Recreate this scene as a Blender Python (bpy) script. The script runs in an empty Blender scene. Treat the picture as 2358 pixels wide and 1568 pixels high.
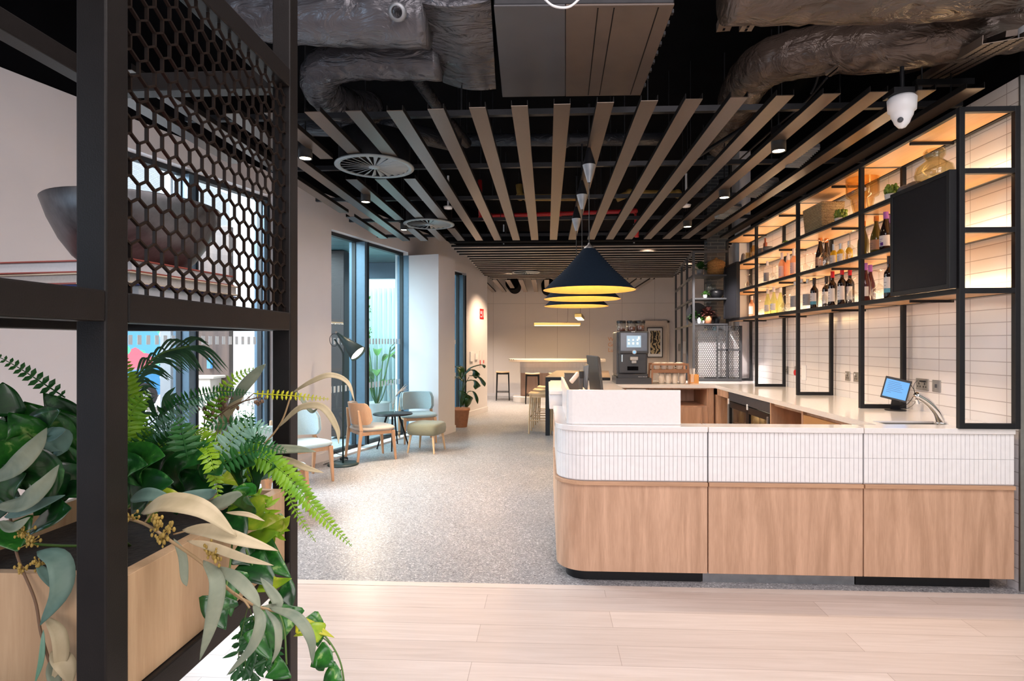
import bpy, math, random
from mathutils import Vector, Matrix, Euler
random.seed(7)
PI = math.pi
C = bpy.context.scene.collection
SC = bpy.context.scene

# ------------------------------------------------------------------ camera
F_PX, CX, CY, CAM_H, YAW = 1330.0, 1194.0, 791.0, 1.5, math.radians(2.8)
W_PX, H_PX = 2358.0, 1568.0
cam_d = bpy.data.cameras.new('camera'); cam = bpy.data.objects.new('camera', cam_d); C.objects.link(cam)
cam_d.sensor_fit = 'HORIZONTAL'; cam_d.sensor_width = 36.0
cam_d.lens = F_PX / W_PX * 36.0
cam_d.shift_x = -(CX - W_PX / 2) / W_PX
cam_d.shift_y = (CY - H_PX / 2) / W_PX
cam_d.clip_start = 0.05; cam_d.clip_end = 200
cam.location = (0, 0, CAM_H); cam.rotation_euler = (PI / 2, 0, YAW)
SC.camera = cam

# ------------------------------------------------------------------ world, light, exposure
SC.view_settings.view_transform = 'Standard'; SC.view_settings.look = 'None'
SC.view_settings.exposure = 0.85; SC.view_settings.gamma = 1.0; SC.view_settings.use_curve_mapping = False
world = bpy.data.worlds.new('World'); SC.world = world; world.use_nodes = True
bg = world.node_tree.nodes['Background']
bg.inputs[0].default_value = (0.80, 0.90, 1.0, 1); bg.inputs[1].default_value = 1.25

def light(name, kind, loc, energy, color=(1, 1, 1), rot=(0, 0, 0), size=1.0, size_y=None, spot=None, blend=0.5, radius=None):
    d = bpy.data.lights.new(name, kind); d.energy = energy; d.color = color
    if kind == 'AREA':
        d.shape = 'RECTANGLE' if size_y else 'SQUARE'; d.size = size
        if size_y: d.size_y = size_y
    if kind == 'SPOT':
        d.spot_size = math.radians(spot or 90); d.spot_blend = blend
    if radius is not None and kind in ('SPOT', 'POINT'): d.shadow_soft_size = radius
    o = bpy.data.objects.new(name, d); C.objects.link(o); o.location = loc; o.rotation_euler = rot
    return o
def aim(o, target):
    d = Vector(target) - o.location
    o.rotation_euler = d.to_track_quat('-Z', 'Y').to_euler()
# daylight entering through the glazing on the street side (high outside the glass)
k = light('street_daylight', 'AREA', (-6.2, 5.2, 4.6), 720, (0.80, 0.91, 1.0), size=5.5, size_y=2.6); aim(k, (-1.2, 5.2, 0.6))
k = light('street_daylight_far', 'AREA', (-5.2, 9.6, 4.4), 260, (0.78, 0.90, 1.0), size=3.4, size_y=2.2); aim(k, (-1.5, 9.0, 0.9))
# unseen fill light assumed behind the camera, before a solid wall, brightens the counter
k = light('assumed_rear_fill', 'AREA', (1.4, -4.5, 2.6), 135, (1.0, 0.93, 0.95), size=5.0, size_y=3.0); aim(k, (1.2, 3.6, 0.9))
k = light('lobby_fill_light', 'AREA', (0.9, 0.4, 4.1), 128, (1.0, 0.905, 0.91), size=4.2, size_y=3.0)  # unseen fill added overhead to brighten the planks
k = light('hall_fill_light', 'AREA', (-0.9, 6.4, 2.93), 22, (1.0, 0.92, 0.90), size=1.6, size_y=4.0)  # unseen area light with no fitting, brightens the terrazzo
k = light('side_blue_fill', 'AREA', (-4.6, -1.6, 1.9), 34, (0.55, 0.78, 1.0), size=2.4, size_y=2.4); aim(k, (-.6, 1.6, 1.6))  # blue fill added before the solid wall to tint the rack posts
k = light('street_sun', 'SUN', (-6, 0, 9), 1.0, (1.0, 0.97, 0.92), rot=(math.radians(28), math.radians(20), 0)); k.data.angle = 0.05

# ------------------------------------------------------------------ pixel helper: the point on the ray through a photo pixel
_c, _s = math.cos(YAW), math.sin(YAW)
def at(px, py, X=None, Y=None, Z=None):
    d = (px - CX) / F_PX
    r = (_c * d - _s, _s * d + _c, -(py - CY) / F_PX)
    t = X / r[0] if X is not None else (Y / r[1] if Y is not None else (Z - CAM_H) / r[2])
    return Vector((r[0] * t, r[1] * t, CAM_H + r[2] * t))

# ------------------------------------------------------------------ mesh builder
class MB:
    def __init__(s): s.v = []; s.f = []; s.sm = []; s.M = None
    def add(s, vs, fs, smooth=False):
        n = len(s.v)
        for p in vs:
            p = Vector(p)
            s.v.append(s.M @ p if s.M else p)
        for f in fs: s.f.append(tuple(i + n for i in f)); s.sm.append(smooth)
        return s
    def box(s, x0, x1, y0, y1, z0, z1):
        vs = [(x, y, z) for z in (z0, z1) for y in (y0, y1) for x in (x0, x1)]
        return s.add(vs, [(0, 2, 3, 1), (4, 5, 7, 6), (0, 1, 5, 4), (2, 6, 7, 3), (0, 4, 6, 2), (1, 3, 7, 5)])
    def cbox(s, c, d): return s.box(c[0]-d[0]/2, c[0]+d[0]/2, c[1]-d[1]/2, c[1]+d[1]/2, c[2]-d[2]/2, c[2]+d[2]/2)
    def bar(s, a, b, w, h=None, up=(0, 0, 1)):
        h = h or w; a = Vector(a); b = Vector(b); d = (b - a).normalized(); u = Vector(up)
        if abs(d.dot(u)) > 0.97: u = Vector((0, 1, 0)) if abs(d.y) < .9 else Vector((1, 0, 0))
        x = d.cross(u).normalized(); y = x.cross(d).normalized()
        vs = [p + x*w/2*i + y*h/2*j for p in (a, b) for i, j in ((-1, -1), (1, -1), (1, 1), (-1, 1))]
        return s.add(vs, [(0, 1, 2, 3), (7, 6, 5, 4), (0, 4, 5, 1), (1, 5, 6, 2), (2, 6, 7, 3), (3, 7, 4, 0)])
    def prism(s, poly, z0, z1):
        n = len(poly); vs = [(p[0], p[1], z0) for p in poly] + [(p[0], p[1], z1) for p in poly]
        fs = [tuple(range(n))[::-1], tuple(range(n, 2*n))] + [(i, (i+1) % n, n+(i+1) % n, n+i) for i in range(n)]
        return s.add(vs, fs)
    def lathe(s, prof, n=24, c=(0, 0, 0), smooth=True, R=None):
        vs = []; fs = []; c = Vector(c)
        for r, z in prof:
            for i in range(n):
                a = 2*PI*i/n; p = Vector((max(r, 1e-5)*math.cos(a), max(r, 1e-5)*math.sin(a), z))
                vs.append(c + (R @ p if R else p))
        for j in range(len(prof)-1):
            for i in range(n):
                k = (i+1) % n; fs.append((j*n+i, j*n+k, (j+1)*n+k, (j+1)*n+i))
        s.add(vs, fs, smooth)
        return s
    def cyl(s, a, b, r0, r1=None, n=14, smooth=True):
        r1 = r0 if r1 is None else r1; a = Vector(a); b = Vector(b)
        R = (b-a).to_track_quat('Z', 'Y').to_matrix(); L = (b-a).length
        s.lathe([(r0, 0), (r1, L)], n, a, smooth, R)
        vs = [a + R @ Vector((r0*math.cos(2*PI*i/n), r0*math.sin(2*PI*i/n), 0)) for i in range(n)]; s.add(vs, [tuple(range(n))[::-1]])
        vs = [b + R @ Vector((r1*math.cos(2*PI*i/n), r1*math.sin(2*PI*i/n), 0)) for i in range(n)]; s.add(vs, [tuple(range(n))])
        return s
    def tube(s, pts, r, n=8, smooth=True, ell=1.0):
        pts = [Vector(p) for p in pts]; m = len(pts); rs = r if isinstance(r, (list, tuple)) else [r]*m
        vs = []; fs = []; ref = Vector((0, 0, 1)); 
        for i, p in enumerate(pts):
            d = (pts[min(i+1, m-1)] - pts[max(i-1, 0)]).normalized()
            if i == 0 and abs(d.dot(ref)) > .9: ref = Vector((1, 0, 0))
            x = d.cross(ref).normalized(); y = x.cross(d).normalized(); ref = y
            for k in range(n):
                a = 2*PI*k/n; vs.append(p + (x*math.cos(a) + y*math.sin(a)*ell)*rs[i])
        for i in range(m-1):
            for k in range(n): fs.append((i*n+k, i*n+(k+1) % n, (i+1)*n+(k+1) % n, (i+1)*n+k))
        fs += [tuple(range(n))[::-1], tuple(range((m-1)*n, m*n))]
        return s.add(vs, fs, smooth)
    def grid(s, rows, smooth=True):
        n = len(rows[0]); vs = [p for r in rows for p in r]
        return s.add(vs, [(j*n+i, j*n+i+1, (j+1)*n+i+1, (j+1)*n+i) for j in range(len(rows)-1) for i in range(n-1)], smooth)
    def sphere(s, c, r, n=16, m=10, sc=(1, 1, 1)):
        vs = []; fs = []
        for j in range(m+1):
            t = PI*j/m
            for i in range(n):
                a = 2*PI*i/n; q = max(math.sin(t), 1e-4)
                vs.append((c[0]+r*sc[0]*q*math.cos(a), c[1]+r*sc[1]*q*math.sin(a), c[2]+r*sc[2]*math.cos(t)))
        for j in range(m):
            for i in range(n): fs.append((j*n+i, (j+1)*n+i, (j+1)*n+(i+1) % n, j*n+(i+1) % n))
        return s.add(vs, fs, True)

def spline(pts, n=8):
    pts = [Vector(p) for p in pts]; P = [pts[0]*2-pts[1]] + pts + [pts[-1]*2-pts[-2]]; out = []
    for i in range(1, len(P)-2):
        for k in range(n):
            t = k/n; a, b, c, d = P[i-1], P[i], P[i+1], P[i+2]
            out.append(0.5*((2*b) + (c-a)*t + (2*a-5*b+4*c-d)*t*t + (3*b-a-3*c+d)*t**3))
    out.append(pts[-1]); return out

def obj(name, mb, m, parent=None, bevel=0, world=False, solid=0):
    """one mesh object; with world=True its vertices are in room coordinates although it has a parent"""
    me = bpy.data.meshes.new(name); off = Vector((0, 0, 0))
    if parent is not None and world:
        root = parent; off = Vector((0, 0, 0)); 
        while root is not None: off = off + root.location; root = root.parent
    elif parent is None and mb.v:
        xs = [p.x for p in mb.v]; ys = [p.y for p in mb.v]; zs = [p.z for p in mb.v]
        off = Vector(((min(xs)+max(xs))/2, (min(ys)+max(ys))/2, min(zs)))
    me.from_pydata([tuple(p-off) for p in mb.v], [], mb.f); me.update()
    me.polygons.foreach_set('use_smooth', mb.sm)
    o = bpy.data.objects.new(name, me); C.objects.link(o)
    if m is not None: me.materials.append(m)
    if parent is not None: o.parent = parent
    else: o.location = off
    if solid:
        md = o.modifiers.new('solid', 'SOLIDIFY'); md.thickness = solid; md.offset = 0
    if bevel:
        md = o.modifiers.new('bevel', 'BEVEL'); md.width = bevel; md.segments = 2; md.limit_method = 'ANGLE'; md.angle_limit = 0.7
    return o
def thing(name, label, cat, loc=(0, 0, 0), rotz=0, group=None):
    o = bpy.data.objects.new(name, None); C.objects.link(o); o.empty_display_size = .1
    o.location = loc; o.rotation_euler = (0, 0, rotz); o['label'] = label; o['category'] = cat
    if group: o['group'] = group
    return o
def tag(o, label, cat, group=None, kind=None):
    o['label'] = label; o['category'] = cat
    if group: o['group'] = group
    if kind: o['kind'] = kind
    return o
def struct(name, mb, m, bevel=0, parent=None):
    o = obj(name, mb, m, parent, bevel, world=parent is not None)
    if parent is None: o['kind'] = 'structure'
    return o
def dup(root, loc=None, rotz=None, label=None, group=None, scale=None):
    r = root.copy(); C.objects.link(r)
    if loc is not None: r.location = loc
    if rotz is not None: r.rotation_euler = (0, 0, rotz)
    if scale is not None: r.scale = scale
    if label: r['label'] = label
    if group: r['group'] = group
    for ch in list(root.children):
        c = ch.copy(); C.objects.link(c); c.parent = r
        for g in list(ch.children):
            d = g.copy(); C.objects.link(d); d.parent = c
    return r
def text_mb(body, size, origin, xdir, ydir, depth=.001, align='CENTER'):
    cu = bpy.data.curves.new('t', 'FONT'); cu.body = body; cu.size = size; cu.extrude = depth; cu.align_x = align; cu.space_line = 1.0
    o = bpy.data.objects.new('t', cu); C.objects.link(o)
    bpy.context.view_layer.update()
    me = bpy.data.meshes.new_from_object(o.evaluated_get(bpy.context.evaluated_depsgraph_get()))
    mb = MB(); x = Vector(xdir).normalized(); y = Vector(ydir).normalized(); z = x.cross(y); og = Vector(origin)
    mb.add([og + x*v.co.x + y*v.co.y + z*v.co.z for v in me.vertices], [tuple(p.vertices) for p in me.polygons])
    bpy.data.objects.remove(o); bpy.data.curves.remove(cu); bpy.data.meshes.remove(me)
    return mb

# ------------------------------------------------------------------ materials
def new_mat(name):
    m = bpy.data.materials.new(name); m.use_nodes = True; nt = m.node_tree
    return m, nt, nt.nodes['Principled BSDF'], nt.nodes['Material Output']
def mapping(nt, scale=(1, 1, 1), coord='Object', rot=(0, 0, 0), loc=(0, 0, 0)):
    t = nt.nodes.new('ShaderNodeTexCoord'); mp = nt.nodes.new('ShaderNodeMapping')
    nt.links.new(t.outputs[coord], mp.inputs[0]); mp.inputs['Scale'].default_value = scale
    mp.inputs['Rotation'].default_value = rot; mp.inputs['Location'].default_value = loc
    return mp.outputs[0]
def noise(nt, vec, scale=5, detail=4, rough=.5, dist=0):
    n = nt.nodes.new('ShaderNodeTexNoise'); nt.links.new(vec, n.inputs['Vector'])
    n.inputs['Scale'].default_value = scale; n.inputs['Detail'].default_value = detail
    n.inputs['Roughness'].default_value = rough; n.inputs['Distortion'].default_value = dist
    return n.outputs['Fac']
def ramp(nt, fac, stops):
    r = nt.nodes.new('ShaderNodeValToRGB'); nt.links.new(fac, r.inputs[0]); e = r.color_ramp.elements
    while len(e) < len(stops): e.new(0.5)
    for i, (p, c) in enumerate(stops): e[i].position = p; e[i].color = (*c[:3], 1)
    return r.outputs[0]
def bump(nt, b, h, strength=.3, dist=.01):
    n = nt.nodes.new('ShaderNodeBump'); n.inputs['Strength'].default_value = strength; n.inputs['Distance'].default_value = dist
    nt.links.new(h, n.inputs['Height']); nt.links.new(n.outputs[0], b.inputs['Normal'])
def mat(name, col, rough=.5, metal=0, var=.06, vscale=12, bmp=0, bscale=60, coat=0, spec=None, sheen=0):
    m, nt, b, out = new_mat(name); v = mapping(nt)
    f = noise(nt, v, vscale, 3)
    lo = [max(0, c*(1-var)) for c in col]; hi = [min(1, c*(1+var)) for c in col]
    nt.links.new(ramp(nt, f, [(.3, lo), (.7, hi)]), b.inputs['Base Color'])
    b.inputs['Roughness'].default_value = rough; b.inputs['Metallic'].default_value = metal
    if coat: b.inputs['Coat Weight'].default_value = coat; b.inputs['Coat Roughness'].default_value = .08
    if spec is not None: b.inputs['Specular IOR Level'].default_value = spec
    if sheen: b.inputs['Sheen Weight'].default_value = sheen
    if bmp: bump(nt, b, noise(nt, v, bscale, 4), bmp, .004)
    return m
def mat_wood(name, c1, c2, axis='z', rough=.5, scale=1.0, coord='Object', figure=1.0):
    m, nt, b, out = new_mat(name)
    sc = {'x': (.9, 11, 11), 'y': (11, .9, 11), 'z': (11, 11, .9)}[axis]
    v = mapping(nt, tuple(q*scale for q in sc), coord)
    n1 = noise(nt, v, 1.0, 5, .55, 1.2*figure)
    v2 = mapping(nt, tuple(q*scale*9 for q in sc), coord)
    n2 = noise(nt, v2, 1.4, 3, .6)
    v3 = mapping(nt, tuple(q*scale*.6 for q in sc), coord)
    wv = nt.nodes.new('ShaderNodeMath'); wv.operation = 'MULTIPLY'; nt.links.new(noise(nt, v3, .7, 2, .4, .4), wv.inputs[0]); wv.inputs[1].default_value = 30
    sn = nt.nodes.new('ShaderNodeMath'); sn.operation = 'SINE'; nt.links.new(wv.outputs[0], sn.inputs[0])
    a1 = nt.nodes.new('ShaderNodeMath'); a1.operation = 'MULTIPLY_ADD'; nt.links.new(sn.outputs[0], a1.inputs[0]); a1.inputs[1].default_value = .06*figure; nt.links.new(n1, a1.inputs[2])
    a2 = nt.nodes.new('ShaderNodeMath'); a2.operation = 'MULTIPLY_ADD'; nt.links.new(n2, a2.inputs[0]); a2.inputs[1].default_value = .45; nt.links.new(a1.outputs[0], a2.inputs[2])
    nt.links.new(ramp(nt, a2.outputs[0], [(.45, c1), (.95, c2)]), b.inputs['Base Color'])
    b.inputs['Roughness'].default_value = rough
    bump(nt, b, n2, .08, .002)
    return m
def mat_emit(name, col, strength, base=None):
    m, nt, b, out = new_mat(name); base = base or col
    b.inputs['Base Color'].default_value = (*base, 1); b.inputs['Emission Color'].default_value = (*col, 1)
    b.inputs['Emission Strength'].default_value = strength; return m
def mat_glass(name, tint=(1, 1, 1), rough=0.0, gl=.10, fres=True):
    m, nt, b, out = new_mat(name); nt.nodes.remove(b)
    t = nt.nodes.new('ShaderNodeBsdfTransparent'); t.inputs[0].default_value = (*tint, 1)
    g = nt.nodes.new('ShaderNodeBsdfGlossy'); g.inputs['Roughness'].default_value = rough
    mx = nt.nodes.new('ShaderNodeMixShader'); lw = nt.nodes.new('ShaderNodeLayerWeight'); lw.inputs[0].default_value = .5
    pw_ = nt.nodes.new('ShaderNodeMath'); pw_.operation = 'POWER'; pw_.inputs[1].default_value = 5; nt.links.new(lw.outputs['Facing'], pw_.inputs[0])
    ad = nt.nodes.new('ShaderNodeMath'); ad.operation = 'MULTIPLY_ADD'; ad.inputs[1].default_value = .9; ad.inputs[2].default_value = gl; ad.use_clamp = True
    nt.links.new(pw_.outputs[0], ad.inputs[0]); nt.links.new(ad.outputs[0], mx.inputs[0])
    nt.links.new(t.outputs[0], mx.inputs[1]); nt.links.new(g.outputs[0], mx.inputs[2]); nt.links.new(mx.outputs[0], out.inputs[0])
    return m
def mat_bricks(name, c1, c2, mortar, bw, bh, msize, offset, vec_axes, rough=.4, bmp=.3, coord='Object', wav=0, spec=None, loc=(0, 0, 0), nbump=0):
    """brick texture laid in the plane named by vec_axes ('yz', 'xz', 'xy'); sizes in metres"""
    m, nt, b, out = new_mat(name)
    t = nt.nodes.new('ShaderNodeTexCoord'); sp = nt.nodes.new('ShaderNodeSeparateXYZ'); cb = nt.nodes.new('ShaderNodeCombineXYZ')
    nt.links.new(t.outputs[coord], sp.inputs[0])
    for i, a in enumerate(vec_axes): nt.links.new(sp.outputs['xyz'.index(a)], cb.inputs[i])
    mp = nt.nodes.new('ShaderNodeMapping'); nt.links.new(cb.outputs[0], mp.inputs[0]); mp.inputs['Location'].default_value = loc
    br = nt.nodes.new('ShaderNodeTexBrick'); nt.links.new(mp.outputs[0], br.inputs['Vector'])
    br.inputs['Scale'].default_value = 1; br.inputs['Brick Width'].default_value = bw; br.inputs['Row Height'].default_value = bh
    br.inputs['Mortar Size'].default_value = msize; br.inputs['Mortar Smooth'].default_value = .3; br.offset = offset
    br.inputs['Color1'].default_value = (*c1, 1); br.inputs['Color2'].default_value = (*c2, 1); br.inputs['Mortar'].default_value = (*mortar, 1)
    nt.links.new(br.outputs['Color'], b.inputs['Base Color']); b.inputs['Roughness'].default_value = rough
    inv = nt.nodes.new('ShaderNodeMath'); inv.operation = 'SUBTRACT'; inv.inputs[0].default_value = 1; nt.links.new(br.outputs['Fac'], inv.inputs[1])
    h = inv.outputs[0]
    if nbump:
        nn = noise(nt, mapping(nt, (6, 6, 6)), 1.5, 2); a = nt.nodes.new('ShaderNodeMath'); a.operation = 'MULTIPLY_ADD'
        nt.links.new(nn, a.inputs[0]); a.inputs[1].default_value = nbump; nt.links.new(h, a.inputs[2]); h = a.outputs[0]
    bump(nt, b, h, bmp, .004)
    if spec is not None: b.inputs['Specular IOR Level'].default_value = spec
    return m, nt, b, br

M = {}
M['black'] = mat('black_powder_coat', (.009, .009, .011), .5, .0, .1, 30, .1, 300, spec=.3)
M['rack'] = mat('bronze_black_powder_coat', (.009, .007, .0065), .45, .0, .12, 20, .1, 400, spec=.25)
M['mesh'] = mat('bronze_perforated_metal', (.030, .020, .016), .35, .6, .1, 20)
M['white_paint'] = mat('white_wall_paint', (.78, .76, .76), .75, 0, .015, 3, .05, 80)
M['wall'] = mat('pale_wall_paint', (.66, .63, .645), .8, 0, .02, 3, .05, 80)
M['greenish'] = mat('pale_green_grey_paint', (.42, .50, .47), .7, 0, .02, 3)
M['ceil'] = mat('black_ceiling_paint', (.003, .003, .004), .9, 0, .2, 3, spec=.05)
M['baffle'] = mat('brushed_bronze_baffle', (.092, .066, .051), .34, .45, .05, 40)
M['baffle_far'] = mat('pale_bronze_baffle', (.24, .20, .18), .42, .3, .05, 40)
M['baffle_side'] = mat('dark_baffle_side', (.006, .005, .005), .6, spec=.15)
M['quartz'] = mat('white_quartz', (.82, .78, .76), .16, 0, .02, 60, 0, 60, .3)
M['counter_tile'] = mat('white_finger_tile', (.84, .82, .82), .28, 0, .03, 20, 0, 60, .2)
M['grout'] = mat('grey_grout', (.55, .54, .56), .8)
M['oak'] = mat_wood('light_oak', (.66, .41, .275), (.45, .265, .165), 'z', .5, 1.0, 'Object', 1.4)
M['oak_x'] = mat_wood('light_oak_lengthwise', (.60, .36, .22), (.44, .25, .145), 'x', .45)
M['oak_y'] = mat_wood('led_tinted_oak', (.62, .34, .14), (.50, .26, .10), 'y', .45)  # orange of the LED glow is put into this oak's colour
M['pine'] = mat_wood('pale_planter_wood', (.62, .42, .25), (.46, .29, .16), 'z', .55)
M['chairwood'] = mat_wood('ash_chair_wood', (.66, .40, .24), (.52, .29, .16), 'z', .42, 1.0, 'Object', .4)
M['stoolwood'] = mat_wood('pale_stool_wood', (.72, .52, .32), (.60, .40, .23), 'z', .45, 1, 'Object', .4)
M['fabric_blue'] = mat('blue_grey_wool', (.30, .38, .40), .95, 0, .12, 200, .4, 500, sheen=.3)
M['fabric_light'] = mat('pale_blue_wool', (.42, .55, .60), .95, 0, .12, 200, .4, 500, sheen=.3)
M['fabric_grey'] = mat('taupe_wool', (.36, .31, .27), .95, 0, .15, 200, .4, 500, sheen=.3)
M['fabric_green'] = mat('olive_grey_wool', (.20, .20, .14), .95, 0, .15, 200, .4, 500, sheen=.3)
M['steel'] = mat('brushed_steel', (.42, .40, .38), .48, 1, .05, 50)
M['chrome'] = mat('chrome', (.85, .85, .86), .06, 1, .01, 5)
M['winframe'] = mat('blue_grey_window_frame', (.10, .16, .22), .4, .3, .04, 20)
M['winblack'] = mat('black_window_gasket', (.01, .012, .015), .5)
M['plastic_white'] = mat('white_plastic', (.80, .80, .82), .35, 0, .01)
M['plastic_black'] = mat('black_plastic', (.010, .010, .012), .35, spec=.35)
M['plastic_grey'] = mat('grey_plastic', (.06, .065, .078), .4)
M['red'] = mat('red_plastic', (.65, .01, .012), .35)
M['red_pipe'] = mat('red_pipe_paint', (.45, .012, .015), .4)
M['galv'] = mat('galvanised_steel', (.28, .29, .31), .45, .7, .15, 15)
M['galv_dark'] = mat('dark_galvanised_steel', (.018, .018, .021), .45, .5, .2, 15)
M['teal_lamp'] = mat('dark_teal_lamp_paint', (.020, .045, .048), .4)
M['shade'] = mat('dark_blue_felt_shade', (.006, .012, .022), .9, 0, .15, 90, .4, 300, spec=.1)
M['gold'] = mat('gold_shade_lining', (.85, .50, .12), .4, .2, .06, 30)
M['brass'] = mat('brushed_brass', (.75, .48, .14), .3, .9, .05, 40)
M['graphite'] = mat('graphite_laminate', (.018, .020, .025), .5, 0, .08, 40, spec=.3)
M['graphite_top'] = mat('warm_grey_tabletop', (.16, .115, .09), .45, 0, .06, 20)
M['terracotta'] = mat('terracotta', (.52, .22, .11), .7, 0, .1, 20, .1, 80)
M['white_ceramic'] = mat('white_ceramic', (.80, .78, .76), .25, 0, .02)
M['cream_ceramic'] = mat('cream_ceramic', (.66, .58, .50), .2, 0, .03, 10, 0, 60, .4)
M['grey_ceramic'] = mat('grey_stoneware', (.16, .155, .16), .5, 0, .15, 40, .1, 100)
M['soil'] = mat('dark_soil', (.03, .02, .015), .95, 0, .4, 60, .8, 90)
M['clear'] = mat_glass('clear_glass', (.97, .98, .97), 0, .06)
M['amber'] = mat_glass('amber_glass', (.93, .80, .56), .02, .05)
M['smoke'] = mat_glass('smoked_olive_glass', (.88, .84, .70), .02, .06)
M['fridge_glass'] = mat_glass('tinted_fridge_glass', (.75, .72, .66), 0, .10)
M['window'] = mat_glass('teal_tinted_window_glass', (.66, .86, .88), 0, .06)
M['window_clear'] = mat_glass('clear_window_glass', (.90, .96, .98), 0, .04)
M['led'] = mat_emit('warm_led', (1.0, .68, .38), 8)
M['spot_lens'] = mat_emit('warm_lamp_lens', (1.0, .78, .50), 14)
M['screen_blue'] = mat_emit('blue_tablet_screen', (.10, .38, .80), .55, (.05, .1, .2))
# ================================================================== THE SETTING
# terrazzo
def mat_terrazzo():
    m, nt, b, out = new_mat('terrazzo'); v = mapping(nt)
    vo = nt.nodes.new('ShaderNodeTexVoronoi'); vo.inputs['Scale'].default_value = 130; nt.links.new(v, vo.inputs['Vector'])
    sep = nt.nodes.new('ShaderNodeSeparateColor'); nt.links.new(vo.outputs['Color'], sep.inputs[0])
    c = ramp(nt, sep.outputs[0], [(.0, (.11, .11, .12)), (.14, (.25, .245, .255)), (.5, (.33, .325, .335)), (.84, (.41, .40, .41)), (.97, (.66, .65, .66))])
    n1 = ramp(nt, noise(nt, v, 1.1, 4), [(.3, (.84, .84, .84)), (.7, (1, 1, 1))])
    mx = nt.nodes.new('ShaderNodeMix'); mx.data_type = 'RGBA'; mx.blend_type = 'MULTIPLY'; mx.inputs[0].default_value = 1
    nt.links.new(c, mx.inputs[6]); nt.links.new(n1, mx.inputs[7]); nt.links.new(mx.outputs[2], b.inputs['Base Color'])
    b.inputs['Roughness'].default_value = .38
    return m
M['terrazzo'] = mat_terrazzo()
def mat_planks():
    m, nt, b, br = mat_bricks('whitewashed_floor_planks', (.70, .60, .55), (.62, .52, .47), (.42, .33, .28), 1.9, .182, .0017, .37, 'xy', .35, .15, loc=(.3, .03, 0))
    g = noise(nt, mapping(nt, (1.3, 26, 8)), 1.2, 5, .6, .8)
    gr = ramp(nt, g, [(.3, (.86, .84, .82)), (.62, (1, 1, 1))])
    mx = nt.nodes.new('ShaderNodeMix'); mx.data_type = 'RGBA'; mx.blend_type = 'MULTIPLY'; mx.inputs[0].default_value = 1
    nt.links.new(br.outputs['Color'], mx.inputs[6]); nt.links.new(gr, mx.inputs[7]); nt.links.new(mx.outputs[2], b.inputs['Base Color'])
    return m
M['planks'] = mat_planks()
M['strip'] = mat_wood('pale_threshold_wood', (.74, .64, .58), (.62, .52, .46), 'x', .4)


struct('floor', MB().box(-6.7, 4.2, -5.7, 3.532, -.08, 0), M['planks'])
struct('trim_1', MB().box(-4.3, 3.2, 3.536, 3.598, -.08, .001), M['strip'])
WL = lambda y, o=0: (-1.316 + .2776*(y-12.74) - o, y)
struct('floor', MB().prism([WL(3.598, .25), (5.4, 3.598), (5.4, 17.5), (-5.0, 17.5), (-5.0, 12.7), WL(12.7, .25)], -.08, 0), M['terrazzo'])
struct('ceiling', MB().prism([WL(-5.6, .3), (5.4, -5.6), (5.4, 17.5), (-5.0, 17.5), (-5.0, 12.7), WL(12.7, .3)], 4.30, 4.45), M['ceil'])

# ---- left wall, running at about 15 degrees to the room axis
LS = .2776; LN = Vector((1, -LS, 0)).normalized(); LU = Vector((LS, 1, 0)).normalized()
def lw(y, off=0, z=0):
    return Vector((-1.316 + LS*(y-12.74), y, z)) + LN*off
def lw_px(px, off=0):          # Y on the wall line for a photo column
    a = at(px, CY, Y=1.0); k = a.x
    x0 = -1.316 - LS*12.74; p = LN*off
    # (x0 + LS*y + p.x) = k*(y + p.y)
    return (x0 + p.x - k*p.y) / (k - LS)
def lbox(mb, y0, y1, o0, o1, z0, z1):
    vs = [lw(y, o, z) for z in (z0, z1) for y, o in ((y0, o0), (y0, o1), (y1, o0), (y1, o1))]
    return mb.add(vs, [(0, 2, 3, 1), (4, 5, 7, 6), (0, 1, 5, 4), (2, 6, 7, 3), (0, 4, 6, 2), (1, 3, 7, 5)])
W0a, W0b = lw_px(215), lw_px(612, -.12)
W1a, W1b = lw_px(763), 9.335
W2a, W2b = 9.9, 11.62
Z0, Z1t, Z2t = 3.16, 2.99, 2.92
mb = MB()
for y0, y1, z0, z1 in ((-5.6, W0a, 0, 3.42), (W0a, W0b, Z0, 3.42), (W0b, W1a, 0, 3.42), (W1a, W1b, Z1t, 3.42), (W1b, W2a, 0, 3.42), (W2a, W2b, Z2t, 3.42), (W2b, 12.74, 0, 3.42)):
    lbox(mb, y0, y1, -.24, 0, z0, z1)
struct('wall_left', mb, M['wall'])
mb = MB(); lbox(mb, -5.6, 12.74, -.24, -.01, 3.42, 4.3); struct('wall_left_upper', mb, M['ceil'])
mb = MB(); lbox(mb, 9.33, 9.93, 0.0, .55, 0, 2.935); struct('wall_pillar', mb, M['wall'])
mb = MB(); lbox(mb, 9.33, 9.945, .55, .565, 0, .11); lbox(mb, 9.935, 9.95, 0, .55, 0, .11); struct('baseboard_pillar', mb, M['wall'], .003)
mb = MB(); lbox(mb, W0b+.0, W1a, 0, .015, 0, .11); lbox(mb, -2.4, W0a, 0, .015, 0, .11); struct('baseboard_left', mb, M['wall'], .003)
mb = MB(); lbox(mb, W2b, 12.74, 0, .015, 0, .11); struct('baseboard_left', mb, M['wall'], .003)

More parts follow.
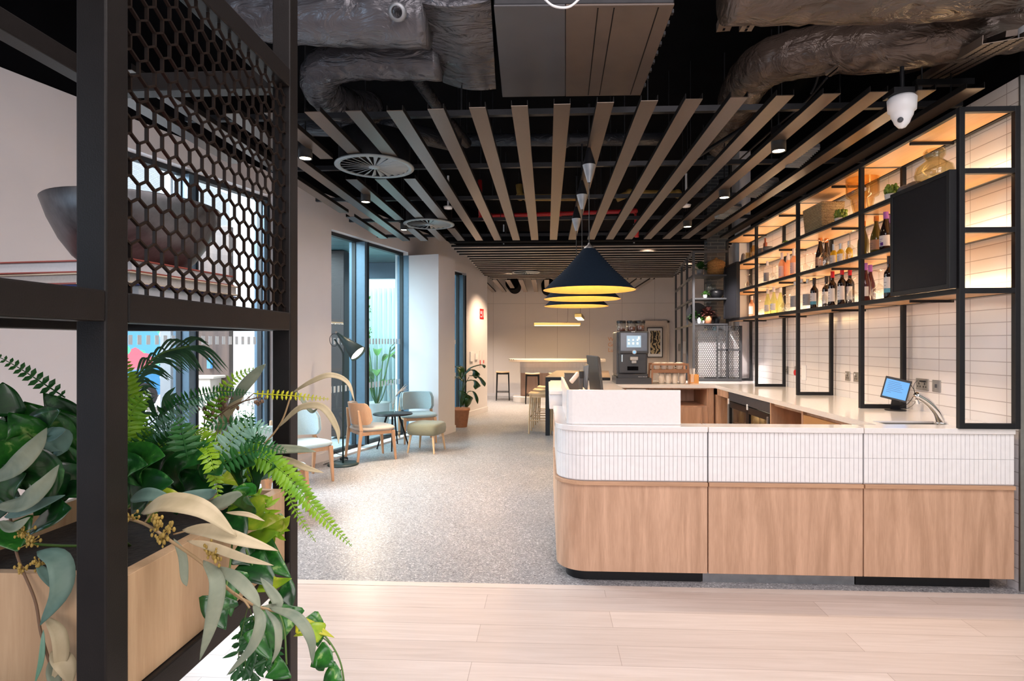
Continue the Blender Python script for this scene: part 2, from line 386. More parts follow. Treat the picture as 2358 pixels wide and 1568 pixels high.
def window(n, ya, yb, zt, mulls, glass, off=-.12):
    mb = MB()
    lbox(mb, ya, yb, off-.05, off+.03, 0.0, .07); lbox(mb, ya, yb, off-.05, off+.03, zt-.05, zt)
    for y0, y1 in ((ya, ya+.045), (yb-.045, yb)): lbox(mb, y0, y1, off-.05, off+.03, .07, zt-.05)
    fr = struct('window_%d' % n, mb, M['winblack'], .003)
    for y, w, dep in mulls:
        m2 = MB(); lbox(m2, y-w/2, y+w/2, off-.08, off-.08+dep, .07, zt-.05)
        o = obj('mullion', m2, M['winframe'], fr, .004, world=True)
        m2 = MB(); lbox(m2, y+w/2, y+w/2+.012, off-.08, off-.06+dep, .07, zt-.05); lbox(m2, y-w/2-.012, y-w/2, off-.03, off+.03, .07, zt-.05)
        obj('gasket', m2, M['winblack'], fr, world=True)
    m2 = MB(); q_ = [lw(ya+.02, off, .07), lw(yb-.02, off, .07), lw(yb-.02, off, zt-.05), lw(ya+.02, off, zt-.05)]; m2.add(q_, [(0, 1, 2, 3)])
    obj('pane', m2, glass, fr, world=True)
    # rows of frosted squares on the glass
    m2 = MB()
    for z in (1.49, .84):
        y = ya+.12
        while y < yb-.1:
            if all(abs(y-q[0]) > .12 for q in mulls): lbox(m2, y, y+.038, off+.0035, off+.005, z, z+.085)
            y += .082
    obj('frosted_dots', m2, M['frost'], fr, world=True)
    return fr
M['frost'] = mat('frosted_vinyl', (.62, .68, .72), .8, 0, .02)
window(1, W0a, W0b, Z0, [(lw_px(425, -.1), .075, .20), (W0b-.06, .05, .14)], M['window_clear'])
window(2, W1a, W1b+.15, Z1t, [(lw_px(832, -.02), .06, .26), (9.36, .06, .22)], M['window'])
window(3, W2a, W2b, Z2t, [(10.9, .07, .2), (W2b-.1, .1, .2)], M['window'])
mb = MB(); lbox(mb, W1a, W1b, -.12, .07, 0, .025); lbox(mb, W0a, W0b, -.12, .05, 0, .025); lbox(mb, W2a, W2b, -.12, .04, 0, .025)
struct('trim_2', mb, M['white_paint'])

# ---- right wall, tiled behind the bar
M['tile'] = mat_bricks('white_wall_tile', (.78, .75, .75), (.72, .69, .70), (.42, .38, .38), .311, .0835, .0028, 0.0, 'yz', .13, .35, loc=(-.105, -.048, 0), nbump=.5)[0]
struct('wall_right', MB().box(2.86, 3.0, 3.645, 8.6, 0, 3.12), M['tile'])
struct('wall_right_upper', MB().box(2.865, 3.0, 3.645, 8.6, 3.12, 4.3), M['ceil'])
struct('wall_behind', MB().box(-6.7, 4.2, -5.7, -5.6, 0, 4.3), M['wall'])  # added unseen to block sky light from behind the camera
struct('wall_right_front', MB().box(2.885, 4.2, -5.6, 3.640, 0, 3.12), M['greenish'])
struct('wall_right_front_upper', MB().box(4.1, 4.2, -5.6, 3.640, 3.12, 4.3), M['ceil'])
struct('trim_3', MB().box(2.856, 2.884, 3.630, 3.644, 0, 3.12), M['steel'])
struct('wall_right_back', MB().box(5.1, 5.2, 8.6, 16.5, 0, 4.3), M['wall'])
struct('wall_return', MB().box(3.001, 5.1, 8.5, 8.6, 0, 4.3), M['wall'])

# ---- back wall of wide panels
M['panelwall'] = mat_bricks('panelled_back_wall', (.66, .61, .595), (.65, .60, .585), (.36, .32, .32), .913, 2.64, .0045, 0, 'xz', .8, .3, coord='Object', loc=(-.30, 0, 0))[0]
struct('wall_back', MB().box(-5.1, 5.1, 16.45, 16.6, 0, 4.3), M['panelwall'])
struct('baseboard_back', MB().box(-5.0, 1.9, 16.435, 16.45, 0, .09), M['wall'])
struct('wall_corridor', MB().box(-5.1, -5.0, 12.72, 16.45, 0, 4.3), M['wall'])
struct('wall_corridor_front', MB().box(-5.1, -1.56, 12.62, 12.72, 0, 4.3), M['wall'])

# door with a picture at the back right
dx0, dx1 = at(1497, 800, Y=16.4).x, at(1536, 800, Y=16.4).x
mb = MB().box(dx0-.22, dx0-.16, 16.38, 16.45, 0, 2.14).box(dx1, dx1+.06, 16.38, 16.45, 0, 2.14).box(dx0-.22, dx1+.06, 16.38, 16.45, 2.08, 2.14).box(dx0-.16, dx1, 16.41, 16.45, 0, 2.08)
M['door'] = mat('pale_beige_door_paint', (.60, .50, .42), .6, 0, .02)
struct('door_1', mb, M['door'], .004)

# ================================================================== OUTSIDE THE WINDOWS
M['pavement'] = mat_bricks('pale_pavement', (.36, .36, .37), (.31, .31, .32), (.2, .2, .2), .6, .4, .006, .5, 'xy', .8, .2)[0]
M['asphalt'] = mat('asphalt', (.20, .20, .21), .9, 0, .1, 10)
M['facade'] = mat_bricks('white_painted_brick', (.52, .51, .50), (.46, .455, .45), (.34, .33, .33), .22, .075, .008, .5, 'yz', .8, .4)[0]
o = struct('floor_outside', MB().box(-14.5, -1.0, -5.5, 12.0, -.25, -.09), M['pavement'])
tag(obj('road', MB().box(-30, -14.5, -12, 30, -.25, -.085), M['asphalt']), 'grey asphalt road beyond the pavement outside the window', 'road', kind='structure')
# street buildings
b = thing('street_building', 'white painted brick building across the street behind the parked car', 'building', (-20, 22, -.09))
obj('wall', MB().box(-22, -16, 13, 34, -.09, 9), M['facade'], b, world=True)
m2 = MB()
for y in (15, 19, 23, 27):
    m2.box(-16.0, -15.96, y, y+1.3, 4.2, 6.4)
obj('window', m2, M['winblack'], b, world=True)
obj('cornice', MB().box(-16.0, -15.7, 13, 34, 3.6, 3.85), M['white_paint'], b, .02, world=True)
# painted hoarding
def mat_graffiti():
    m, nt, b, out = new_mat('graffiti_paint'); v = mapping(nt, (1, .9, 1.3))
    vo = nt.nodes.new('ShaderNodeTexVoronoi'); vo.inputs['Scale'].default_value = .85
    n = nt.nodes.new('ShaderNodeTexNoise'); n.inputs['Scale'].default_value = 1.6; nt.links.new(v, n.inputs['Vector'])
    va = nt.nodes.new('ShaderNodeVectorMath'); va.operation = 'MULTIPLY_ADD'; nt.links.new(n.outputs['Color'], va.inputs[0]); va.inputs[1].default_value = (1.1, 1.1, 1.1); nt.links.new(v, va.inputs[2])
    nt.links.new(va.outputs[0], vo.inputs['Vector'])
    sep = nt.nodes.new('ShaderNodeSeparateColor'); nt.links.new(vo.outputs['Color'], sep.inputs[0])
    c = ramp(nt, sep.outputs[0], [(0, (.10, .62, .30)), (.28, (.80, .12, .16)), (.45, (.80, .80, .82)), (.62, (.10, .35, .55)), (.75, (.25, .70, .35)), (.92, (.03, .03, .04))])
    c.node.color_ramp.interpolation = 'CONSTANT'
    nt.links.new(c, b.inputs['Base Color']); b.inputs['Roughness'].default_value = .6
    return m
M['graffiti'] = mat_graffiti()
tag(obj('hoarding', MB().box(-14.6, -14.5, 10, 24, -.09, 2.0), M['graffiti']), 'low street wall covered in green red and blue graffiti paint', 'wall')
# parked blue van or car
def car(loc, rz):
    t = thing('car', 'blue car with silver bumper parked on the street outside the window', 'car', loc, rz)
    # length along local x (front at +x), width along y
    prof = [(-2.0, .35), (-2.05, .75), (-1.9, .95), (-1.2, 1.02), (-.75, 1.42), (.35, 1.45), (.95, 1.02), (1.85, .88), (2.02, .62), (2.02, .32)]
    mb = MB(); L = [Vector((x, -.84 + (0.12 if z > 1.1 else 0), z)) for x, z in prof]; R = [Vector((x, .84 - (0.12 if z > 1.1 else 0), z)) for x, z in prof]
    n = len(prof); mb.add(L + R, [tuple(range(n)), tuple(range(n, 2*n))[::-1]] + [(i, n+i, n+(i+1) % n, (i+1) % n) for i in range(n)])
    obj('body', mb, M['car_blue'], t, .05)
    obj('windscreen', MB().add([(.93, -.70, 1.06), (.93, .70, 1.06), (.40, .66, 1.42), (.40, -.66, 1.42)], [(0, 1, 2, 3)]), M['plastic_black'], t, solid=.03)
    obj('side_window', MB().box(-.9, .35, -.80, -.74, 1.06, 1.36), M['plastic_black'], t, .02)
    obj('bumper', MB().box(1.88, 2.12, -.86, .86, .30, .62), M['car_silver'], t, .05)
    for sy in (-1, 1): obj('headlight', MB().box(1.85, 2.03, sy*.60-.16, sy*.60+.16, .66, .82), M['white_ceramic'], t, .03)
    for x in (-1.25, 1.28):
        for sy in (-1, 1):
            w = MB().cyl((x, sy*.87, .32), (x, sy*.68, .32), .32, n=24); o = obj('wheel', w, M['plastic_black'], t, .02)
            obj('hubcap', MB().cyl((x, sy*.885, .32), (x, sy*.86, .32), .19, n=16), M['steel'], o)
    return t
M['car_blue'] = mat('blue_car_paint', (.03, .25, .50), .25, .2, .03, 4, coat=.6)
M['car_silver'] = mat('silver_bumper', (.55, .56, .60), .4, .3, .03)
car((-9.15, 14.9, -.085), math.radians(213))
# granite pillar
mb = MB(); q = at(398, 800, Y=7.4); mb.cbox((q.x, 7.4, 1.9), (.14, .3, 4.0)); M['granite'] = mat('speckled_granite', (.20, .205, .215), .7, 0, .5, 220)
tag(obj('pillar', mb, M['granite']), 'speckled granite pillar standing outside beside the first window mullion', 'pillar')
# dark block and counter standing in for a reflection in the pane
ky = 8.6; k0, k1 = at(445, 800, Y=ky).x, at(528, 800, Y=ky).x
t = thing('reflection_block', 'dark brown block with a counter and reader standing in for a reflection', 'reflection_block', (k0, ky, 0))
M['walnut'] = mat_wood('dark_walnut', (.10, .06, .045), (.05, .03, .025), 'z', .5)
obj('back_panel', MB().box(k0-.3, k1, ky, ky+.12, -.09, 3.3), M['walnut'], t, .01, world=True)
obj('counter', MB().box(k0-.3, k1-.12, ky-.30, ky-.001, -.09, .98).box(k0-.3, k1-.05, ky-.34, ky-.002, .98, 1.02), M['door'], t, .01, world=True)
obj('reader', MB().box(k1-.32, k1-.26, ky-.06, ky, 1.12, 1.28), M['screen_blue'], t, .005, world=True)
# white wall added for the blown out glare next to it
tag(obj('facade', MB().box(-7.0, -4.4, 12.44, 12.6, -.09, 5.2), M['white_ceramic']), 'white wall standing in for the blown out glare past the dark block', 'wall')

# the neighbouring glazed lounge seen through window 2
M['reflected_baffles'] = mat_bricks('teal_reflection_boards', (.10, .17, .19), (.12, .20, .22), (.02, .03, .035), 3.0, .34, .012, .5, 'xy', .35, .3)[0]
t = thing('reflection_canopy', 'dark teal canopy standing in for baffle reflections in the tall window', 'canopy', (-5.2, 10.4, 3.05))  # stands in for the ceiling baffles reflected in the upper glass
obj('reflected_baffles', MB().prism([WL(7.3, .26), WL(11.15, .26), (-4.45, 11.15), (-3.15, 7.3)], 3.06, 3.2), M['reflected_baffles'], t, world=True)
obj('beam', MB().box(-4.3, -2.15, 10.95, 11.1, 2.75, 3.06), M['winframe'], t, .01, world=True)
M['umber'] = mat('dark_umber_cladding', (.045, .028, .026), .5, .1, .08, 3)
c = at(782, 800, Y=9.6); tag(obj('terrace_column', MB().cbox((c.x, 9.6, 1.5), (.26, .3, 3.1)), M['umber'], None, .01), 'dark umber clad column outside the tall window by the lamp', 'column')
def mat_curtain():
    m, nt, b, out = new_mat('pale_aqua_curtain'); b.inputs['Base Color'].default_value = (.62, .78, .78, 1); b.inputs['Roughness'].default_value = .9; return m
M['curtain'] = mat_curtain()
rows = []
c0, c1 = at(842, 800, Y=12.35).x, at(960, 800, Y=12.35).x
for z in (0, 2.7): rows.append([Vector((c0+(c1-c0)*i/60, 12.35+.05*math.sin(i*1.1), z)) for i in range(61)])
tag(obj('curtain', MB().grid(rows), M['curtain'], None, solid=.01), 'pale aqua curtain hanging at the far side of the terrace', 'curtain')
def make_tree(x, y):
    t = thing('tree', 'green leafy street tree seen beyond the terrace column', 'tree', (x, y, -.09)); t.scale = (.55, .55, .88)
    obj('trunk', MB().tube([(0, 0, 0), (.05, 0, 1.4), (0, .05, 2.6)], [.09, .07, .04], 8), M['umber'], t)
    mb = MB(); rr = random.Random(3)
    for i in range(900):
        a = rr.random()*6.28; r = .85*rr.random()**.5; z = 2.4 + rr.uniform(-.9, .9); r *= math.sqrt(max(.1, 1-((z-2.4)/1.0)**2))
        p = Vector((r*math.cos(a), r*math.sin(a), z)); d = Vector((rr.uniform(-1, 1), rr.uniform(-1, 1), rr.uniform(-.6, .6))).normalized()*.07; e = d.cross(Vector((rr.random(), rr.random(), 1))).normalized()*.035
        mb.add([p-d, p+e, p+d, p-e], [(0, 1, 2, 3)])
    obj('foliage', mb, M['leaf_tree'], t)
M['leaf_tree'] = mat('street_tree_leaf', (.10, .32, .06), .6, 0, .3, 4)
q = at(806, 700, Y=11.7); make_tree(q.x, 11.7)
# pot plant, chairs and table outside
# ================================================================== CEILING
ZB = 2.97; SP = .2637; BW = .103; BX0 = .043
def baffle(x0, y0, y1, z=ZB, w=BW, h=.036, group=None, label=None, name='ceiling_baffle', axis='y', m='baffle'):
    """aluminium U-channel baffle: bottom face and two upstands"""
    t = .004
    if axis == 'y':
        bot = MB().box(-w/2, w/2, y0, y1, 0, t); sides = MB().box(-w/2, -w/2+t, y0, y1, t, h).box(w/2-t, w/2, y0, y1, t, h)
        loc = (x0+w/2, (y0+y1)/2, z)
    else:
        bot = MB().box(y0, y1, -w/2, w/2, 0, t); sides = MB().box(y0, y1, -w/2, -w/2+t, t, h).box(y0, y1, w/2-t, w/2, t, h)
        loc = ((y0+y1)/2, x0+w/2, z)
    for mb in (bot, sides):
        for p in mb.v: p.x -= loc[0] if axis != 'y' else 0; p.y -= loc[1] if axis == 'y' else 0
    e = thing(name, label, 'ceiling baffle', loc, 0, group)
    obj('bottom_face', bot, M[m], e); obj('upstands', sides, M['baffle_side'], e)
    return e
GB = 'long bronze ceiling baffles running towards the back'
ords = ['first', 'second', 'third', 'fourth', 'fifth', 'sixth', 'seventh', 'eighth', 'ninth', 'tenth', 'eleventh', 'twelfth', 'thirteenth', 'fourteenth', 'fifteenth']
idx = 0
for k in range(-4, 10):
    yf = 3.56 - .03*0 + (-.012*k)
    baffle(BX0 + SP*k, yf, 8.21, group=GB, label='unbroken bronze ceiling baffle, %s from the right of the long run above the bar' % ords[9-k])
brk = {-5: 'right of the round air diffusers', -6: 'in line with the round air diffusers', -7: 'left of the round air diffusers'}
for k, wd in brk.items():
    x = BX0 + SP*k
    segs = [(3.6, 4.52, 'nearest piece'), (5.10, 6.80, 'middle piece'), (7.32, 8.21, 'farthest piece')]
    for a, b_, q in segs: baffle(x, a, b_, group=GB, label='short bronze ceiling baffle, %s of the row %s' % (q, wd))
for k in (-8, -9):
    yl = 8.21 if k == -8 else 6.4
    baffle(BX0+SP*k, 3.6 if k == -8 else 3.0, yl, group=GB, label='bronze ceiling baffle %s left of the broken rows near the window wall' % ('just' if k == -8 else 'second'))
baffle(BX0+SP*-10, 1.3, 4.6, group=GB, label='leftmost bluish baffle above the window seen past the black rack')
baffle(BX0+SP*-9, 6.6, 8.0, group=GB, label='short baffle over the tall window beside the lamp')
# crosswise field
GC = 'crosswise ceiling baffles over the middle of the room'
n = 17; d0, d1 = 8.72, 12.92
for i in range(n):
    y = d0 + (d1-d0)*i/(n-1)
    xl = max(-1.35 - (0 if y > 9.6 else .1), (-1.316+LS*(y-12.74)) + (.62 if y < 9.95 else .04))
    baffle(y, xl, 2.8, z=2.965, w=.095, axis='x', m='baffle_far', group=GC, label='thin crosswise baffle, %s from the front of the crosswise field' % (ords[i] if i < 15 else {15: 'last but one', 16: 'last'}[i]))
# far lengthwise field
for i in range(-7, 9):
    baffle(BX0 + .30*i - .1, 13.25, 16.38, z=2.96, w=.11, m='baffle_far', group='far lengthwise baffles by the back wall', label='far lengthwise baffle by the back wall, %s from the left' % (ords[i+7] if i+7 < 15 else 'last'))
# carrier rails above the baffles
for i, (y, z, zt) in enumerate(((4.05, 3.10, 'nearest'), (5.25, 3.10, 'second nearest'), (6.4, 3.10, 'third nearest'), (7.5, 3.10, 'fourth nearest'), (8.45, 3.07, 'farthest'))):
    e = thing('ceiling_rail', '%s black cross rail carrying the long baffles' % zt, 'rail', (0, y, z), 0, 'cross rails above the baffles')
    obj('channel', MB().box(-2.6, 2.8, y-.02, y+.02, z, z+.04), M['galv_dark'], e, world=True)
    for x in (-1.9, -.6, .7, 2.0): obj('hanger_rod', MB().cyl((x, y, z+.04), (x, y, 4.3), .005, n=6), M['galv_dark'], e, world=True)

# swirl diffusers
def diffuser(x, y, z, r, label):
    t = thing('air_diffuser', label, 'air diffuser', (x, y, z), 0, 'round swirl air diffusers')
    obj('rim', MB().lathe([(r*.86, .006), (r*.88, 0), (r, .004), (r, .014), (r*.86, .014), (r*.86, .006)], 40), M['diffuser'], t)
    m2 = MB()
    for i in range(24):
        a = 2*PI*i/24; ca, sa = math.cos(a), math.sin(a); b0 = .012; b1 = .034
        m2.add([(ca*r*.14-sa*b0*.2, sa*r*.14+ca*b0*.2, .004), (ca*r*.87-sa*b1, sa*r*.87+ca*b1, .004), (ca*r*.87+sa*b1*.1, sa*r*.87-ca*b1*.1, .020), (ca*r*.14+sa*b0*.4, sa*r*.14-ca*b0*.4, .014)], [(0, 1, 2, 3)])
    obj('vanes', m2, M['diffuser'], t, solid=.003)
    obj('hub', MB().lathe([(0, -.002), (r*.15, 0), (r*.16, .012), (0, .014)], 20), M['diffuser'], t)
    obj('plenum', MB().lathe([(r*.9, .016), (r*.9, .26), (0, .26)], 32), M['galv_dark'], t)
M['diffuser'] = mat('pale_diffuser_metal', (.20, .225, .24), .4, .3, .03)
d = at(863, 385, Z=2.955); diffuser(d.x, d.y, 2.95, .32, 'large round swirl diffuser set between the baffles nearest the window')
d = at(988, 517, Z=2.955); diffuser(d.x, d.y, 2.95, .31, 'round swirl diffuser in the middle of the broken baffle row')
d = at(1211, 627, Z=2.955); diffuser(d.x, d.y, 2.945, .29, 'small far round diffuser among the crosswise baffles')

# can downlights
def downlight(px, py, z, label, s=1.0, power=18):
    p = at(px, py, Z=z)
    t = thing('downlight', label, 'downlight', p, 0, 'black can downlights among the baffles')
    obj('can', MB().lathe([(.038*s, .004), (.046*s, 0), (.048*s, .16*s), (0, .162*s)], 20), M['black'], t)
    obj('lens', MB().lathe([(0, .004), (.040*s, .006)], 20), M['spot_lens'], t)
    obj('stem', MB().cyl((0, 0, .16*s), (0, 0, 4.3-z), .006, n=6), M['black'], t)
    l = light('downlight_beam', 'SPOT', (p.x, p.y, p.z-.01), power, (1, .74, .48), spot=95, blend=.8, radius=.04)
    return p
downlight(703, 366, 2.90, 'lit black can downlight nearest the left frame of the rack', 1.1, 50)
downlight(842, 466, 2.90, 'lit black can downlight above the tall window and lamp', 1, 50)
downlight(930, 530, 2.90, 'small lit can downlight above the blue chair', .9, 60)
downlight(1793, 349, 2.90, 'lit black can downlight nearest the bar shelves', 1.1, 70)
downlight(1668, 456, 2.90, 'lit black can downlight halfway along the bar', 1.1, 70)
downlight(1583, 523, 2.90, 'far lit can downlight above the end of the bar', 1.1, 70)
# smoke detectors and sprinkler discs
for px, py, lb in ((1032, 482, 'pale round smoke detector left of the red pipe'), (1580, 478, 'pale round smoke detector right of the red pipe'), (1160, 572, 'tiny smoke detector in the crosswise baffles left of the shades'), (1460, 571, 'tiny smoke detector in the crosswise baffles right of the shades')):
    p = at(px, py, Z=3.02); tag(obj('smoke_detector', MB().lathe([(0, 0), (.045, .006), (.055, .03), (.03, .035)], 18, p).cyl(p+Vector((0, 0, .03)), (p.x, p.y, 3.4), .012, n=8), M['plastic_white']), lb, 'smoke detector', 'pale ceiling detectors')
# dome camera
p = at(2077, 250, Z=2.90)
t = thing('dome_camera', 'white dome security camera hanging above the bar shelves', 'camera', (p.x, p.y, 2.835))
obj('housing', MB().lathe([(.048, 0), (.058, .02), (.062, .045), (.074, .05), (.078, .12), (.066, .135), (0, .135)], 28), M['plastic_white'], t)
obj('dome', MB().lathe([(0, -.055), (.02, -.048), (.04, -.022), (.048, 0)], 24), M['plastic_white'], t)
obj('eye', MB().sphere((-.03, -.035, -.015), .016, 10, 8), M['plastic_grey'], t)
obj('mount', MB().box(-.08, .08, -.06, .06, .136, .17).cyl((0, 0, .17), (0, 0, 1.3), .012, n=8), M['galv_dark'], t)
# strut bracket by the camera
a = at(2105, 192, Y=4.0); b_ = at(2300, 196, Y=4.0)
tag(obj('strut_bar', MB().box(a.x, 2.84, 3.98, 4.02, a.z-.02, a.z+.02).cyl((a.x+.05, 4, a.z), (a.x+.05, 4, 4.3), .006, n=6).cyl((2.7, 4, a.z-.12), (2.7, 4, 4.3), .005, n=6), M['galv_dark']), 'dark steel strut bar above the dome camera', 'strut')

# ---- ducts wrapped in crinkled foil
def mat_wrap(name, c1, c2, rough=.24):
    m, nt, b, out = new_mat(name); v = mapping(nt, (1, 1, 1)); b.inputs['Metallic'].default_value = .35; b.inputs['Roughness'].default_value = rough
    f = noise(nt, v, 3, 3); nt.links.new(ramp(nt, f, [(.3, c1), (.7, c2)]), b.inputs['Base Color'])
    v2 = mapping(nt, (2.2, 4.5, 4.5)); h = noise(nt, v2, 2.0, 5, .5, 1.2); bump(nt, b, h, .75, .05); return m
M['wrap'] = mat_wrap('dark_crinkled_duct_wrap', (.075, .074, .085), (.115, .112, .125))
M['wrap_warm_lit'] = mat_wrap('warm_lit_duct_wrap', (.075, .052, .042), (.12, .088, .07))  # warm bounce from the floor is put into this wrap's colour
M['wrap_black'] = mat_wrap('black_crinkled_duct_wrap', (.022, .024, .03), (.04, .042, .05), .3)
def duct(name, pts, r, m, label, n=28, seg=10, ell=1.0, joints=()):
    pp = spline(pts, seg); rr = random.Random(len(label)); rs = []
    for i in range(len(pp)): rs.append(r*(1+.02*math.sin(i*1.7)+rr.uniform(-.012, .012) - (.07 if i in joints else 0)))
    return tag(obj(name, MB().tube(pp, rs, n, ell=ell), m), label, 'duct')
P = lambda px, py, Y: at(px, py, Y=Y)
duct('air_duct', [P(560, 20, 3.35), P(700, 30, 3.3), P(830, 35, 3.3), P(985, 38, 3.3)], .17, M['wrap'], 'upper foil wrapped round duct at top left feeding the box')
duct('air_duct', [P(1015, 138, 3.8), P(900, 137, 3.8), P(805, 138, 3.8), P(748, 158, 3.85), P(738, 200, 4.0), P(785, 240, 4.3), P(850, 250, 4.7)], .13, M['wrap'], 'lower wrapped duct with elbow curling down at left')
mb = MB(); a = P(960, 5, 3.15); b0 = P(1130, 0, 3.15); c0 = P(1142, 205, 4.1); d0_ = P(1020, 190, 4.1)
rows = []
for j in range(13):
    t_ = j/12; l = a.lerp(d0_, t_); r_ = b0.lerp(c0, t_)
    rows.append([l.lerp(r_, i/12) + Vector((0, 0, -.03*math.sin(PI*i/12))) for i in range(13)])
mb.grid(rows); top = [[p+Vector((0, 0, .45)) for p in r_] for r_ in rows]; mb.grid([r_[::-1] for r_ in top])
for e0 in (0, 12): mb.grid([[r_[e0] for r_ in rows], [r_[e0] for r_ in top]])
for e0 in (0, 12): mb.grid([rows[e0], top[e0]])
tag(obj('duct_transition', mb, M['wrap']), 'wrapped square duct transition left of the grey ceiling unit', 'duct')
# round inspection ring on the duct
p = P(918, 28, 3.12); tag(obj('duct_ring', MB().lathe([(.032, 0), (.045, -.004), (.048, .01), (.048, .05), (.03, .05)], 24, p, R=(Vector((0, -3.12, -1.75)).to_track_quat('Z', 'Y').to_matrix())), M['galv']), 'small round steel test port on the upper duct', 'port')
# fan coil unit box
a0, a1, a2, a3 = at(1137, 12, Z=3.30), at(1553, 8, Z=3.30), at(1475, 217, Z=3.30), at(1157, 222, Z=3.30)
t = thing('ceiling_unit', 'large flat grey and brown panelled air unit above the pendants', 'air unit', (a3.x, a3.y, 3.3))
mb = MB(); bot = [a0, a1, a2, a3]; xm = .40
sp = [a0.lerp(a1, xm), a3.lerp(a2, .46)]
obj('casing', MB().prism([(q.x, q.y) for q in bot], 3.304, 3.75), M['galv_dark'], t, .006, world=True)
obj('grey_panel', MB().prism([(a0.x, a0.y), (sp[0].x-.003, sp[0].y), (sp[1].x-.003, sp[1].y), (a3.x, a3.y)], 3.294, 3.304), M['unit_grey'] if 'unit_grey' in M else mat('unit_grey_paint', (.072, .07, .078), .5, 0, .05, 6), t, .003, world=True)
obj('brown_panel', MB().prism([(sp[0].x, sp[0].y), (a1.x, a1.y), (a2.x, a2.y), (sp[1].x, sp[1].y)], 3.292, 3.304), mat('unit_brown_board', (.105, .073, .058), .5, 0, .08, 6), t, .003, world=True)
m2 = MB()
for f in (.3, .45, .86): 
    u, w_ = sp[0].lerp(a1, f), sp[1].lerp(a2, f); m2.bar((u.x, u.y+.02, 3.292), (w_.x, w_.y-.02, 3.292), .006, .004)
obj('joint_strip', m2, M['baffle_side'], t, world=True)
for i in range(9):
    q = a1.lerp(a2, .08+i*.1); obj('fixing_clip', MB().cbox((q.x+.008, q.y, 3.305), (.012, .028, .02)), M['galv_dark'], t, world=True)
tag(obj('white_cable', MB().tube(spline([at(1250, -6, Y=2.9), at(1275, 14, Y=2.9), at(1310, 16, Y=2.9), at(1338, -6, Y=2.9)], 6), .006, 6), M['plastic_white']), 'loop of white cable hanging below the ceiling unit', 'cable')

# right hand ducts
duct('air_duct', [P(2400, 45, 3.40), P(2250, 70, 3.42), P(2050, 105, 3.6), P(1880, 118, 3.8), P(1760, 150, 4.0), P(1705, 215, 4.5), P(1690, 262, 5.2), P(1660, 330, 6.2)], .152, M['wrap_warm_lit'], 'long brown wrapped duct bending back above the bar', joints=(8, 16, 26, 44))
duct('air_duct', [P(1680, -30, 2.9), P(1900, -30, 2.95), P(2150, -34, 3.0), P(2380, -60, 3.0)], .17, M['wrap_warm_lit'], 'topmost brown wrapped duct at the top right edge', joints=(9, 17))
# perforated cable trays
def tray(name, a, b_, w, label, n=24):
    a = Vector(a); b_ = Vector(b_); t = thing(name, label, 'cable tray', a); d = (b_-a).normalized(); x = d.cross(Vector((0, 0, 1))).normalized()
    obj('base', MB().bar(a, b_, w, .003), M['tray'], t, world=True)
    m2 = MB(); up = Vector((0, 0, .02))
    for s_ in (-1, 1): m2.bar(a+x*s_*w/2+up, b_+x*s_*w/2+up, .003, .045)
    obj('side_wall', m2, M['tray'], t, world=True)
    m2 = MB(); L = (b_-a).length
    for i in range(n):
        for q in ((0,) if w < .08 else (-.3, 0, .3)):
            c = a + d*(L*(i+.5)/n) + x*w*q; obj('perforation', MB().bar(c-d*.012, c+d*.012, .012, .007), M['ceil'], t, world=True)
M['tray'] = mat('tray_steel', (.13, .10, .08), .5, .5, .1)
tray('cable_tray', P(1768, -20, 2.75), P(1716, 72, 3.1), .06, 'slotted steel strut at the top by the warm-lit duct', 10)
tray('cable_tray', P(1995, 100, 3.55), P(1905, 175, 3.75), .05, 'slotted steel strut crossing under the long warm-lit duct', 12)
tray('cable_tray', P(2320, 92, 3.0), P(2150, 185, 4.3), .20, 'wide perforated cable tray at the upper right corner', 30)
tray('cable_tray', P(1700, -20, 2.9), P(1665, 72, 3.3), .07, 'short steel channel left of the topmost duct', 8)
tag(obj('light_rail', MB().bar(P(2330, 76, 3.1), P(2080, 170, 4.9), .05, .03), M['baffle']), 'plain bronze rail running along the top right', 'rail')
tag(obj('junction_box', MB().cbox(P(2365, 72, 3.1), (.05, .06, .06)), M['plastic_white'], None, .005), 'white junction box at the top right edge', 'box')
# hanging cables
for pts, lb in (([(1985, 100, 3.6), (1985, 60, 3.6), (1985, -10, 3.6)], 'threaded rod holding the warm-lit duct'),
                ([(1905, 178, 3.8), (1850, 240, 4.2), (1790, 290, 4.8), (1700, 370, 6)], 'bundle of grey cables sloping from the strut'),
                ([(1890, 150, 3.8), (1880, 190, 3.9), (1868, 215, 4.0)], 'thin drooping black cable by the strut')):
    tag(obj('cable', MB().tube(spline([P(*q) for q in pts], 6), .008, 6), M['galv_dark']), lb, 'cable')
# pipes high in the void
def pipe(pts, r, m, label, name='pipe'):
    t = thing(name, label, 'pipe', P(*pts[0])); pp = [P(*q) for q in pts]
    obj('run', MB().tube(pp, r, 12), m, t, world=True)
    for q in pp[1:-1]: obj('elbow', MB().sphere(q, r*1.3, 12, 8), m, t, world=True)
    for q in (pp[0], pp[-1]): obj('hanger_rod', MB().cyl((q.x, q.y, q.z), (q.x, q.y, 4.3), .004, n=6), M['galv_dark'], t, world=True)
pipe([(1105, 415, 8.6), (1107, 502, 8.6), (1130, 497, 8.6), (1290, 492, 8.6), (1462, 486, 8.3), (1466, 520, 8.3), (1466, 546, 8.3)], .032, M['red_pipe'], 'bright red sprinkler pipe crossing above the baffles')
M['yellow'] = mat('ochre_pipe_lagging', (.28, .17, .04), .6, 0, .1)
pipe([(1195, 425, 7.6), (1198, 452, 7.6), (1215, 455, 7.6), (1330, 455, 7.6)], .045, M['yellow'], 'ochre lagged pipe left of the pendant cords')
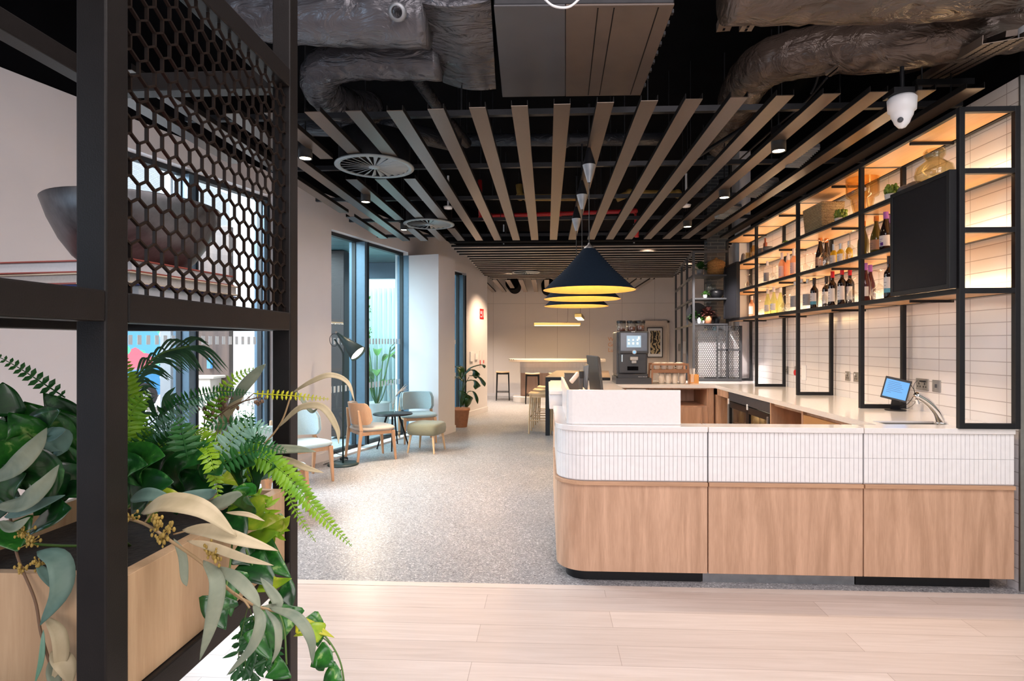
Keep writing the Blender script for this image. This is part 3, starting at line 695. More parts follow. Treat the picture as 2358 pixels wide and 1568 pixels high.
pipe([(1420, 458, 7.6), (1450, 445, 7.6), (1560, 446, 7.6), (1572, 462, 7.6)], .045, M['yellow'], 'ochre lagged pipe right of the pendant cords')
pipe([(1055, 322, 6.0), (1300, 322, 6.0), (1540, 320, 6.0)], .065, M['wrap_black'], 'dark lagged pipe crossing just past the nearest rail')
pipe([(670, 290, 5.4), (900, 296, 5.4), (1060, 330, 5.6)], .09, M['wrap_black'], 'dark lagged pipe above the nearest diffuser')
pipe([(1590, 370, 5.8), (1800, 240, 4.6)], .02, M['galv_dark'], 'thin dark conduit sloping above the bar')
pipe([(960, 180, 4.4), (1020, 262, 5.0), (1075, 330, 5.8)], .05, M['wrap_black'], 'dark pipe slanting down right of the duct elbow')
# cool strip fittings above the bar
for a, b_, lb in (((1823, 380, 4.9), (1872, 335, 4.6), 'ribbed pale strip fitting above the near shelves'), ((1728, 450, 5.9), (1782, 412, 5.6), 'ribbed pale strip fitting above the middle shelves'), ((1655, 500, 6.8), (1698, 472, 6.5), 'ribbed pale strip fitting above the far shelves')):
    u, w_ = P(*a), P(*b_); t = thing('strip_fitting', lb, 'light fitting', u, 0, 'ribbed strip fittings above the bar')
    obj('body', MB().bar(u, w_, .12, .04), M['galv'], t, .004, world=True)
    m2 = MB()
    for i in range(12):
        c = u.lerp(w_, (i+.5)/12); dd = (w_-u).normalized().cross(Vector((0, 0, 1))).normalized(); m2.bar(c-dd*.062-Vector((0, 0, .024)), c+dd*.062-Vector((0, 0, .024)), .006, .008)
    obj('rib', m2, M['diffuser'], t, world=True)
# duct stubs by the back wall
for px, py, lb in ((1183, 668, 'black round duct stub by the back wall, left one'), (1262, 672, 'black round duct stub by the back wall, right one')):
    q = at(px, py, Y=15.9); tag(obj('duct_stub', MB().cyl((q.x, 15.2, q.z+.12), (q.x, 16.44, q.z+.12), .18, n=24), M['ceil']), lb, 'duct')
# black square beam between the fields
tag(obj('ceiling_beam', MB().box(-1.45, 2.84, 8.45, 8.62, 3.0, 3.14), M['ceil']), 'black crossbeam between long and crosswise baffles', 'beam')
tag(obj('ceiling_beam', MB().box(-1.3, 2.84, 13.06, 13.2, 3.0, 3.12), M['ceil']), 'black crossbeam behind the crosswise baffles', 'beam')

# ---- pendants over the left leg of the bar
def pendant(dy, label):
    X = .318 if True else 0
    t = thing('pendant_lamp', label, 'pendant lamp', (X, dy, 1.90), 0, 'dark conical pendant lamps over the bar')
    R = .345; hh = .33
    obj('shade', MB().lathe([(R, 0), (R*.52, hh*.48), (.045, hh*.945), (.03, hh*.96)], 64), M['shade'], t)
    obj('shade_lining', MB().lathe([(R*.999, .0003), (R*.985, .002), (R*.512, hh*.468), (.035, hh*.93)], 64), M['gold'], t)
    obj('collar', MB().lathe([(.04, hh*.95), (.036, hh*.985), (.012, hh*1.03), (.006, hh*1.08)], 20), M['steel'], t)
    obj('bulb', MB().sphere((0, 0, .13), .045, 14, 10), M['bulb'], t)
    zc = 2.97-1.90
    obj('cord', MB().cyl((0, 0, hh*1.05), (0, 0, zc-.26), .0035, n=6), M['plastic_black'], t)
    obj('canopy', MB().lathe([(.05, zc-.13), (.012, zc-.001)], 20), M['plastic_black'], t)
    obj('canopy_cone', MB().lathe([(.012, zc-.262), (.05, zc-.1305)], 20), M['galv'], t)
    obj('stem', MB().cyl((0, 0, zc-.01), (0, 0, 3.3-1.9), .008, n=6), M['plastic_black'], t)
    light('pendant_glow', 'POINT', (X, dy, 1.90+.10), 15, (1, .66, .28), radius=.05)
    return t
M['bulb'] = mat_emit('warm_bulb', (1, .72, .35), 20)
for px, dy, lb in ((1356, 4.36, 'dark conical pendant lamp nearest the camera'), (1338, 5.23, 'middle one of the dark conical pendant lamps'), (1328, 6.23, 'farthest of the dark conical pendant lamps')):
    t = pendant(dy, lb)
# linear brass pendants
def linear(loc, L, rz, label, w=.06):
    t = thing('linear_pendant', label, 'pendant lamp', loc, rz, 'brass linear pendant lamps')
    obj('housing', MB().box(-L/2, L/2, -w/2, w/2, .012, .075), M['brass'], t, .008)
    obj('diffuser', MB().box(-L/2+.02, L/2-.02, -w/2+.008, w/2-.008, 0, .0119), M['linear_led'], t)
    obj('cord', MB().tube([(.22, 0, .07), (.26, 0, .10), (.27, 0, .5), (.27, 0, 3.0-loc[2])], .003, 5), M['plastic_black'], t)
    light('linear_glow', 'AREA', (loc[0], loc[1], loc[2]-.02), 26, (1, .68, .34), rot=(0, 0, rz), size=L*.9, size_y=.05)
M['linear_led'] = mat_emit('linear_led_diffuser', (1, .70, .30), 5)
q = at(1283, 750, Y=14.5); linear((q.x, 14.5, q.z), 1.17, 0, 'long brass linear pendant above the high bar')
q = at(1335, 735, Y=10.3); linear((q.x, 10.3, q.z), 1.1, math.radians(84), 'brass linear pendant seen end on above the dark island', .12)
# ================================================================== THE BAR COUNTER
YF = 3.63; ZT = .985
XL, XR = .065, 2.82; RC = .19            # left face, right end, corner radius
seams = [.997, 1.934]
# path of the outer face, from the far end of the left side, round the corner, along the front
def path(off=0, step=.0263, y_end=4.80, xend=XR):
    """points and outward normals at equal arc steps along the counter face pushed out by off"""
    L1 = y_end-(YF+RC); L2 = RC*PI/2; L3 = xend-(XL+RC)
    out = []; n = int((L1+L2+L3)/step)
    for i in range(n+1):
        s_ = i*step
        out.append(path_at(s_, off, y_end))
    return out
def path_at(s_, off=0, y_end=4.80):
    L1 = y_end-(YF+RC); L2 = RC*PI/2
    if s_ < L1: return Vector((XL-off, y_end-s_, 0)), Vector((-1, 0, 0))
    if s_ < L1+L2:
        a = (s_-L1)/RC; c = Vector((XL+RC, YF+RC, 0)); nrm = Vector((-math.cos(a), -math.sin(a), 0)); return c+nrm*(RC+off), nrm
    return Vector((XL+RC+(s_-L1-L2), YF-off, 0)), Vector((0, -1, 0))
YE = 4.80; L1 = YE-(YF+RC); L2 = RC*PI/2
def s_of_x(x): return L1+L2+(x-XL-RC)
mods = [(0, s_of_x(seams[0])-.0035), (s_of_x(seams[0])+.0035, s_of_x(seams[1])-.0035), (s_of_x(seams[1])+.0035, s_of_x(XR))]
names = ['curved left section', 'middle section', 'right section beside the tiled wall']
def wallstrip(mb, s0, s1, off0, off1, z0, z1, n=1):
    """thick skin between two offsets over an arc range"""
    st = [s0] + [v for v in [L1*.999]+[L1+L2*i/14 for i in range(15)] if s0 < v < s1] + [s1]
    A = [path_at(v, off0)[0] for v in st]; B = [path_at(v, off1)[0] for v in st]; m_ = len(st)
    vs = [Vector((p.x, p.y, z)) for p in A for z in (z0, z1)] + [Vector((p.x, p.y, z)) for p in B for z in (z0, z1)]
    fs = []
    for i in range(m_-1):
        a, b_ = 2*i, 2*i+2; o = 2*m_
        fs += [(a, b_, b_+1, a+1), (o+a, o+a+1, o+b_+1, o+b_), (a+1, b_+1, o+b_+1, o+a+1), (a, o+a, o+b_, b_)]
    fs += [(0, 1, 2*m_+1, 2*m_), (2*m_-2, 4*m_-2, 4*m_-1, 2*m_-1)]
    mb.add(vs, fs); return mb
for i, (s0, s1) in enumerate(mods):
    p0 = path_at((s0+s1)/2)[0]
    t = thing('bar_counter', 'white tiled and oak bar front, %s' % names[i], 'bar counter', (p0.x, p0.y, 0), 0, 'bar front sections')
    obj('oak_panel', wallstrip(MB(), s0, s1, 0, -.10, .075, .615), M['oak'], t, .002, world=True)
    obj('oak_ledge', wallstrip(MB(), s0, s1, .014, -.09, .616, .640), M['oak_x'], t, .003, world=True)
    obj('grout_backing', wallstrip(MB(), s0, s1, -.006, -.10, .641, .951), M['grout'], t, world=True)
    tl = MB(); w = .0263; nn = max(1, round((s1-s0)/w)); w = (s1-s0)/nn; g = .0018
    for j in range(nn):
        a0, a1 = s0+j*w+g/2, s0+(j+1)*w-g/2
        for z0, z1 in ((.647, .7975), (.7995, .950)):
            P0, n0 = path_at(a0); P1, n1 = path_at(a1); Q0 = P0-n0*.008; Q1 = P1-n1*.008; c = .0012
            o0, o1 = P0+(P1-P0)*.03, P1-(P1-P0)*.03
            vs = [Vector((q.x, q.y, z)) for q, z in ((Q0, z0), (Q1, z0), (Q1, z1), (Q0, z1), (P0-n0*c, z0), (P1-n1*c, z0), (P1-n1*c, z1), (P0-n0*c, z1), (o0, z0+c), (o1, z0+c), (o1, z1-c), (o0, z1-c))]
            tl.add(vs, [(0, 4, 5, 1), (1, 5, 6, 2), (2, 6, 7, 3), (3, 7, 4, 0), (4, 8, 9, 5), (5, 9, 10, 6), (6, 10, 11, 7), (7, 11, 8, 4), (8, 11, 10, 9)])
    obj('tile_cladding', tl, M['counter_tile'], t, world=True)
    obj('plinth', wallstrip(MB(), s0+(.12 if i == 0 else -.02), s1-(.02 if i != 2 else .10), -.06, -.10, 0, .0745), M['galv'] if i == 1 else M['black'], t, world=True)
    obj('carcass', wallstrip(MB(), s0-.002, s1+.001, -.1005, -.125, .075, .95), M['black'], t, world=True)
    top = wallstrip(MB(), s0-.002, s1+(.0 if i != 2 else 0), .012, -.145, .952, ZT)
    obj('countertop', top, M['quartz'], t, .003, world=True)

# raised outer block of the left leg with its own top
t = thing('raised_counter', 'raised white tiled block at the far left end of the counter', 'bar counter', (.1, 5.4, 0))
obj('lower_body', MB().box(.068, .20, 4.802, 6.04, .0, .952), M['oak'], t, .004, world=True)
obj('tile_face', MB().box(.022, .142, 4.83, 6.02, .9535, 1.075), M['counter_tile'], t, .004, world=True)
m2 = MB().prism([(.018, 4.805), (.146, 4.805), (.146, 6.05), (.08, 6.05), (.035, 6.03), (.018, 5.96)], 1.077, 1.107)
obj('top', m2, M['quartz'], t, .003, world=True)

# the main U shaped worktop: left leg, back run, right leg with the sink cut-out
SX0, SX1, SY0, SY1 = 2.16, 2.56, 3.80, 3.96
mb = MB(); zt0 = .945
mb.box(.21, .87, 3.79, 7.28, zt0, ZT)                   # left leg
mb.box(.05, 2.09, 7.28, 8.10, zt0, ZT)                  # back run
mb.box(2.09, 2.858, SY1, 8.10, zt0, ZT).box(2.09, SX0, 3.776, SY1, zt0, ZT).box(SX1, 2.858, 3.776, SY1, zt0, ZT).box(SX0, SX1, 3.776, SY0, zt0, ZT)
tag(obj('worktop', mb, M['quartz']), 'pale quartz worktop running in a U behind the bar front', 'worktop')
t = thing('sink', 'slim undermounted basin in the worktop beside the curved tap', 'sink', (2.4, 3.88, .86))
e = .004
m2 = MB().box(SX0+e, SX1-e, SY0+e, SY1-e, .86, .865).box(SX0+e, SX0+2*e, SY0+e, SY1-e, .865, .975).box(SX1-2*e, SX1-e, SY0+e, SY1-e, .865, .975).box(SX0+e, SX1-e, SY0+e, SY0+2*e, .865, .975).box(SX0+e, SX1-e, SY1-2*e, SY1-e, .865, .975)
obj('basin', m2, M['steel'], t, world=True)
obj('drain', MB().lathe([(0, .008), (.03, .008), (.03, .006)], 16), M['chrome'], t)
# cabinets below, inner faces
def cab(name, label, x0, x1, y0, y1, face, group=None):
    return thing(name, label, 'cabinet', ((x0+x1)/2, (y0+y1)/2, 0), 0, group)
ZC = .943
def carc(mb, x0, x1, y0, y1, z0, z1, open_, th=.018):
    """open fronted box; open_ in '-x','-y','+x'"""
    if open_ != '-x': mb.box(x0, x0+th, y0, y1, z0, z1)
    if open_ != '+x': mb.box(x1-th, x1, y0, y1, z0, z1)
    if open_ != '-y': mb.box(x0+th, x1-th, y0, y0+th, z0, z1)
    mb.box(x0+(th if open_ != '-x' else 0), x1-(th if open_ != '+x' else 0), y1-th, y1, z0, z1)
    mb.box(x0+th, x1-th, y0+th, y1-th, z0, z0+th).box(x0+th, x1-th, y0+th, y1-th, z1-th, z1); return mb
# back run cabinets
t = cab('base_cabinet', 'oak base cabinet with an open niche under the coffee machine run', 1.2, 2.0, 7.32, 8.05, '-y')
obj('carcass', carc(MB(), 1.28, 2.02, 7.34, 8.0, .70, ZC, '-y').box(1.28, 2.02, 7.36, 8.0, .08, .70), M['oak'], t, world=True)
obj('door', MB().box(1.285, 1.945, 7.34, 7.358, .10, .70), M['oak'], t, .002, world=True)
obj('end_panel', MB().box(2.021, 2.085, 7.33, 7.40, 0, ZC), M['oak'], t, .002, world=True)
t = cab('base_cabinet', 'plain oak base cabinet hidden behind the white screen', .9, 1.27, 7.3, 8, '-y')
obj('carcass', MB().box(.90, 1.275, 7.355, 8.0, .08, ZC), M['oak'], t, world=True)
obj('door', MB().box(.905, 1.27, 7.335, 7.353, .10, .93), M['oak'], t, .002, world=True)
obj('handle', MB().box(1.0, 1.24, 7.318, 7.334, .915, .93), M['white_ceramic'], t, .002, world=True)
t = cab('base_cabinet', 'oak carcass under the left worktop leg', .25, .85, 3.9, 7.3, '+x')
obj('carcass', MB().box(.23, .84, 3.80, 7.30, .0, ZC), M['oak'], t, world=True)
# right leg: fridge niche, bottle fridges, open bays
def yx(px, X=2.10): return at(px, CY, X=X).y
YA = yx(1641, 2.11); ya, yb, yc, yd, ye = yx(1676, 2.11), yx(1772, 2.11), yx(1777, 2.11), yx(1845, 2.11), 4.0
t = cab('base_cabinet', 'oak cabinet framing the recessed fridge in the far corner', 2.11, 2.8, ya, YA, '-x')
obj('frame', MB().box(2.11, 2.80, YA-.02, 7.27, 0, ZC).box(2.11, 2.16, ya+.03, YA-.021, .86, ZC).box(2.11, 2.80, ya, ya+.028, 0, ZC).box(2.78, 2.80, ya+.03, YA-.021, 0, ZC), M['oak'], t, .002, world=True)
def fridge(y0, y1, x0, label, doors, logo=False):
    t = thing('bottle_fridge', label, 'fridge', ((x0+2.75)/2, (y0+y1)/2, 0))
    obj('cabinet', carc(MB(), x0+.05, 2.75, y0, y1, .05, .90, '-x'), M['plastic_black'], t, world=True)
    obj('header', MB().box(x0, x0+.05, y0, y1, .84, .935 if doors == 2 else .86), M['plastic_grey'], t, .003, world=True)
    w = (y1-y0)/doors
    for i in range(doors):
        a, b_ = y0+i*w+.004, y0+(i+1)*w-.004
        m2 = MB().box(x0, x0+.03, a, a+.04, .1, .83).box(x0, x0+.03, b_-.04, b_, .1, .83).box(x0, x0+.03, a+.04, b_-.04, .1, .15).box(x0, x0+.03, a+.04, b_-.04, .76, .83)
        d = obj('door', m2, M['plastic_black'], t, .003, world=True)
        obj('glass', MB().box(x0+.012, x0+.016, a+.04, b_-.04, .15, .76), M['fridge_glass'], d, world=True)
        obj('handle', MB().box(x0-.02, x0-.001, b_-.03 if i else a+.02, b_-.012 if i else a+.038, .3, .8), M['steel'], d, .003, world=True)
        obj('hinge', MB().box(x0-.012, x0-.001, b_-.03, b_-.005, .80, .86), M['plastic_white'], d, .002, world=True)
    m2 = MB()
    for z in (.35, .58): m2.box(x0+.06, 2.70, y0+.02, y1-.02, z, z+.006)
    obj('shelf', m2, M['steel'], t, world=True)
    if logo: obj('badge', text_mb('EPTA', .028, (x0-.0015, y0+.09, .785), (0, -1, 0), (0, 0, 1)), M['steel'], t, world=True)
    l = light('fridge_lamp', 'AREA', (x0+.20, (y0+y1)/2, .88), 1.5, (1, .85, .6), size=.3)
    return t
M['fridge_bottle'] = mat('green_fridge_bottle', (.16, .13, .04), .2, 0, .1)
M['fridge_can'] = mat('pale_fridge_carton', (.65, .50, .30), .4, 0, .1)
fridge(yb, ya-.01, 2.115, 'black double door bottle fridge under the right worktop', 2)
fridge(ya+.06, YA-.05, 2.30, 'single door fridge recessed in the far corner under the worktop', 1)
i = 0
for dy in range(8):
    for row in range(2):
        y = yb+.07+dy*(ya-yb-.14)/7; x = 2.24+row*.12; z0 = .587 if (dy % 3) else .357
        m2 = MB().lathe([(0, 0), (.03, 0), (.031, .10), (.014, .15), (.013, .165)], 12, (x, y, z0))
        tag(obj('chilled_bottle', m2, M['fridge_bottle'] if (dy+row) % 2 else M['fridge_can']), 'small bottle chilled behind the glass of the double door fridge', 'bottle', 'small bottles inside the double fridge')
t = cab('base_cabinet', 'oak cabinet with an open bay right of the double fridge', 2.11, 2.8, yd, yb, '-x')
obj('carcass', carc(MB(), 2.11, 2.80, yd, yb-.01, 0, ZC, '-x', .03), M['oak'], t, world=True)
t = cab('base_cabinet', 'long oak cabinet with a shallow rail and open bay next to the sink', 2.11, 2.8, 4.0, yd, '-x')
obj('carcass', carc(MB(), 2.11, 2.80, 3.99, yd-.002, 0, ZC, '-x', .03), M['oak'], t, world=True)
obj('rail', MB().box(2.112, 2.135, 4.02, yd-.032, .83, .912), M['oak_y'], t, .002, world=True)
# low white screens on the counter
q0 = at(1305, 940, Y=3.70); q1 = at(1567, 940, Y=3.70)
pts = [(q0.x+.02, 5.15), (q0.x, 5.15), (q0.x, 3.73), (q0.x+.012, 3.705), (q0.x+.035, 3.695), (q1.x, 3.695), (q1.x, 3.715), (q0.x+.045, 3.715), (q0.x+.027, 3.722), (q0.x+.02, 3.74)]
tag(obj('counter_screen', MB().prism(pts, ZT+.001, 1.205), M['quartz'], None, .002), 'low white L shaped screen standing on the bar counter', 'screen')

# ---- wall shelving frames
XF = 2.50; XW = 2.835; T = .032
hoopY = [3.60, 4.70, 5.86, 7.00, 8.12]
lv = [2.925, 2.555, 2.20, 1.835]
xf = at(2210, 700, Y=3.60).x
XF = round(xf, 3)
t = thing('shelf_unit', 'black steel framed wall shelving with glowing oak shelves over the bar', 'shelving', (XF, 5.8, ZT))
for i, y in enumerate(hoopY):
    m2 = MB(); zt_ = 2.925; z0 = ZT+.002
    m2.box(XF, XF+T, y, y+T, z0, zt_).box(XW-T, XW, y, y+T, z0, zt_).box(XF+T, XW-T, y, y+T, z0, z0+T).box(XF+T, XW-T, y, y+T, zt_-T, zt_)
    for z in lv[1:]: m2.box(XF+T, XW-T, y, y+T, z-T, z)
    obj('hoop_frame', m2, M['black'], t, .002, world=True)
for z in lv:
    obj('long_rail', MB().box(XF-.001, XF+T-.002, hoopY[0]+T, hoopY[-1], z-T, z), M['black'], t, .002, world=True)
    obj('long_rail', MB().box(XW-T, XW, hoopY[0]+T, hoopY[-1], z-T, z), M['black'], t, .002, world=True)
for z, wd in zip(lv, ('top', 'second', 'third', 'bottom')):
    for a, b_ in zip(hoopY[:-1], hoopY[1:]):
        obj('shelf_board', MB().box(XF+T, XW-T-.014, a+T+.001, b_-.001, z-.030, z-.008), M['oak_y'], t, world=True)
    m2 = MB()
    for a, b_ in zip(hoopY[:-1], hoopY[1:]):
        mid = (a+b_)/2; m2.box(XF+T, XW-T, a+.52, a+.535, z-.052, z-.033)
    obj('bracket', m2, M['black'], t, world=True)
# LED strips: tucked at the back edge, on top of the three lower shelves
for z in lv[1:]:
    m2 = MB()
    for a, b_ in zip(hoopY[:-1], hoopY[1:]): m2.box(XW-T-.013, XW-T-.002, a+T+.01, b_-.01, z-.02, z-.008)
    obj('led_strip', m2, M['led'], t, world=True)
for z in lv[1:]:
    for a, b_ in zip(hoopY[:-1], hoopY[1:]):
        light('shelf_led', 'AREA', (XW-.020, (a+b_)/2, z+.006), 1.9, (1, .70, .42), rot=(math.radians(180), 0, 0), size=.02, size_y=(b_-a)*.93)
# black cupboards in the shelving
def cupboard(y0, y1, label):
    t = thing('sliding_panel', label, 'panel', (XF, (y0+y1)/2, lv[3]), 0, 'black sliding panels on the wall shelving')
    x0 = XF-.046
    obj('panel', MB().box(x0+.006, XF-.004, y0+.0285, y1-.0285, lv[3]+.0285, lv[1]-.0285), M['graphite_dark'], t, .001, world=True)
    obj('frame', MB().box(x0, XF-.003, y0, y0+.028, lv[3], lv[1]).box(x0, XF-.003, y1-.028, y1, lv[3], lv[1]).box(x0, XF-.003, y0+.028, y1-.028, lv[3], lv[3]+.028).box(x0, XF-.003, y0+.028, y1-.028, lv[1]-.028, lv[1]), M['black'], t, .002, world=True)
M['graphite_dark'] = mat('dark_felt_panel', (.010, .010, .013), .7, 0, .08, 40, spec=.2)
yk0 = yx(2055, XF-.03)
cupboard(3.62, yk0, 'near black sliding panel below the round glass vase')
cupboard(yx(1699, XF-.03), 8.10, 'far black sliding panel at the end of the shelves')

# ---- things on the shelves
XM = 2.655
def yat(px, X=XM): return at(px, CY, X=X).y
def wine_prof(h=.315, r=.037, kind='bordeaux'):
    if kind == 'burgundy': return [(0, 0), (r*.9, 0), (r*1.05, .004), (r*1.05, h*.40), (r*.98, h*.50), (r*.62, h*.66), (r*.42, h*.76), (r*.38, h*.80), (r*.38, h*.985), (r*.40, h)]
    if kind == 'clear': return [(0, 0), (r*1.2, 0), (r*1.25, .005), (r*1.25, h*.62), (r*1.0, h*.72), (r*.45, h*.80), (r*.42, h*.86), (r*.42, h)]
    return [(0, 0), (r*.95, 0), (r, .004), (r, h*.58), (r*.92, h*.64), (r*.45, h*.72), (r*.38, h*.76), (r*.38, h*.985), (r*.40, h)]
def bottle(name, px, z, label, h=.32, kind='bordeaux', glass='b_dark', cap='b_cap_black', paper='label_white', band=None, r=.037, X=XM, cat='bottle', caph=.18, grp='bottles on the lit bar shelves', emblem=None):
    y = yat(px, X); t = thing(name, label, cat, (X, y, z+.001), math.radians(200), grp)
    pr = wine_prof(h, r, kind); obj('glass_body', MB().lathe(pr, 20), M[glass], t)
    nr = r*.42
    obj('capsule', MB().lathe([(nr*1.02, h*(1-caph)), (nr*1.04, h*.985), (nr*1.1, h*1.003), (0, h*1.008)], 16), M[cap], t)
    if paper:
        lz0, lz1 = h*.16, h*(.52 if kind != 'burgundy' else .40); rr = pr[2][0]*1.012 if kind != 'burgundy' else r*1.063
        m2 = MB(); n = 14; rows = [[Vector((rr*math.cos(a), rr*math.sin(a), zz)) for a in [math.radians(-75+150*i/n) for i in range(n+1)]] for zz in (lz0, lz1)]
        m2.grid(rows); lb = obj('paper_label', m2, M[paper], t)
        m3 = MB(); rr *= 1.003
        for k_ in range(3):
            z_ = lz0+(lz1-lz0)*(.25+.2*k_); w_ = (.30, .18, .38)[k_]
            m3.grid([[Vector((rr*math.cos(a), rr*math.sin(a), zz)) for a in [-w_+2*w_*i/6+(-.2) for i in range(7)]] for zz in (z_, z_+.003)])
        if emblem:
            m3.grid([[Vector((rr*math.cos(a), rr*math.sin(a), zz)) for a in [-.28+.56*i/6 for i in range(7)]] for zz in (lz0+.004, lz0+.03)])
        obj('print', m3, M['ink_violet' if emblem else 'ink'], lb)
        if band:
            m3 = MB().grid([[Vector((rr*math.cos(a), rr*math.sin(a), zz)) for a in [math.radians(-75+150*i/n) for i in range(n+1)]] for zz in (lz0, lz0+(lz1-lz0)*.28)]); obj('blue_band', m3, M[band], lb)
    return t
M['b_dark'] = mat('black_wine_glass', (.012, .006, .006), .08, 0, .05, 5, spec=.8)
M['b_olive'] = mat('olive_wine_glass', (.10, .075, .012), .1, 0, .05, 5, spec=.8)
M['b_wine'] = mat('purple_red_wine', (.07, .012, .018), .1, 0, .05, 5, spec=.8)
def mat_liquid(name, col, a=.55):
    m, nt, b, out = new_mat(name); b.inputs['Base Color'].default_value = (*col, 1); b.inputs['Roughness'].default_value = .05
    tr = nt.nodes.new('ShaderNodeBsdfTransparent'); tr.inputs[0].default_value = (*[min(1, c*1.15) for c in col], 1)
    mx = nt.nodes.new('ShaderNodeMixShader'); mx.inputs[0].default_value = 1-a; nt.links.new(tr.outputs[0], mx.inputs[1]); nt.links.new(b.outputs[0], mx.inputs[2]); nt.links.new(mx.outputs[0], out.inputs[0]); return m
M['b_rose'] = mat_liquid('rose_wine', (.95, .60, .38), .55)
M['b_white'] = mat_liquid('pale_white_wine', (.80, .80, .45), .7)
M['b_gold'] = mat_liquid('golden_drink', (.75, .55, .05), .5)
M['b_clear'] = mat_liquid('clear_spirit', (.92, .92, .88), .85)
M['b_cap_black'] = mat('dark_capsule', (.02, .012, .012), .4); M['b_cap_red'] = mat('red_capsule', (.55, .01, .02), .35)
M['b_cap_purple'] = mat('lilac_capsule', (.35, .12, .50), .35); M['b_cap_white'] = mat('pale_capsule', (.75, .70, .70), .4)
M['b_cap_orange'] = mat('orange_capsule', (.60, .18, .02), .4); M['b_cap_silver'] = mat('silver_cap', (.5, .5, .5), .3, .8)
M['label_white'] = mat('white_label_paper', (.74, .72, .72), .7, 0, .02); M['label_pink'] = mat('pink_label_paper', (.72, .52, .50), .7, 0, .02)
M['label_grey'] = mat('grey_label_paper', (.30, .30, .32), .7); M['label_copper'] = mat('copper_label', (.45, .22, .12), .5)
M['band_blue'] = mat('blue_band', (.10, .35, .48), .6); M['ink'] = mat('dark_ink', (.06, .05, .06), .7); M['ink_violet'] = mat('violet_ink', (.12, .03, .25), .7)
def stemglass(px, z, label, s=1.0, inv=True, X=XM):
    y = yat(px, X); t = thing('wine_glass', label, 'wine glass', (X, y, z+.001), 0, 'clear wine glasses on the lit bar shelves')
    h = .20*s
    if inv:   # standing on its rim
        pr = [(.034*s, 0), (.043*s, .045*s), (.040*s, .075*s), (.018*s, .105*s), (.004*s, .118*s), (.0035*s, .19*s), (.030*s, .198*s), (.036*s, .200*s)]
    else:
        pr = [(.036*s, 0), (.03*s, .003), (.0035*s, .01), (.0035*s, .085*s), (.018*s, .098*s), (.041*s, .13*s), (.042*s, .16*s), (.034*s, .205*s)]
    obj('bowl', MB().lathe(pr, 20), M['clear_lit'], t)
    return t
M['clear_lit'] = mat_glass('wine_glass_clear', (.93, .93, .91), 0, .12)
L1z, L2z, L3z = 1.835, 2.20, 2.555
# bottom lit shelf
bottle('wine_bottle', 1731, L1z, 'rose bottle alone at the far end of the bottom lit shelf', .28, glass='b_rose', cap='b_cap_white', paper='label_pink')
stemglass(1747, L1z, 'upturned wine glass right of the lone rose bottle on the bottom shelf')
bottle('wine_bottle', 1768, L1z, 'white wine bottle, left one of the pair on the bottom shelf', .32, 'burgundy', 'b_white', 'b_cap_white', 'label_white')
bottle('wine_bottle', 1782, L1z, 'white wine bottle, right one of the pair on the bottom shelf', .32, 'burgundy', 'b_white', 'b_cap_white', 'label_white', X=2.64)
bottle('wine_bottle', 1797, L1z, 'slim white wine bottle behind upturned glasses on the bottom shelf', .31, 'burgundy', 'b_white', 'b_cap_white', None, X=2.70)
stemglass(1803, L1z, 'left upturned glass in front of the slim white wine bottle', X=2.60)
stemglass(1815, L1z, 'right upturned glass near the slim white wine bottle')
bottle('spirit_bottle', 1831, L1z, 'clear bottle with grey disc left of the middle post, bottom shelf', .33, 'clear', 'b_clear', 'b_cap_silver', 'label_grey', caph=.12)
bottle('spirit_bottle', 1846, L1z, 'clear bottle just right of the middle post, bottom shelf', .34, 'clear', 'b_clear', 'b_cap_silver', None, caph=.12)
bottle('spirit_bottle', 1860, L1z, 'clear bottle with grey disc beside the first dark wine bottle', .32, 'clear', 'b_clear', 'b_cap_silver', 'label_grey', caph=.12)
bottle('wine_bottle', 1875, L1z, 'dark wine bottle with blue banded label left of the red capped ones', .315, band='band_blue')
bottle('wine_bottle', 1903, L1z, 'dark capped wine bottle half hidden behind an upturned glass', .315, X=2.70)
stemglass(1898, L1z, 'upturned glass in front of the dark capped wine bottle', 1.1, X=2.60)
bottle('wine_bottle', 1917, L1z, 'red capped wine bottle, first of the three', .335, cap='b_cap_red')
bottle('wine_bottle', 1939, L1z, 'red capped wine bottle, middle and tallest of the three', .34, cap='b_cap_red', X=2.64)
bottle('wine_bottle', 1957, L1z, 'red capped wine bottle, third and half behind a glass', .33, cap='b_cap_red', X=2.70)
stemglass(1963, L1z, 'upturned glass right of the three red capped bottles', 1.1, X=2.60)
bottle('wine_bottle', 1993, L1z, 'lilac capped red wine bottle in front on the bottom shelf', .325, 'burgundy', 'b_wine', 'b_cap_purple', 'label_white', X=2.62)
bottle('wine_bottle', 2004, L1z, 'lilac capped red wine bottle behind its twin on the bottom shelf', .32, 'burgundy', 'b_wine', 'b_cap_purple', None, X=2.70)
stemglass(2024, L1z, 'large upturned glass between lilac capped bottles and near black panel', 1.25)
bottle('wine_bottle', 2048, L1z, 'dark wine bottle with blue banded label against the near black panel', .33, band='band_blue', X=2.62)
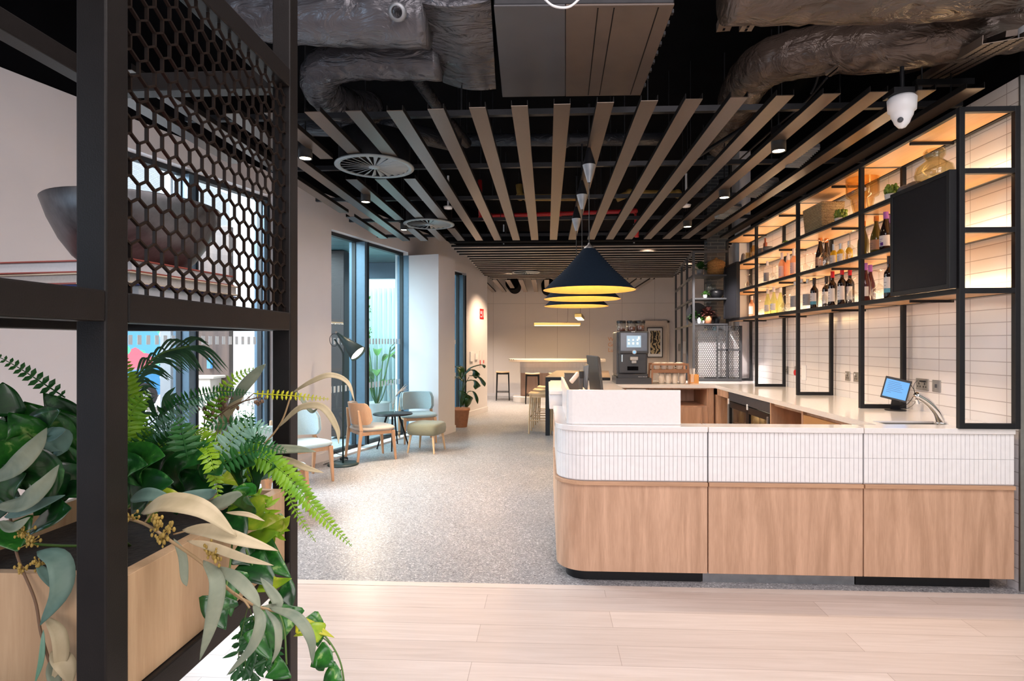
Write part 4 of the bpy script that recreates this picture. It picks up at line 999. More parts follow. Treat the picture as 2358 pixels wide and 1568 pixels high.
# middle lit shelf
stemglass(1722, L2z, 'upturned glass at the far left of the middle shelf', 1.05)
bottle('spirit_bottle', 1746, L2z, 'clear tall bottle partly behind the second post on the middle shelf', .30, 'clear', 'b_clear', 'b_cap_silver', None, caph=.12)
bottle('spirit_bottle', 1767, L2z, 'clear bottle with grey disc left of the glasses on the middle shelf', .29, 'clear', 'b_clear', 'b_cap_white', 'label_grey', r=.033)
stemglass(1779, L2z, 'front upturned glass left of the rose bottles', 1.05, X=2.60)
stemglass(1787, L2z, 'rear upturned glass left of the rose bottles', 1.05, X=2.70)
bottle('wine_bottle', 1801, L2z, 'first rose bottle with pink label on the middle shelf', .33, glass='b_rose', cap='b_cap_white', paper='label_pink', caph=.25)
bottle('wine_bottle', 1815, L2z, 'second rose bottle set back on the middle shelf', .31, glass='b_rose', cap='b_cap_white', paper=None, caph=.25, X=2.70)
bottle('wine_bottle', 1828, L2z, 'third rose bottle beside the middle post', .325, glass='b_rose', cap='b_cap_white', paper='label_pink', caph=.25, X=2.66)
stemglass(1854, L2z, 'upturned glass right of the middle post on the middle shelf', 1.05)
stemglass(1875, L2z, 'faint upturned glass left of the sparkling wine bottles', 1.05, X=2.70)
bottle('wine_bottle', 1889, L2z, 'orange collared sparkling wine bottle in front, copper label', .34, 'burgundy', 'b_dark', 'b_cap_orange', 'label_copper', r=.042, X=2.66, caph=.14)
bottle('wine_bottle', 1903, L2z, 'orange collared sparkling wine bottle set behind the glass', .33, 'burgundy', 'b_dark', 'b_cap_orange', None, r=.042, X=2.73, caph=.14)
stemglass(1898, L2z, 'large upturned glass in front of the sparkling wine bottles', 1.3, X=2.58)
bottle('mini_bottle', 1920, L2z, 'small yellow drink bottle, left one, with foil neck', .22, glass='b_gold', cap='b_cap_silver', paper='label_white', r=.03, caph=.3)
bottle('mini_bottle', 1936, L2z, 'small yellow drink bottle, right one, with foil neck', .20, glass='b_gold', cap='b_cap_silver', paper='label_white', r=.03, caph=.3, X=2.64)
bottle('mini_bottle', 1955, L2z, 'small yellow drink bottle seen through an upturned glass', .22, glass='b_gold', cap='b_cap_silver', paper=None, r=.03, caph=.3, X=2.71)
stemglass(1957, L2z, 'tall upturned glass in front of a small yellow bottle', 1.3, X=2.60)
bottle('wine_bottle', 1988, L2z, 'olive bottle with orange collar behind the near post', .33, 'burgundy', 'b_olive', 'b_cap_orange', None, r=.042, caph=.14)
bottle('wine_bottle', 2018, L2z, 'olive bottle with orange collar and copper label', .33, 'burgundy', 'b_olive', 'b_cap_orange', 'label_copper', r=.042, caph=.14)
bottle('wine_bottle', 2040, L2z, 'lilac capped bottle with grape emblem beside the near black panel', .345, 'burgundy', 'b_dark', 'b_cap_purple', 'label_white', r=.042, X=2.64, caph=.22, emblem=True)
bottle('wine_bottle', 2053, L2z, 'lilac capped bottle tucked behind the grape emblem bottle', .33, 'burgundy', 'b_wine', 'b_cap_purple', None, r=.040, X=2.74, caph=.22)
# top shelf
def simple(name, prof, px, z, m, label, cat, X=XM, n=24, s=1.0):
    y = yat(px, X); return tag(obj(name, MB().lathe([(r*s, h*s) for r, h in prof], n, (X, y, z+.001)), M[m]), label, cat)
simple('tumbler', [(0, 0), (.04, 0), (.036, .075), (.030, .078), (.028, .01), (0, .01)], 1699, L3z, 'grey_ceramic', 'small grey stoneware cup above the far black panel', 'cup')
simple('ceramic_bottle', [(0, 0), (.045, 0), (.047, .04), (.026, .15), (.014, .17), (.012, .165), (.0, .16)], 1712, L3z, 'grey_ceramic', 'tapered grey stoneware bottle above the far black panel', 'bottle', s=.95)
simple('drinking_glass', [(0, 0), (.035, 0), (.038, .14), (.035, .14), (.033, .006), (0, .006)], 1724, L3z, 'smoke', 'tall pale olive drinking glass near the far post', 'glass')
simple('glass_jar', [(0, 0), (.05, 0), (.052, .16), (.03, .19), (.028, .2), (.026, .2), (.048, .16), (.046, .006), (0, .006)], 1738, L3z, 'amber', 'arched yellow glass jar behind the far post', 'jar')
simple('tumbler', [(0, 0), (.05, 0), (.042, .12), (.036, .122), (.034, .01), (0, .01)], 1753, L3z, 'grey_ceramic', 'grey stoneware utensil pot beside the stacked bowls', 'pot')
y = yat(1768)
for k_, lb in ((0, 'lower'), (1, 'upper')):
    tag(obj('bowl', MB().lathe([(0, 0), (.03, 0), (.052, .03), (.056, .06), (.052, .06), (.045, .03), (0, .012)], 24, (XM, y, L3z+.001+k_*.046)), M['grey_ceramic']), '%s grey bowl of the stack on the top shelf' % lb, 'bowl', 'stacked grey bowls')
t = thing('wooden_paddles', 'reddish wooden serving boards leaning behind the grey bowls', 'board', (2.74, yat(1762, 2.74), L3z+.001))
obj('board', MB().box(-.012, .012, -.04, .04, 0, .21).box(-.01, .01, -.012, .012, .21, .27), M['walnut2'] if 'walnut2' in M else mat_wood('reddish_board_wood', (.35, .10, .05), (.25, .07, .04), 'z'), t, .005)
simple('saucer', [(0, 0), (.03, 0), (.05, .012), (.048, .014), (0, .006)], 1788, L3z, 'grey_ceramic', 'small flat grey saucer left of the succulent', 'saucer')
def succulent(px, z, label, s=1.0, X=XM, kind=0, loc=None, grp='potted succulents on the shelves'):
    y = yat(px, X); t = thing('succulent', label, 'plant', loc or (X, y, z+.001), 0, grp)
    obj('pot', MB().lathe([(0, 0), (.032*s, 0), (.042*s, .06*s), (.038*s, .062*s), (.034*s, .045*s), (0, .045*s)], 20), M['white_ceramic'], t)
    obj('soil', MB().lathe([(0, .046*s), (.034*s, .046*s)], 14), M['soil'], t)
    m2 = MB(); rr = random.Random(px)
    if kind == 0:
        for i in range(34):
            a = i*2.4; el = .25+1.1*(i/34); L = .055*s*(1.15-.4*i/34)
            d = Vector((math.cos(a)*math.cos(el), math.sin(a)*math.cos(el), math.sin(el))); b0 = Vector((0, 0, .048*s)); w = d.cross(Vector((0, 0, 1))).normalized()*.010*s
            m2.add([b0, b0+d*L*.6+w, b0+d*L, b0+d*L*.6-w, b0+d*L*.55-Vector((0, 0, .006*s))], [(0, 1, 2, 3), (0, 4, 1), (4, 2, 1), (4, 3, 2), (0, 3, 4)])
    else:
        for i in range(60):
            a = rr.random()*6.28; r = .034*s*rr.random()**.5*1.1; m2.sphere((r*math.cos(a), r*math.sin(a), .06*s+rr.random()*.055*s), .011*s, 6, 5, (1, 1, 1.3))
    obj('leaves', m2, M['succulent'], t)
    return t
M['succulent'] = mat('succulent_green', (.16, .24, .03), .5, 0, .3, 30)
succulent(1810, L3z, 'small spiky succulent in a pale pot beside the middle post', 1.0)
succulent(1936, L3z, 'bushy succulent in a white pot right of the wicker basket', 1.25, kind=1)
succulent(2053, L3z, 'bushy succulent in a white pot beside the grey domes', 1.15, kind=1, X=2.60)
# wicker basket
def mat_wicker(name, c1, c2, sc=1.0):
    m, nt, b, out = new_mat(name); v = mapping(nt, (1, 1, 1)); w = nt.nodes.new('ShaderNodeTexWave'); w.bands_direction = 'Z'; w.inputs['Scale'].default_value = 22*sc; w.inputs['Distortion'].default_value = 3.5; w.inputs['Detail'].default_value = 3; w.inputs['Detail Scale'].default_value = 6
    nt.links.new(v, w.inputs['Vector']); nt.links.new(ramp(nt, w.outputs['Fac'], [(.2, c2), (.75, c1)]), b.inputs['Base Color']); b.inputs['Roughness'].default_value = .75; bump(nt, b, w.outputs['Fac'], .8, .012); return m
M['wicker'] = mat_wicker('wicker', (.62, .45, .24), (.24, .15, .07))
M['wicker_o'] = mat_wicker('orange_rattan', (.60, .30, .08), (.26, .11, .03), .9)
yb0, yb1 = yat(1875), yat(1921); m2 = MB(); ym = (yb0+yb1)/2; hy = abs(yb1-yb0)/2
o_, i_ = [], []
for z, k_ in ((0, .88), (.14, .95), (.255, 1.0), (.262, 1.0)): o_.append([(XM-.115*k_, ym-hy*k_, z), (XM+.10*k_, ym-hy*k_, z), (XM+.10*k_, ym+hy*k_, z), (XM-.115*k_, ym+hy*k_, z)])
vs = [Vector(p)+Vector((0, 0, L3z+.001)) for r_ in o_ for p in r_] + [Vector((XM+(p[0]-XM)*.92, ym+(p[1]-ym)*.95, p[2]+L3z+.001)) for r_ in (o_[3], o_[0]) for p in r_]
fs = [(0, 1, 2, 3)] + [(r_*4+i, r_*4+(i+1) % 4, r_*4+4+(i+1) % 4, r_*4+4+i) for r_ in range(4) for i in range(4)]
tag(obj('wicker_basket', m2.add(vs, fs), M['wicker'], None, .012), 'square woven wicker basket on the top shelf', 'basket')
simple('glass_vase', [(0, 0), (.055, 0), (.06, .01), (.088, .15), (.088, .17), (.118, .185), (.125, .20), (.128, .36), (.122, .362), (.118, .21), (.08, .17), (.05, .012), (0, .012)], 1986, L3z, 'amber', 'large stepped amber glass vase beside the near post', 'vase', X=2.67, n=40)
simple('stone_dome', [(0, 0), (.055, 0), (.056, .05), (.045, .085), (.02, .10), (0, .10)], 2085, L3z, 'grey_ceramic', 'left grey stoneware dome above the near black panel', 'ornament', X=2.62)
simple('stone_dome', [(0, 0), (.065, 0), (.066, .06), (.052, .10), (.02, .115), (0, .115)], 2108, L3z, 'grey_ceramic', 'right and larger grey stoneware dome above the near black panel', 'ornament', X=2.66)
simple('glass_vase', [(0, 0), (.05, 0), (.095, .035), (.118, .095), (.105, .15), (.06, .185), (.048, .195), (.062, .22), (.066, .25), (.060, .262), (.044, .262), (.057, .248), (.055, .222), (.042, .195), (.098, .15), (.112, .095), (.09, .038), (0, .006)], 2152, L3z, 'smoke', 'round smoked glass vase with a collar above the near black panel', 'vase', X=2.64, n=40)

# ---- sockets and plates on the tiled wall
def plate(px, py, w, h, label, kind='socket', m='steel', name='wall_socket'):
    p = at(px, py, X=2.86); t = thing(name, label, 'socket' if name == 'wall_socket' else 'wall plate', p)
    obj('plate', MB().box(-.008, 0, -w/2, w/2, -h/2, h/2), M[m], t, .003)
    m2 = MB(); gangs = max(1, round(w/.075)) if kind == 'socket' else 0
    for g in range(gangs):
        c = (g-(gangs-1)/2)*.065
        m2.box(-.0095, -.008, c-.004, c+.004, -.002, .014).box(-.0095, -.008, c-.018, c-.010, -.022, -.012).box(-.0095, -.008, c+.010, c+.018, -.022, -.012)
    if gangs: obj('pin_holes', m2, M['plastic_black'], t)
    if kind == 'socket': obj('rocker_switch', MB().box(-.012, -.0081, .012, .024, .014, .030), M['plastic_white'], t, .001)
    if kind == 'flex': obj('flex_outlet', MB().box(-.013, -.0081, -.008, .008, -.012, .014), M['plastic_grey'], t, .001)
    return t
plate(1813, 852, .085, .088, 'far single wall socket with usb slots left of the red tag')
plate(1834, 852, .075, .088, 'steel wall plate half hidden behind the red tag', 'plain')
p = at(1831, 858, X=2.845); tag(obj('red_tag', MB().cyl((p.x-.004, p.y, p.z), (p.x+.006, p.y, p.z), .032, n=20), M['red']), 'round bright red tag on the tiled wall by the second frame', 'tag')
plate(1852, 858, .11, .165, 'blank white cover plate seen through the third frame', 'plain', 'plastic_white', 'cover_plate')
plate(1953, 866, .088, .088, 'single steel socket left of the fourth frame')
plate(1973, 868, .088, .088, 'single steel socket partly behind the fourth frame')
plate(2125, 885, .146, .088, 'double steel socket with a black charger above the tap')
plate(2158, 889, .088, .088, 'steel cord outlet plate right of the double socket', 'flex')
# tablet on its stand
p = at(2062, 945, Z=ZT); t = thing('tablet_stand', 'black tablet on a stand showing a blue screen', 'tablet', (p.x, p.y, ZT+.001), math.radians(-26))
obj('base', MB().lathe([(0, 0), (.072, 0), (.072, .006), (.02, .010), (0, .010)], 32), M['plastic_black'], t)
R_ = Matrix.Rotation(math.radians(-14), 3, 'X')
m2 = MB(); m2.add([(-.035, .0, .008), (.035, .0, .008), (.035, .012, .008), (-.035, .012, .008), (-.022, -.03, .12), (.022, -.03, .12), (.022, -.018, .12), (-.022, -.018, .12)], [(0, 3, 2, 1), (4, 5, 6, 7), (0, 1, 5, 4), (1, 2, 6, 5), (2, 3, 7, 6), (3, 0, 4, 7)])
obj('neck', m2, M['plastic_black'], t, .002)
def tilt(mb, c, M3):
    for i, q in enumerate(mb.v): mb.v[i] = Vector(c) + M3 @ q
    return mb
TM = Matrix.Rotation(math.radians(-18), 3, 'X') @ Matrix.Rotation(math.radians(14), 3, 'Y'); tc = (0, -.045, .165)
tb = obj('tablet', tilt(MB().box(-.086, .086, -.004, .004, -.088, .088), tc, TM), M['plastic_black'], t, .004)
obj('screen', tilt(MB().box(-.076, .076, -.0055, -.0041, -.072, .068), tc, TM), M['screen_blue'], tb)
m2 = MB()
rr = random.Random(5)
for i in range(7): m2.box(-.06, -.06+.03+.08*rr.random(), -.0062, -.0056, .05-i*.014, .052-i*.014)
obj('screen_lines', tilt(m2, tc, TM), M['plastic_grey'], tb)
c0_ = at(2100, 880, X=2.84); c1_ = at(2125, 880, X=2.85)
pts = [at(2098, 887, Y=p.y), at(2106, 905, Y=p.y-.0), at(2090, 930, Y=p.y), at(2068, 938, Y=p.y-.02), at(2085, 942, Y=p.y), at(2108, 925, Y=4.0), at(2104, 890, Y=4.05), at(2112, 877, X=2.845), at(2125, 877, X=2.845)]
tag(obj('charging_cable', MB().tube(spline(pts, 6), .0022, 6), M['plastic_black']), 'thin black charging cable from the tablet to the socket', 'cable')
tag(obj('charger_plug', MB().cbox(at(2124, 878, X=2.84), (.02, .05, .012)), M['plastic_black'], None, .003), 'black charger plugged into the double socket', 'plug')
# tap
b0 = at(2168, 974, Z=ZT); t = thing('tap', 'curved chrome tap rising from the worktop by the sink', 'tap', (b0.x, b0.y, ZT))
yb_ = b0.y; pts = [at(2168, 975, Y=yb_), at(2158, 950, Y=yb_-.01), at(2142, 931, Y=yb_-.02), at(2125, 918, Y=yb_-.03), at(2109, 909, Y=yb_-.04)]
sp_ = spline(pts, 8); n_ = len(sp_)
obj('spout', MB().tube(sp_, [.026-.006*i/n_ for i in range(n_)], 24), M['chrome'], t, world=True)
obj('nozzle', MB().cyl(at(2111, 920, Y=yb_-.035), at(2114, 930, Y=yb_-.035), .010, n=14), M['chrome'], t, world=True)
obj('base_ring', MB().lathe([(.034, 0), (.034, .005), (.026, .006)], 24), M['chrome'], t)

# ---- monitors and stationery on the left leg
def monitor(px, py_top, Y, label, wd, ang, w=.50, h=.32):
    base = at(px, 900, Y=Y); t = thing('monitor', label, 'monitor', (base.x, Y, ZT+.001), ang, 'monitors behind the white screen')
    zt_ = at(px, py_top, Y=Y).z - ZT
    tl_ = Matrix.Rotation(math.radians(wd), 3, 'Y')
    mk = lambda mb: tilt(mb, (0, 0, zt_-h/2), tl_)
    obj('casing', mk(MB().add([(-.005, -w/2, -h/2), (-.005, w/2, -h/2), (-.005, w/2, h/2), (-.005, -w/2, h/2), (.02, -w/2+.02, -h/2+.02), (.02, w/2-.02, -h/2+.02), (.028, w/2-.05, h/2-.02), (.028, -w/2+.05, h/2-.02)], [(0, 3, 2, 1), (4, 5, 6, 7), (0, 1, 5, 4), (1, 2, 6, 5), (2, 3, 7, 6), (3, 0, 4, 7)])), M['plastic_grey'], t, .004)
    obj('screen', mk(MB().box(-.008, -.0051, -w/2+.01, w/2-.01, -h/2+.01, h/2-.01)), M['plastic_black'], t)
    obj('stand', MB().box(.03, .06, -.03, .03, .01, zt_-h/2+.05).box(-.06, .12, -.10, .10, 0, .010), M['plastic_grey'], t, .003)
    obj('hinge_arm', MB().box(.022, .06, -.04, .04, zt_-h/2-.01, zt_-h/2+.05), M['plastic_black'], t, .003)
monitor(1350, 838, 4.95, 'slim touch monitor seen edge on behind the white screen', -4, math.radians(180), .30, .22)
monitor(1369, 818, 5.6, 'larger grey monitor seen from its back corner behind the screen', -6, math.radians(8), .5, .42)
p = at(1318, 895, Z=ZT+.12); tag(obj('document_holder', MB().cbox((.26, 5.9, ZT+.11), (.16, .10, .20)).cbox((.26, 5.9, ZT+.215), (.17, .11, .008)), M['plastic_grey'], None, .004), 'dark grey boxy stand behind the side screen', 'box')
tag(obj('card_reader', tilt(MB().cbox((0, 0, 0), (.035, .10, .11)), (.245, 5.1, 1.20), Matrix.Rotation(math.radians(40), 3, 'Y')), M['plastic_white'], None, .008), 'tilted white handset behind the side screen', 'handset')

# ---- coffee machine
mx0, mx1 = at(1422, 800, Y=7.45).x, at(1494, 800, Y=7.45).x; mw = mx1-mx0; mc = (mx0+mx1)/2
t = thing('coffee_machine', 'black bean to cup coffee machine with a lit touch screen', 'coffee machine', (mc, 7.45, ZT+.001))
w = mw/2
obj('body', MB().box(-w, w, .10, .52, .11, .665).box(-w*.86, w*.86, .03, .10, .13, .40), M['machine'] if 'machine' in M else M.setdefault('machine', mat('machine_black', (.035, .036, .042), .35, .1, .05)), t, .008)
obj('front_panel', MB().box(-w*.90, w*1.0, .0, .10, .38, .675), M['machine'], t, .015)
m2 = MB().box(-w*.80, w*.88, -.004, 0, .42, .65); fr = obj('display_surround', m2, mat('display_blue_grey', (.10, .12, .17), .15), t)
obj('screen', MB().box(-w*.42, w*.5, -.007, -.0041, .465, .615), mat_emit('machine_screen', (.45, .65, .85), .3, (.2, .3, .4)), fr)
m2 = MB()
for i in range(3): m2.cbox((-w*.28+i*.055, -.0075, .56), (.018, .001, .02)); m2.cbox((-w*.28+i*.055, -.0075, .515), (.022, .001, .025))
m2.cbox((w*.36, -.0075, .585), (.02, .001, .035)); obj('icons', m2, mat_emit('icon_cream', (.8, .8, .55), .8), fr)
obj('dial', MB().cyl((w*.07, -.012, .405), (w*.07, .0, .405), .028, n=24), M['steel'], t)
obj('dial_face', MB().cyl((w*.07, -.014, .405), (w*.07, -.012, .405), .018, n=20), mat_emit('dial_blue', (.15, .35, .7), .6), t)
obj('logo_text', text_mb('WMF', .022, (0, -.0015, .658), (1, 0, 0), (0, 0, 1)), M['plastic_white'], t)
obj('base_text', text_mb('espresso coffee and', .014, (w*.62, .018, .085), (1, 0, 0), (0, 0, 1)), M['plastic_white'], t)
obj('spout', MB().box(-.04, .06, -.03, .03, .30, .345).box(-.02, .04, -.02, .03, .26, .30), M['steel'], t, .005)
obj('milk_nozzle', MB().cyl((-w*.7, .0, .28), (-w*.7, 0, .37), .009, n=12), M['chrome'], t)
obj('drip_opening', MB().box(-w*.35, w*.35, .022, .03, .17, .22), M['ceil'], t)
obj('drip_tray', MB().box(-w*.98, w*.98, .02, .5, .055, .125), M['machine'], t, .01)
m2 = MB()
for sx in (-1, 1):
    for y in (.08, .42): m2.cyl((sx*w*.8, y, .012), (sx*w*.8, y, .056), .018, n=12)
obj('foot', m2, M['plastic_black'], t)
for i, c in enumerate((-w*.62, .01, w*.64)):
    h = obj('bean_hopper', MB().lathe([(.055, .672), (.058, .69), (.06, .78), (.058, .782), (.054, .69)], 24, (c, .22, 0)), M['clear'], t)
    obj('beans', MB().lathe([(0, .675), (.052, .675), (.054, .71+.02*i), (0, .72+.02*i)], 20, (c, .22, 0)), M['red_beans'] if 'red_beans' in M else M.setdefault('red_beans', mat('roasted_beans', (.12, .04, .025), .5, 0, .4, 90, .5, 120)), h)
    obj('hopper_lid', MB().lathe([(.062, .783), (.062, .81), (.056, .815), (0, .815)], 24, (c, .22, 0)), M['plastic_black'], t)
obj('tray_wall', MB().box(-w*1.12, w*1.14, -.05, -.035, 0, .075).box(-w*1.12, -w*1.07, -.035, .45, 0, .09).box(w*1.09, w*1.14, -.035, .45, 0, .075).box(-w*1.07, w*1.09, -.035, .45, 0, .011), M['machine'], t, .003)
# cup rack with mugs
rx0, rx1 = at(1500, 850, Y=7.45).x, at(1586, 850, Y=7.45).x; rc = (rx0+rx1)/2; rw = (rx1-rx0)/2
t = thing('cup_rack', 'small two tier wooden cup rack beside the coffee machine', 'rack', (rc, 7.55, ZT+.001))
W_ = M.setdefault('rackwood', mat_wood('walnut_rack_wood', (.34, .17, .09), (.22, .10, .05), 'x', .45))
m2 = MB()
for sx in (-1, 1):
    for y in (-.11, .11): m2.add([(sx*rw-.012, y-.01, 0), (sx*rw+.012, y-.01, 0), (sx*rw+.012, y+.01, 0), (sx*rw-.012, y+.01, 0), (sx*rw*.94-.012, y-.01, .26), (sx*rw*.94+.012, y-.01, .26), (sx*rw*.94+.012, y+.01, .26), (sx*rw*.94-.012, y+.01, .26)], [(0, 3, 2, 1), (4, 5, 6, 7), (0, 1, 5, 4), (1, 2, 6, 5), (2, 3, 7, 6), (3, 0, 4, 7)])
obj('upright', m2, W_, t, .002)
obj('tier', MB().box(-rw*.92, rw*.92, -.12, .12, .168, .184).box(-rw*.92, rw*.92, -.125, -.11, .14, .184), W_, t, .002)
obj('rail', MB().box(-rw*.95, rw*.95, -.125, -.11, .235, .262).box(-rw*.95, rw*.95, .11, .125, .235, .262), W_, t, .002)
def mug(name, loc, label, h=.095, r=.036, grp=None, ang=PI):
    t = thing(name, label, 'mug', loc, ang, grp)
    obj('body', MB().lathe([(0, 0), (r*.72, 0), (r*.82, .004), (r, h*.55), (r*.98, h), (r*.92, h), (r*.93, h*.55), (r*.7, .008), (0, .008)], 22), M['cream_ceramic'], t)
    pts = spline([(r*.93, 0, h*.82), (r*1.45, 0, h*.80), (r*1.7, 0, h*.5), (r*1.4, 0, h*.24), (r*.85, 0, h*.2)], 5)
    obj('handle', MB().tube(pts, .0045, 8), M['cream_ceramic'], t)
    return t
wd = ['first', 'second', 'third', 'fourth']
for i, px in enumerate((1523, 1539, 1554, 1571)):
    q = at(px, 870, Y=7.50); mug('tall_mug', (q.x, 7.50, ZT+.001), '%s tall cream mug from the left under the rack tier' % wd[i], .135, .040, 'tall cream mugs under the cup rack')
for i, px in enumerate((1512, 1528, 1543, 1563)):
    q = at(px, 840, Y=7.52); mug('coffee_cup', (q.x, 7.50, ZT+.186), '%s cream cup from the left, front row on the rack tier' % wd[i], .085, .044, 'cream cups on the rack tier', PI+.3)
    mug('coffee_cup', (q.x+.03, 7.62, ZT+.186), '%s cream cup from the left, back row on the rack tier' % wd[i], .085, .044, 'cream cups on the rack tier', PI-.5)
q = at(1597, 870, Y=7.6); t = thing('sachet_box', 'orange wooden box of stirrers at the right of the cup rack', 'box', (q.x, 7.6, ZT+.001))
W2 = mat_wood('orange_bamboo', (.58, .26, .06), (.46, .19, .04), 'z', .4)
obj('box_side', MB().box(-.055, -.047, -.05, .05, 0, .115).box(.047, .055, -.05, .05, 0, .115).box(-.047, .047, .042, .05, 0, .115).box(-.005, .047, -.05, -.042, 0, .115).box(-.047, .047, -.042, .042, 0, .008), W2, t, .001)
m2 = MB(); rr = random.Random(4)
for i in range(8): m2.bar((-.03+.006*i, 0, .01), (-.045+.010*i+rr.uniform(-.01, .01), rr.uniform(-.02, .02), .19), .004, .002)
obj('stirrer', m2, M['cream_ceramic'], t)
# ================================================================== LOUNGE FURNITURE
def taper_leg(mb, a, b, w0, w1):
    a = Vector(a); b = Vector(b); vs = []
    for p, w in ((a, w0), (b, w1)):
        for i, j in ((-1, -1), (1, -1), (1, 1), (-1, 1)): vs.append(p+Vector((i*w/2, j*w/2, 0)))
    return mb.add(vs, [(3, 2, 1, 0), (4, 5, 6, 7), (0, 1, 5, 4), (1, 2, 6, 5), (2, 3, 7, 6), (3, 0, 4, 7)])
def lounge_chair(name, label, fabric, shell, loc, rz):
    """faces local +x"""
    t = thing(name, label, 'chair', loc, rz, 'low lounge chairs by the windows')
    for s_ in (-1, 1):
        obj('leg', taper_leg(MB(), (.235, s_*.235, 0), (.20, s_*.225, .385), .026, .046), M['chairwood'], t, .006)
        obj('leg', taper_leg(taper_leg(MB(), (-.27, s_*.25, 0), (-.225, s_*.25, .40), .028, .044), (-.225, s_*.25, .40), (-.255, s_*.235, .66), .044, .026), M['chairwood'], t, .006)
        obj('side_rail', MB().bar((-.22, s_*.235, .36), (.20, s_*.222, .365), .022, .045), M['chairwood'], t, .004)
    obj('cross_rail', MB().bar((.19, -.21, .36), (.19, .21, .36), .022, .045).bar((-.21, -.23, .36), (-.21, .23, .36), .022, .045), M['chairwood'], t, .004)
    # cushion: rounded D shape
    n = 28; pts = []
    for i in range(n):
        a = 2*PI*i/n; x = math.copysign(abs(math.cos(a))**.55, math.cos(a))*.26; y = math.copysign(abs(math.sin(a))**.6, math.sin(a))*(.285 if x > 0 else .27); pts.append((x, y))
    rows = []
    for k_, z in ((.90, .385), (.99, .398), (1.0, .412), (.96, .428), (.80, .438), (.4, .442), (.02, .443)): rows.append([Vector((x*k_, y*k_, z)) for x, y in pts+pts[:1]])
    rows.insert(0, [Vector((0, 0, .385)) for _ in range(n+1)])
    obj('seat_cushion', MB().grid(rows), M[fabric], t)
    # curved back
    def shell_mb(r, th, z0, z1, amax, inner):
        m2 = MB(); na, nz = 20, 6; f, bk = [], []
        for j in range(nz+1):
            rf, rb = [], []
            for i in range(na+1):
                u = -1+2*i/na; a = math.radians(amax)*u; e = max(0, (abs(u)-.82)/.18); zz0 = z0+(z1-z0)*.22*e*e; zz1 = z1-(z1-z0)*.30*e*e
                z = zz0+(zz1-zz0)*j/nz; lean = (z-.45)*-.16
                for rr_, L in ((r, rf), (r+th, rb)):
                    L.append(Vector((.10-rr_*math.cos(a)*1.05+lean, rr_*math.sin(a)*.86, z)))
            f.append(rf); bk.append(rb)
        m2.grid(f); m2.grid([q[::-1] for q in bk]); m2.grid([f[0], bk[0]]); m2.grid([bk[-1], f[-1]])
        m2.grid([[q[0] for q in f], [q[0] for q in bk]]); m2.grid([[q[-1] for q in bk], [q[-1] for q in f]]); return m2
    obj('back_shell', shell_mb(.330, .016, .47, .745, 62, False), M['chairwood'] if shell == 'wood' else M[fabric], t)
    obj('back_pad', shell_mb(.298, .030, .475, .74, 60, True), M[fabric], t)
    return t
def mid(*ps):
    v = Vector((0, 0, 0))
    for p in ps: v += p
    return v/len(ps)
G = lambda px, py: at(px, py, Z=0)
fr = mid(G(916, 1057), G(881, 1044)); bk = mid(G(831, 1068), G(797, 1052)); c = mid(fr, bk); d = fr-bk
lounge_chair('lounge_chair', 'ash shell lounge chair with taupe seat turned away beside the floor lamp', 'fabric_grey', 'wood', (c.x, c.y, 0), math.atan2(d.y, d.x))
lounge_chair('lounge_chair', 'blue grey upholstered lounge chair behind the round black table', 'fabric_blue', 'fabric', (-1.98, 8.80, 0), math.radians(-68))
lounge_chair('lounge_chair', 'pale blue lounge chair cut off by the black rack post', 'fabric_light', 'fabric', (-2.66, 6.17, 0), math.radians(-42))
q = G(681, 1196); lounge_chair('lounge_chair', 'lounge chair mostly hidden behind the planter with one wooden leg showing', 'fabric_light', 'fabric', (q.x-.29, q.y+.10, 0), math.radians(-20))
# round table
tc_ = Vector((-2.16, 8.02, 0)); t = thing('side_table', 'round black side table holding a small vase of dried sprigs', 'table', tc_)
obj('table_top', MB().lathe([(0, .505), (.272, .505), (.275, .512), (.272, .520), (0, .520)], 48), M['plastic_black'], t)
for q in (G(868, 1034), G(942, 1031), G(902, 1040), G(915, 1022)):
    l = q-tc_; obj('leg', MB().cyl((l.x, l.y, 0), (l.x*.35, l.y*.35, .504), .010, .015, n=12), M['black'], t)
obj('ring', MB().tube([(0.19*math.cos(a), .19*math.sin(a), .24) for a in [2*PI*i/24 for i in range(25)]], .005, 6), M['black'], t)
q = at(905, 948, Z=.52); t = thing('bud_vase', 'tiny glass vase with dried sprigs on the black side table', 'vase', (q.x, q.y, .521))
obj('glass', MB().lathe([(0, 0), (.032, 0), (.034, .07), (.022, .10), (.026, .12), (.022, .12), (.018, .10), (.030, .07), (.028, .006), (0, .006)], 20), M['clear'], t)
m2 = MB(); rr = random.Random(2)
for i in range(9):
    a = rr.uniform(-1, 1); m2.tube(spline([(0, 0, .01), (a*.02, rr.uniform(-.02, .02), .14), (a*.10, rr.uniform(-.04, .04), .30+rr.random()*.10)], 4), .0018, 5)
for i in range(5):
    a = rr.uniform(-.6, 1.2); p0 = Vector((a*.05, 0, .22)); m2.tube([p0, p0+Vector((.05, 0, .07)), p0+Vector((.11+.05*a, 0, .10+.02*i))], [.003, .006, .002], 6)
obj('dried_sprig', m2, M['dry'] if 'dry' in M else M.setdefault('dry', mat('dried_sprig', (.55, .48, .42), .8, 0, .15, 40)), t)
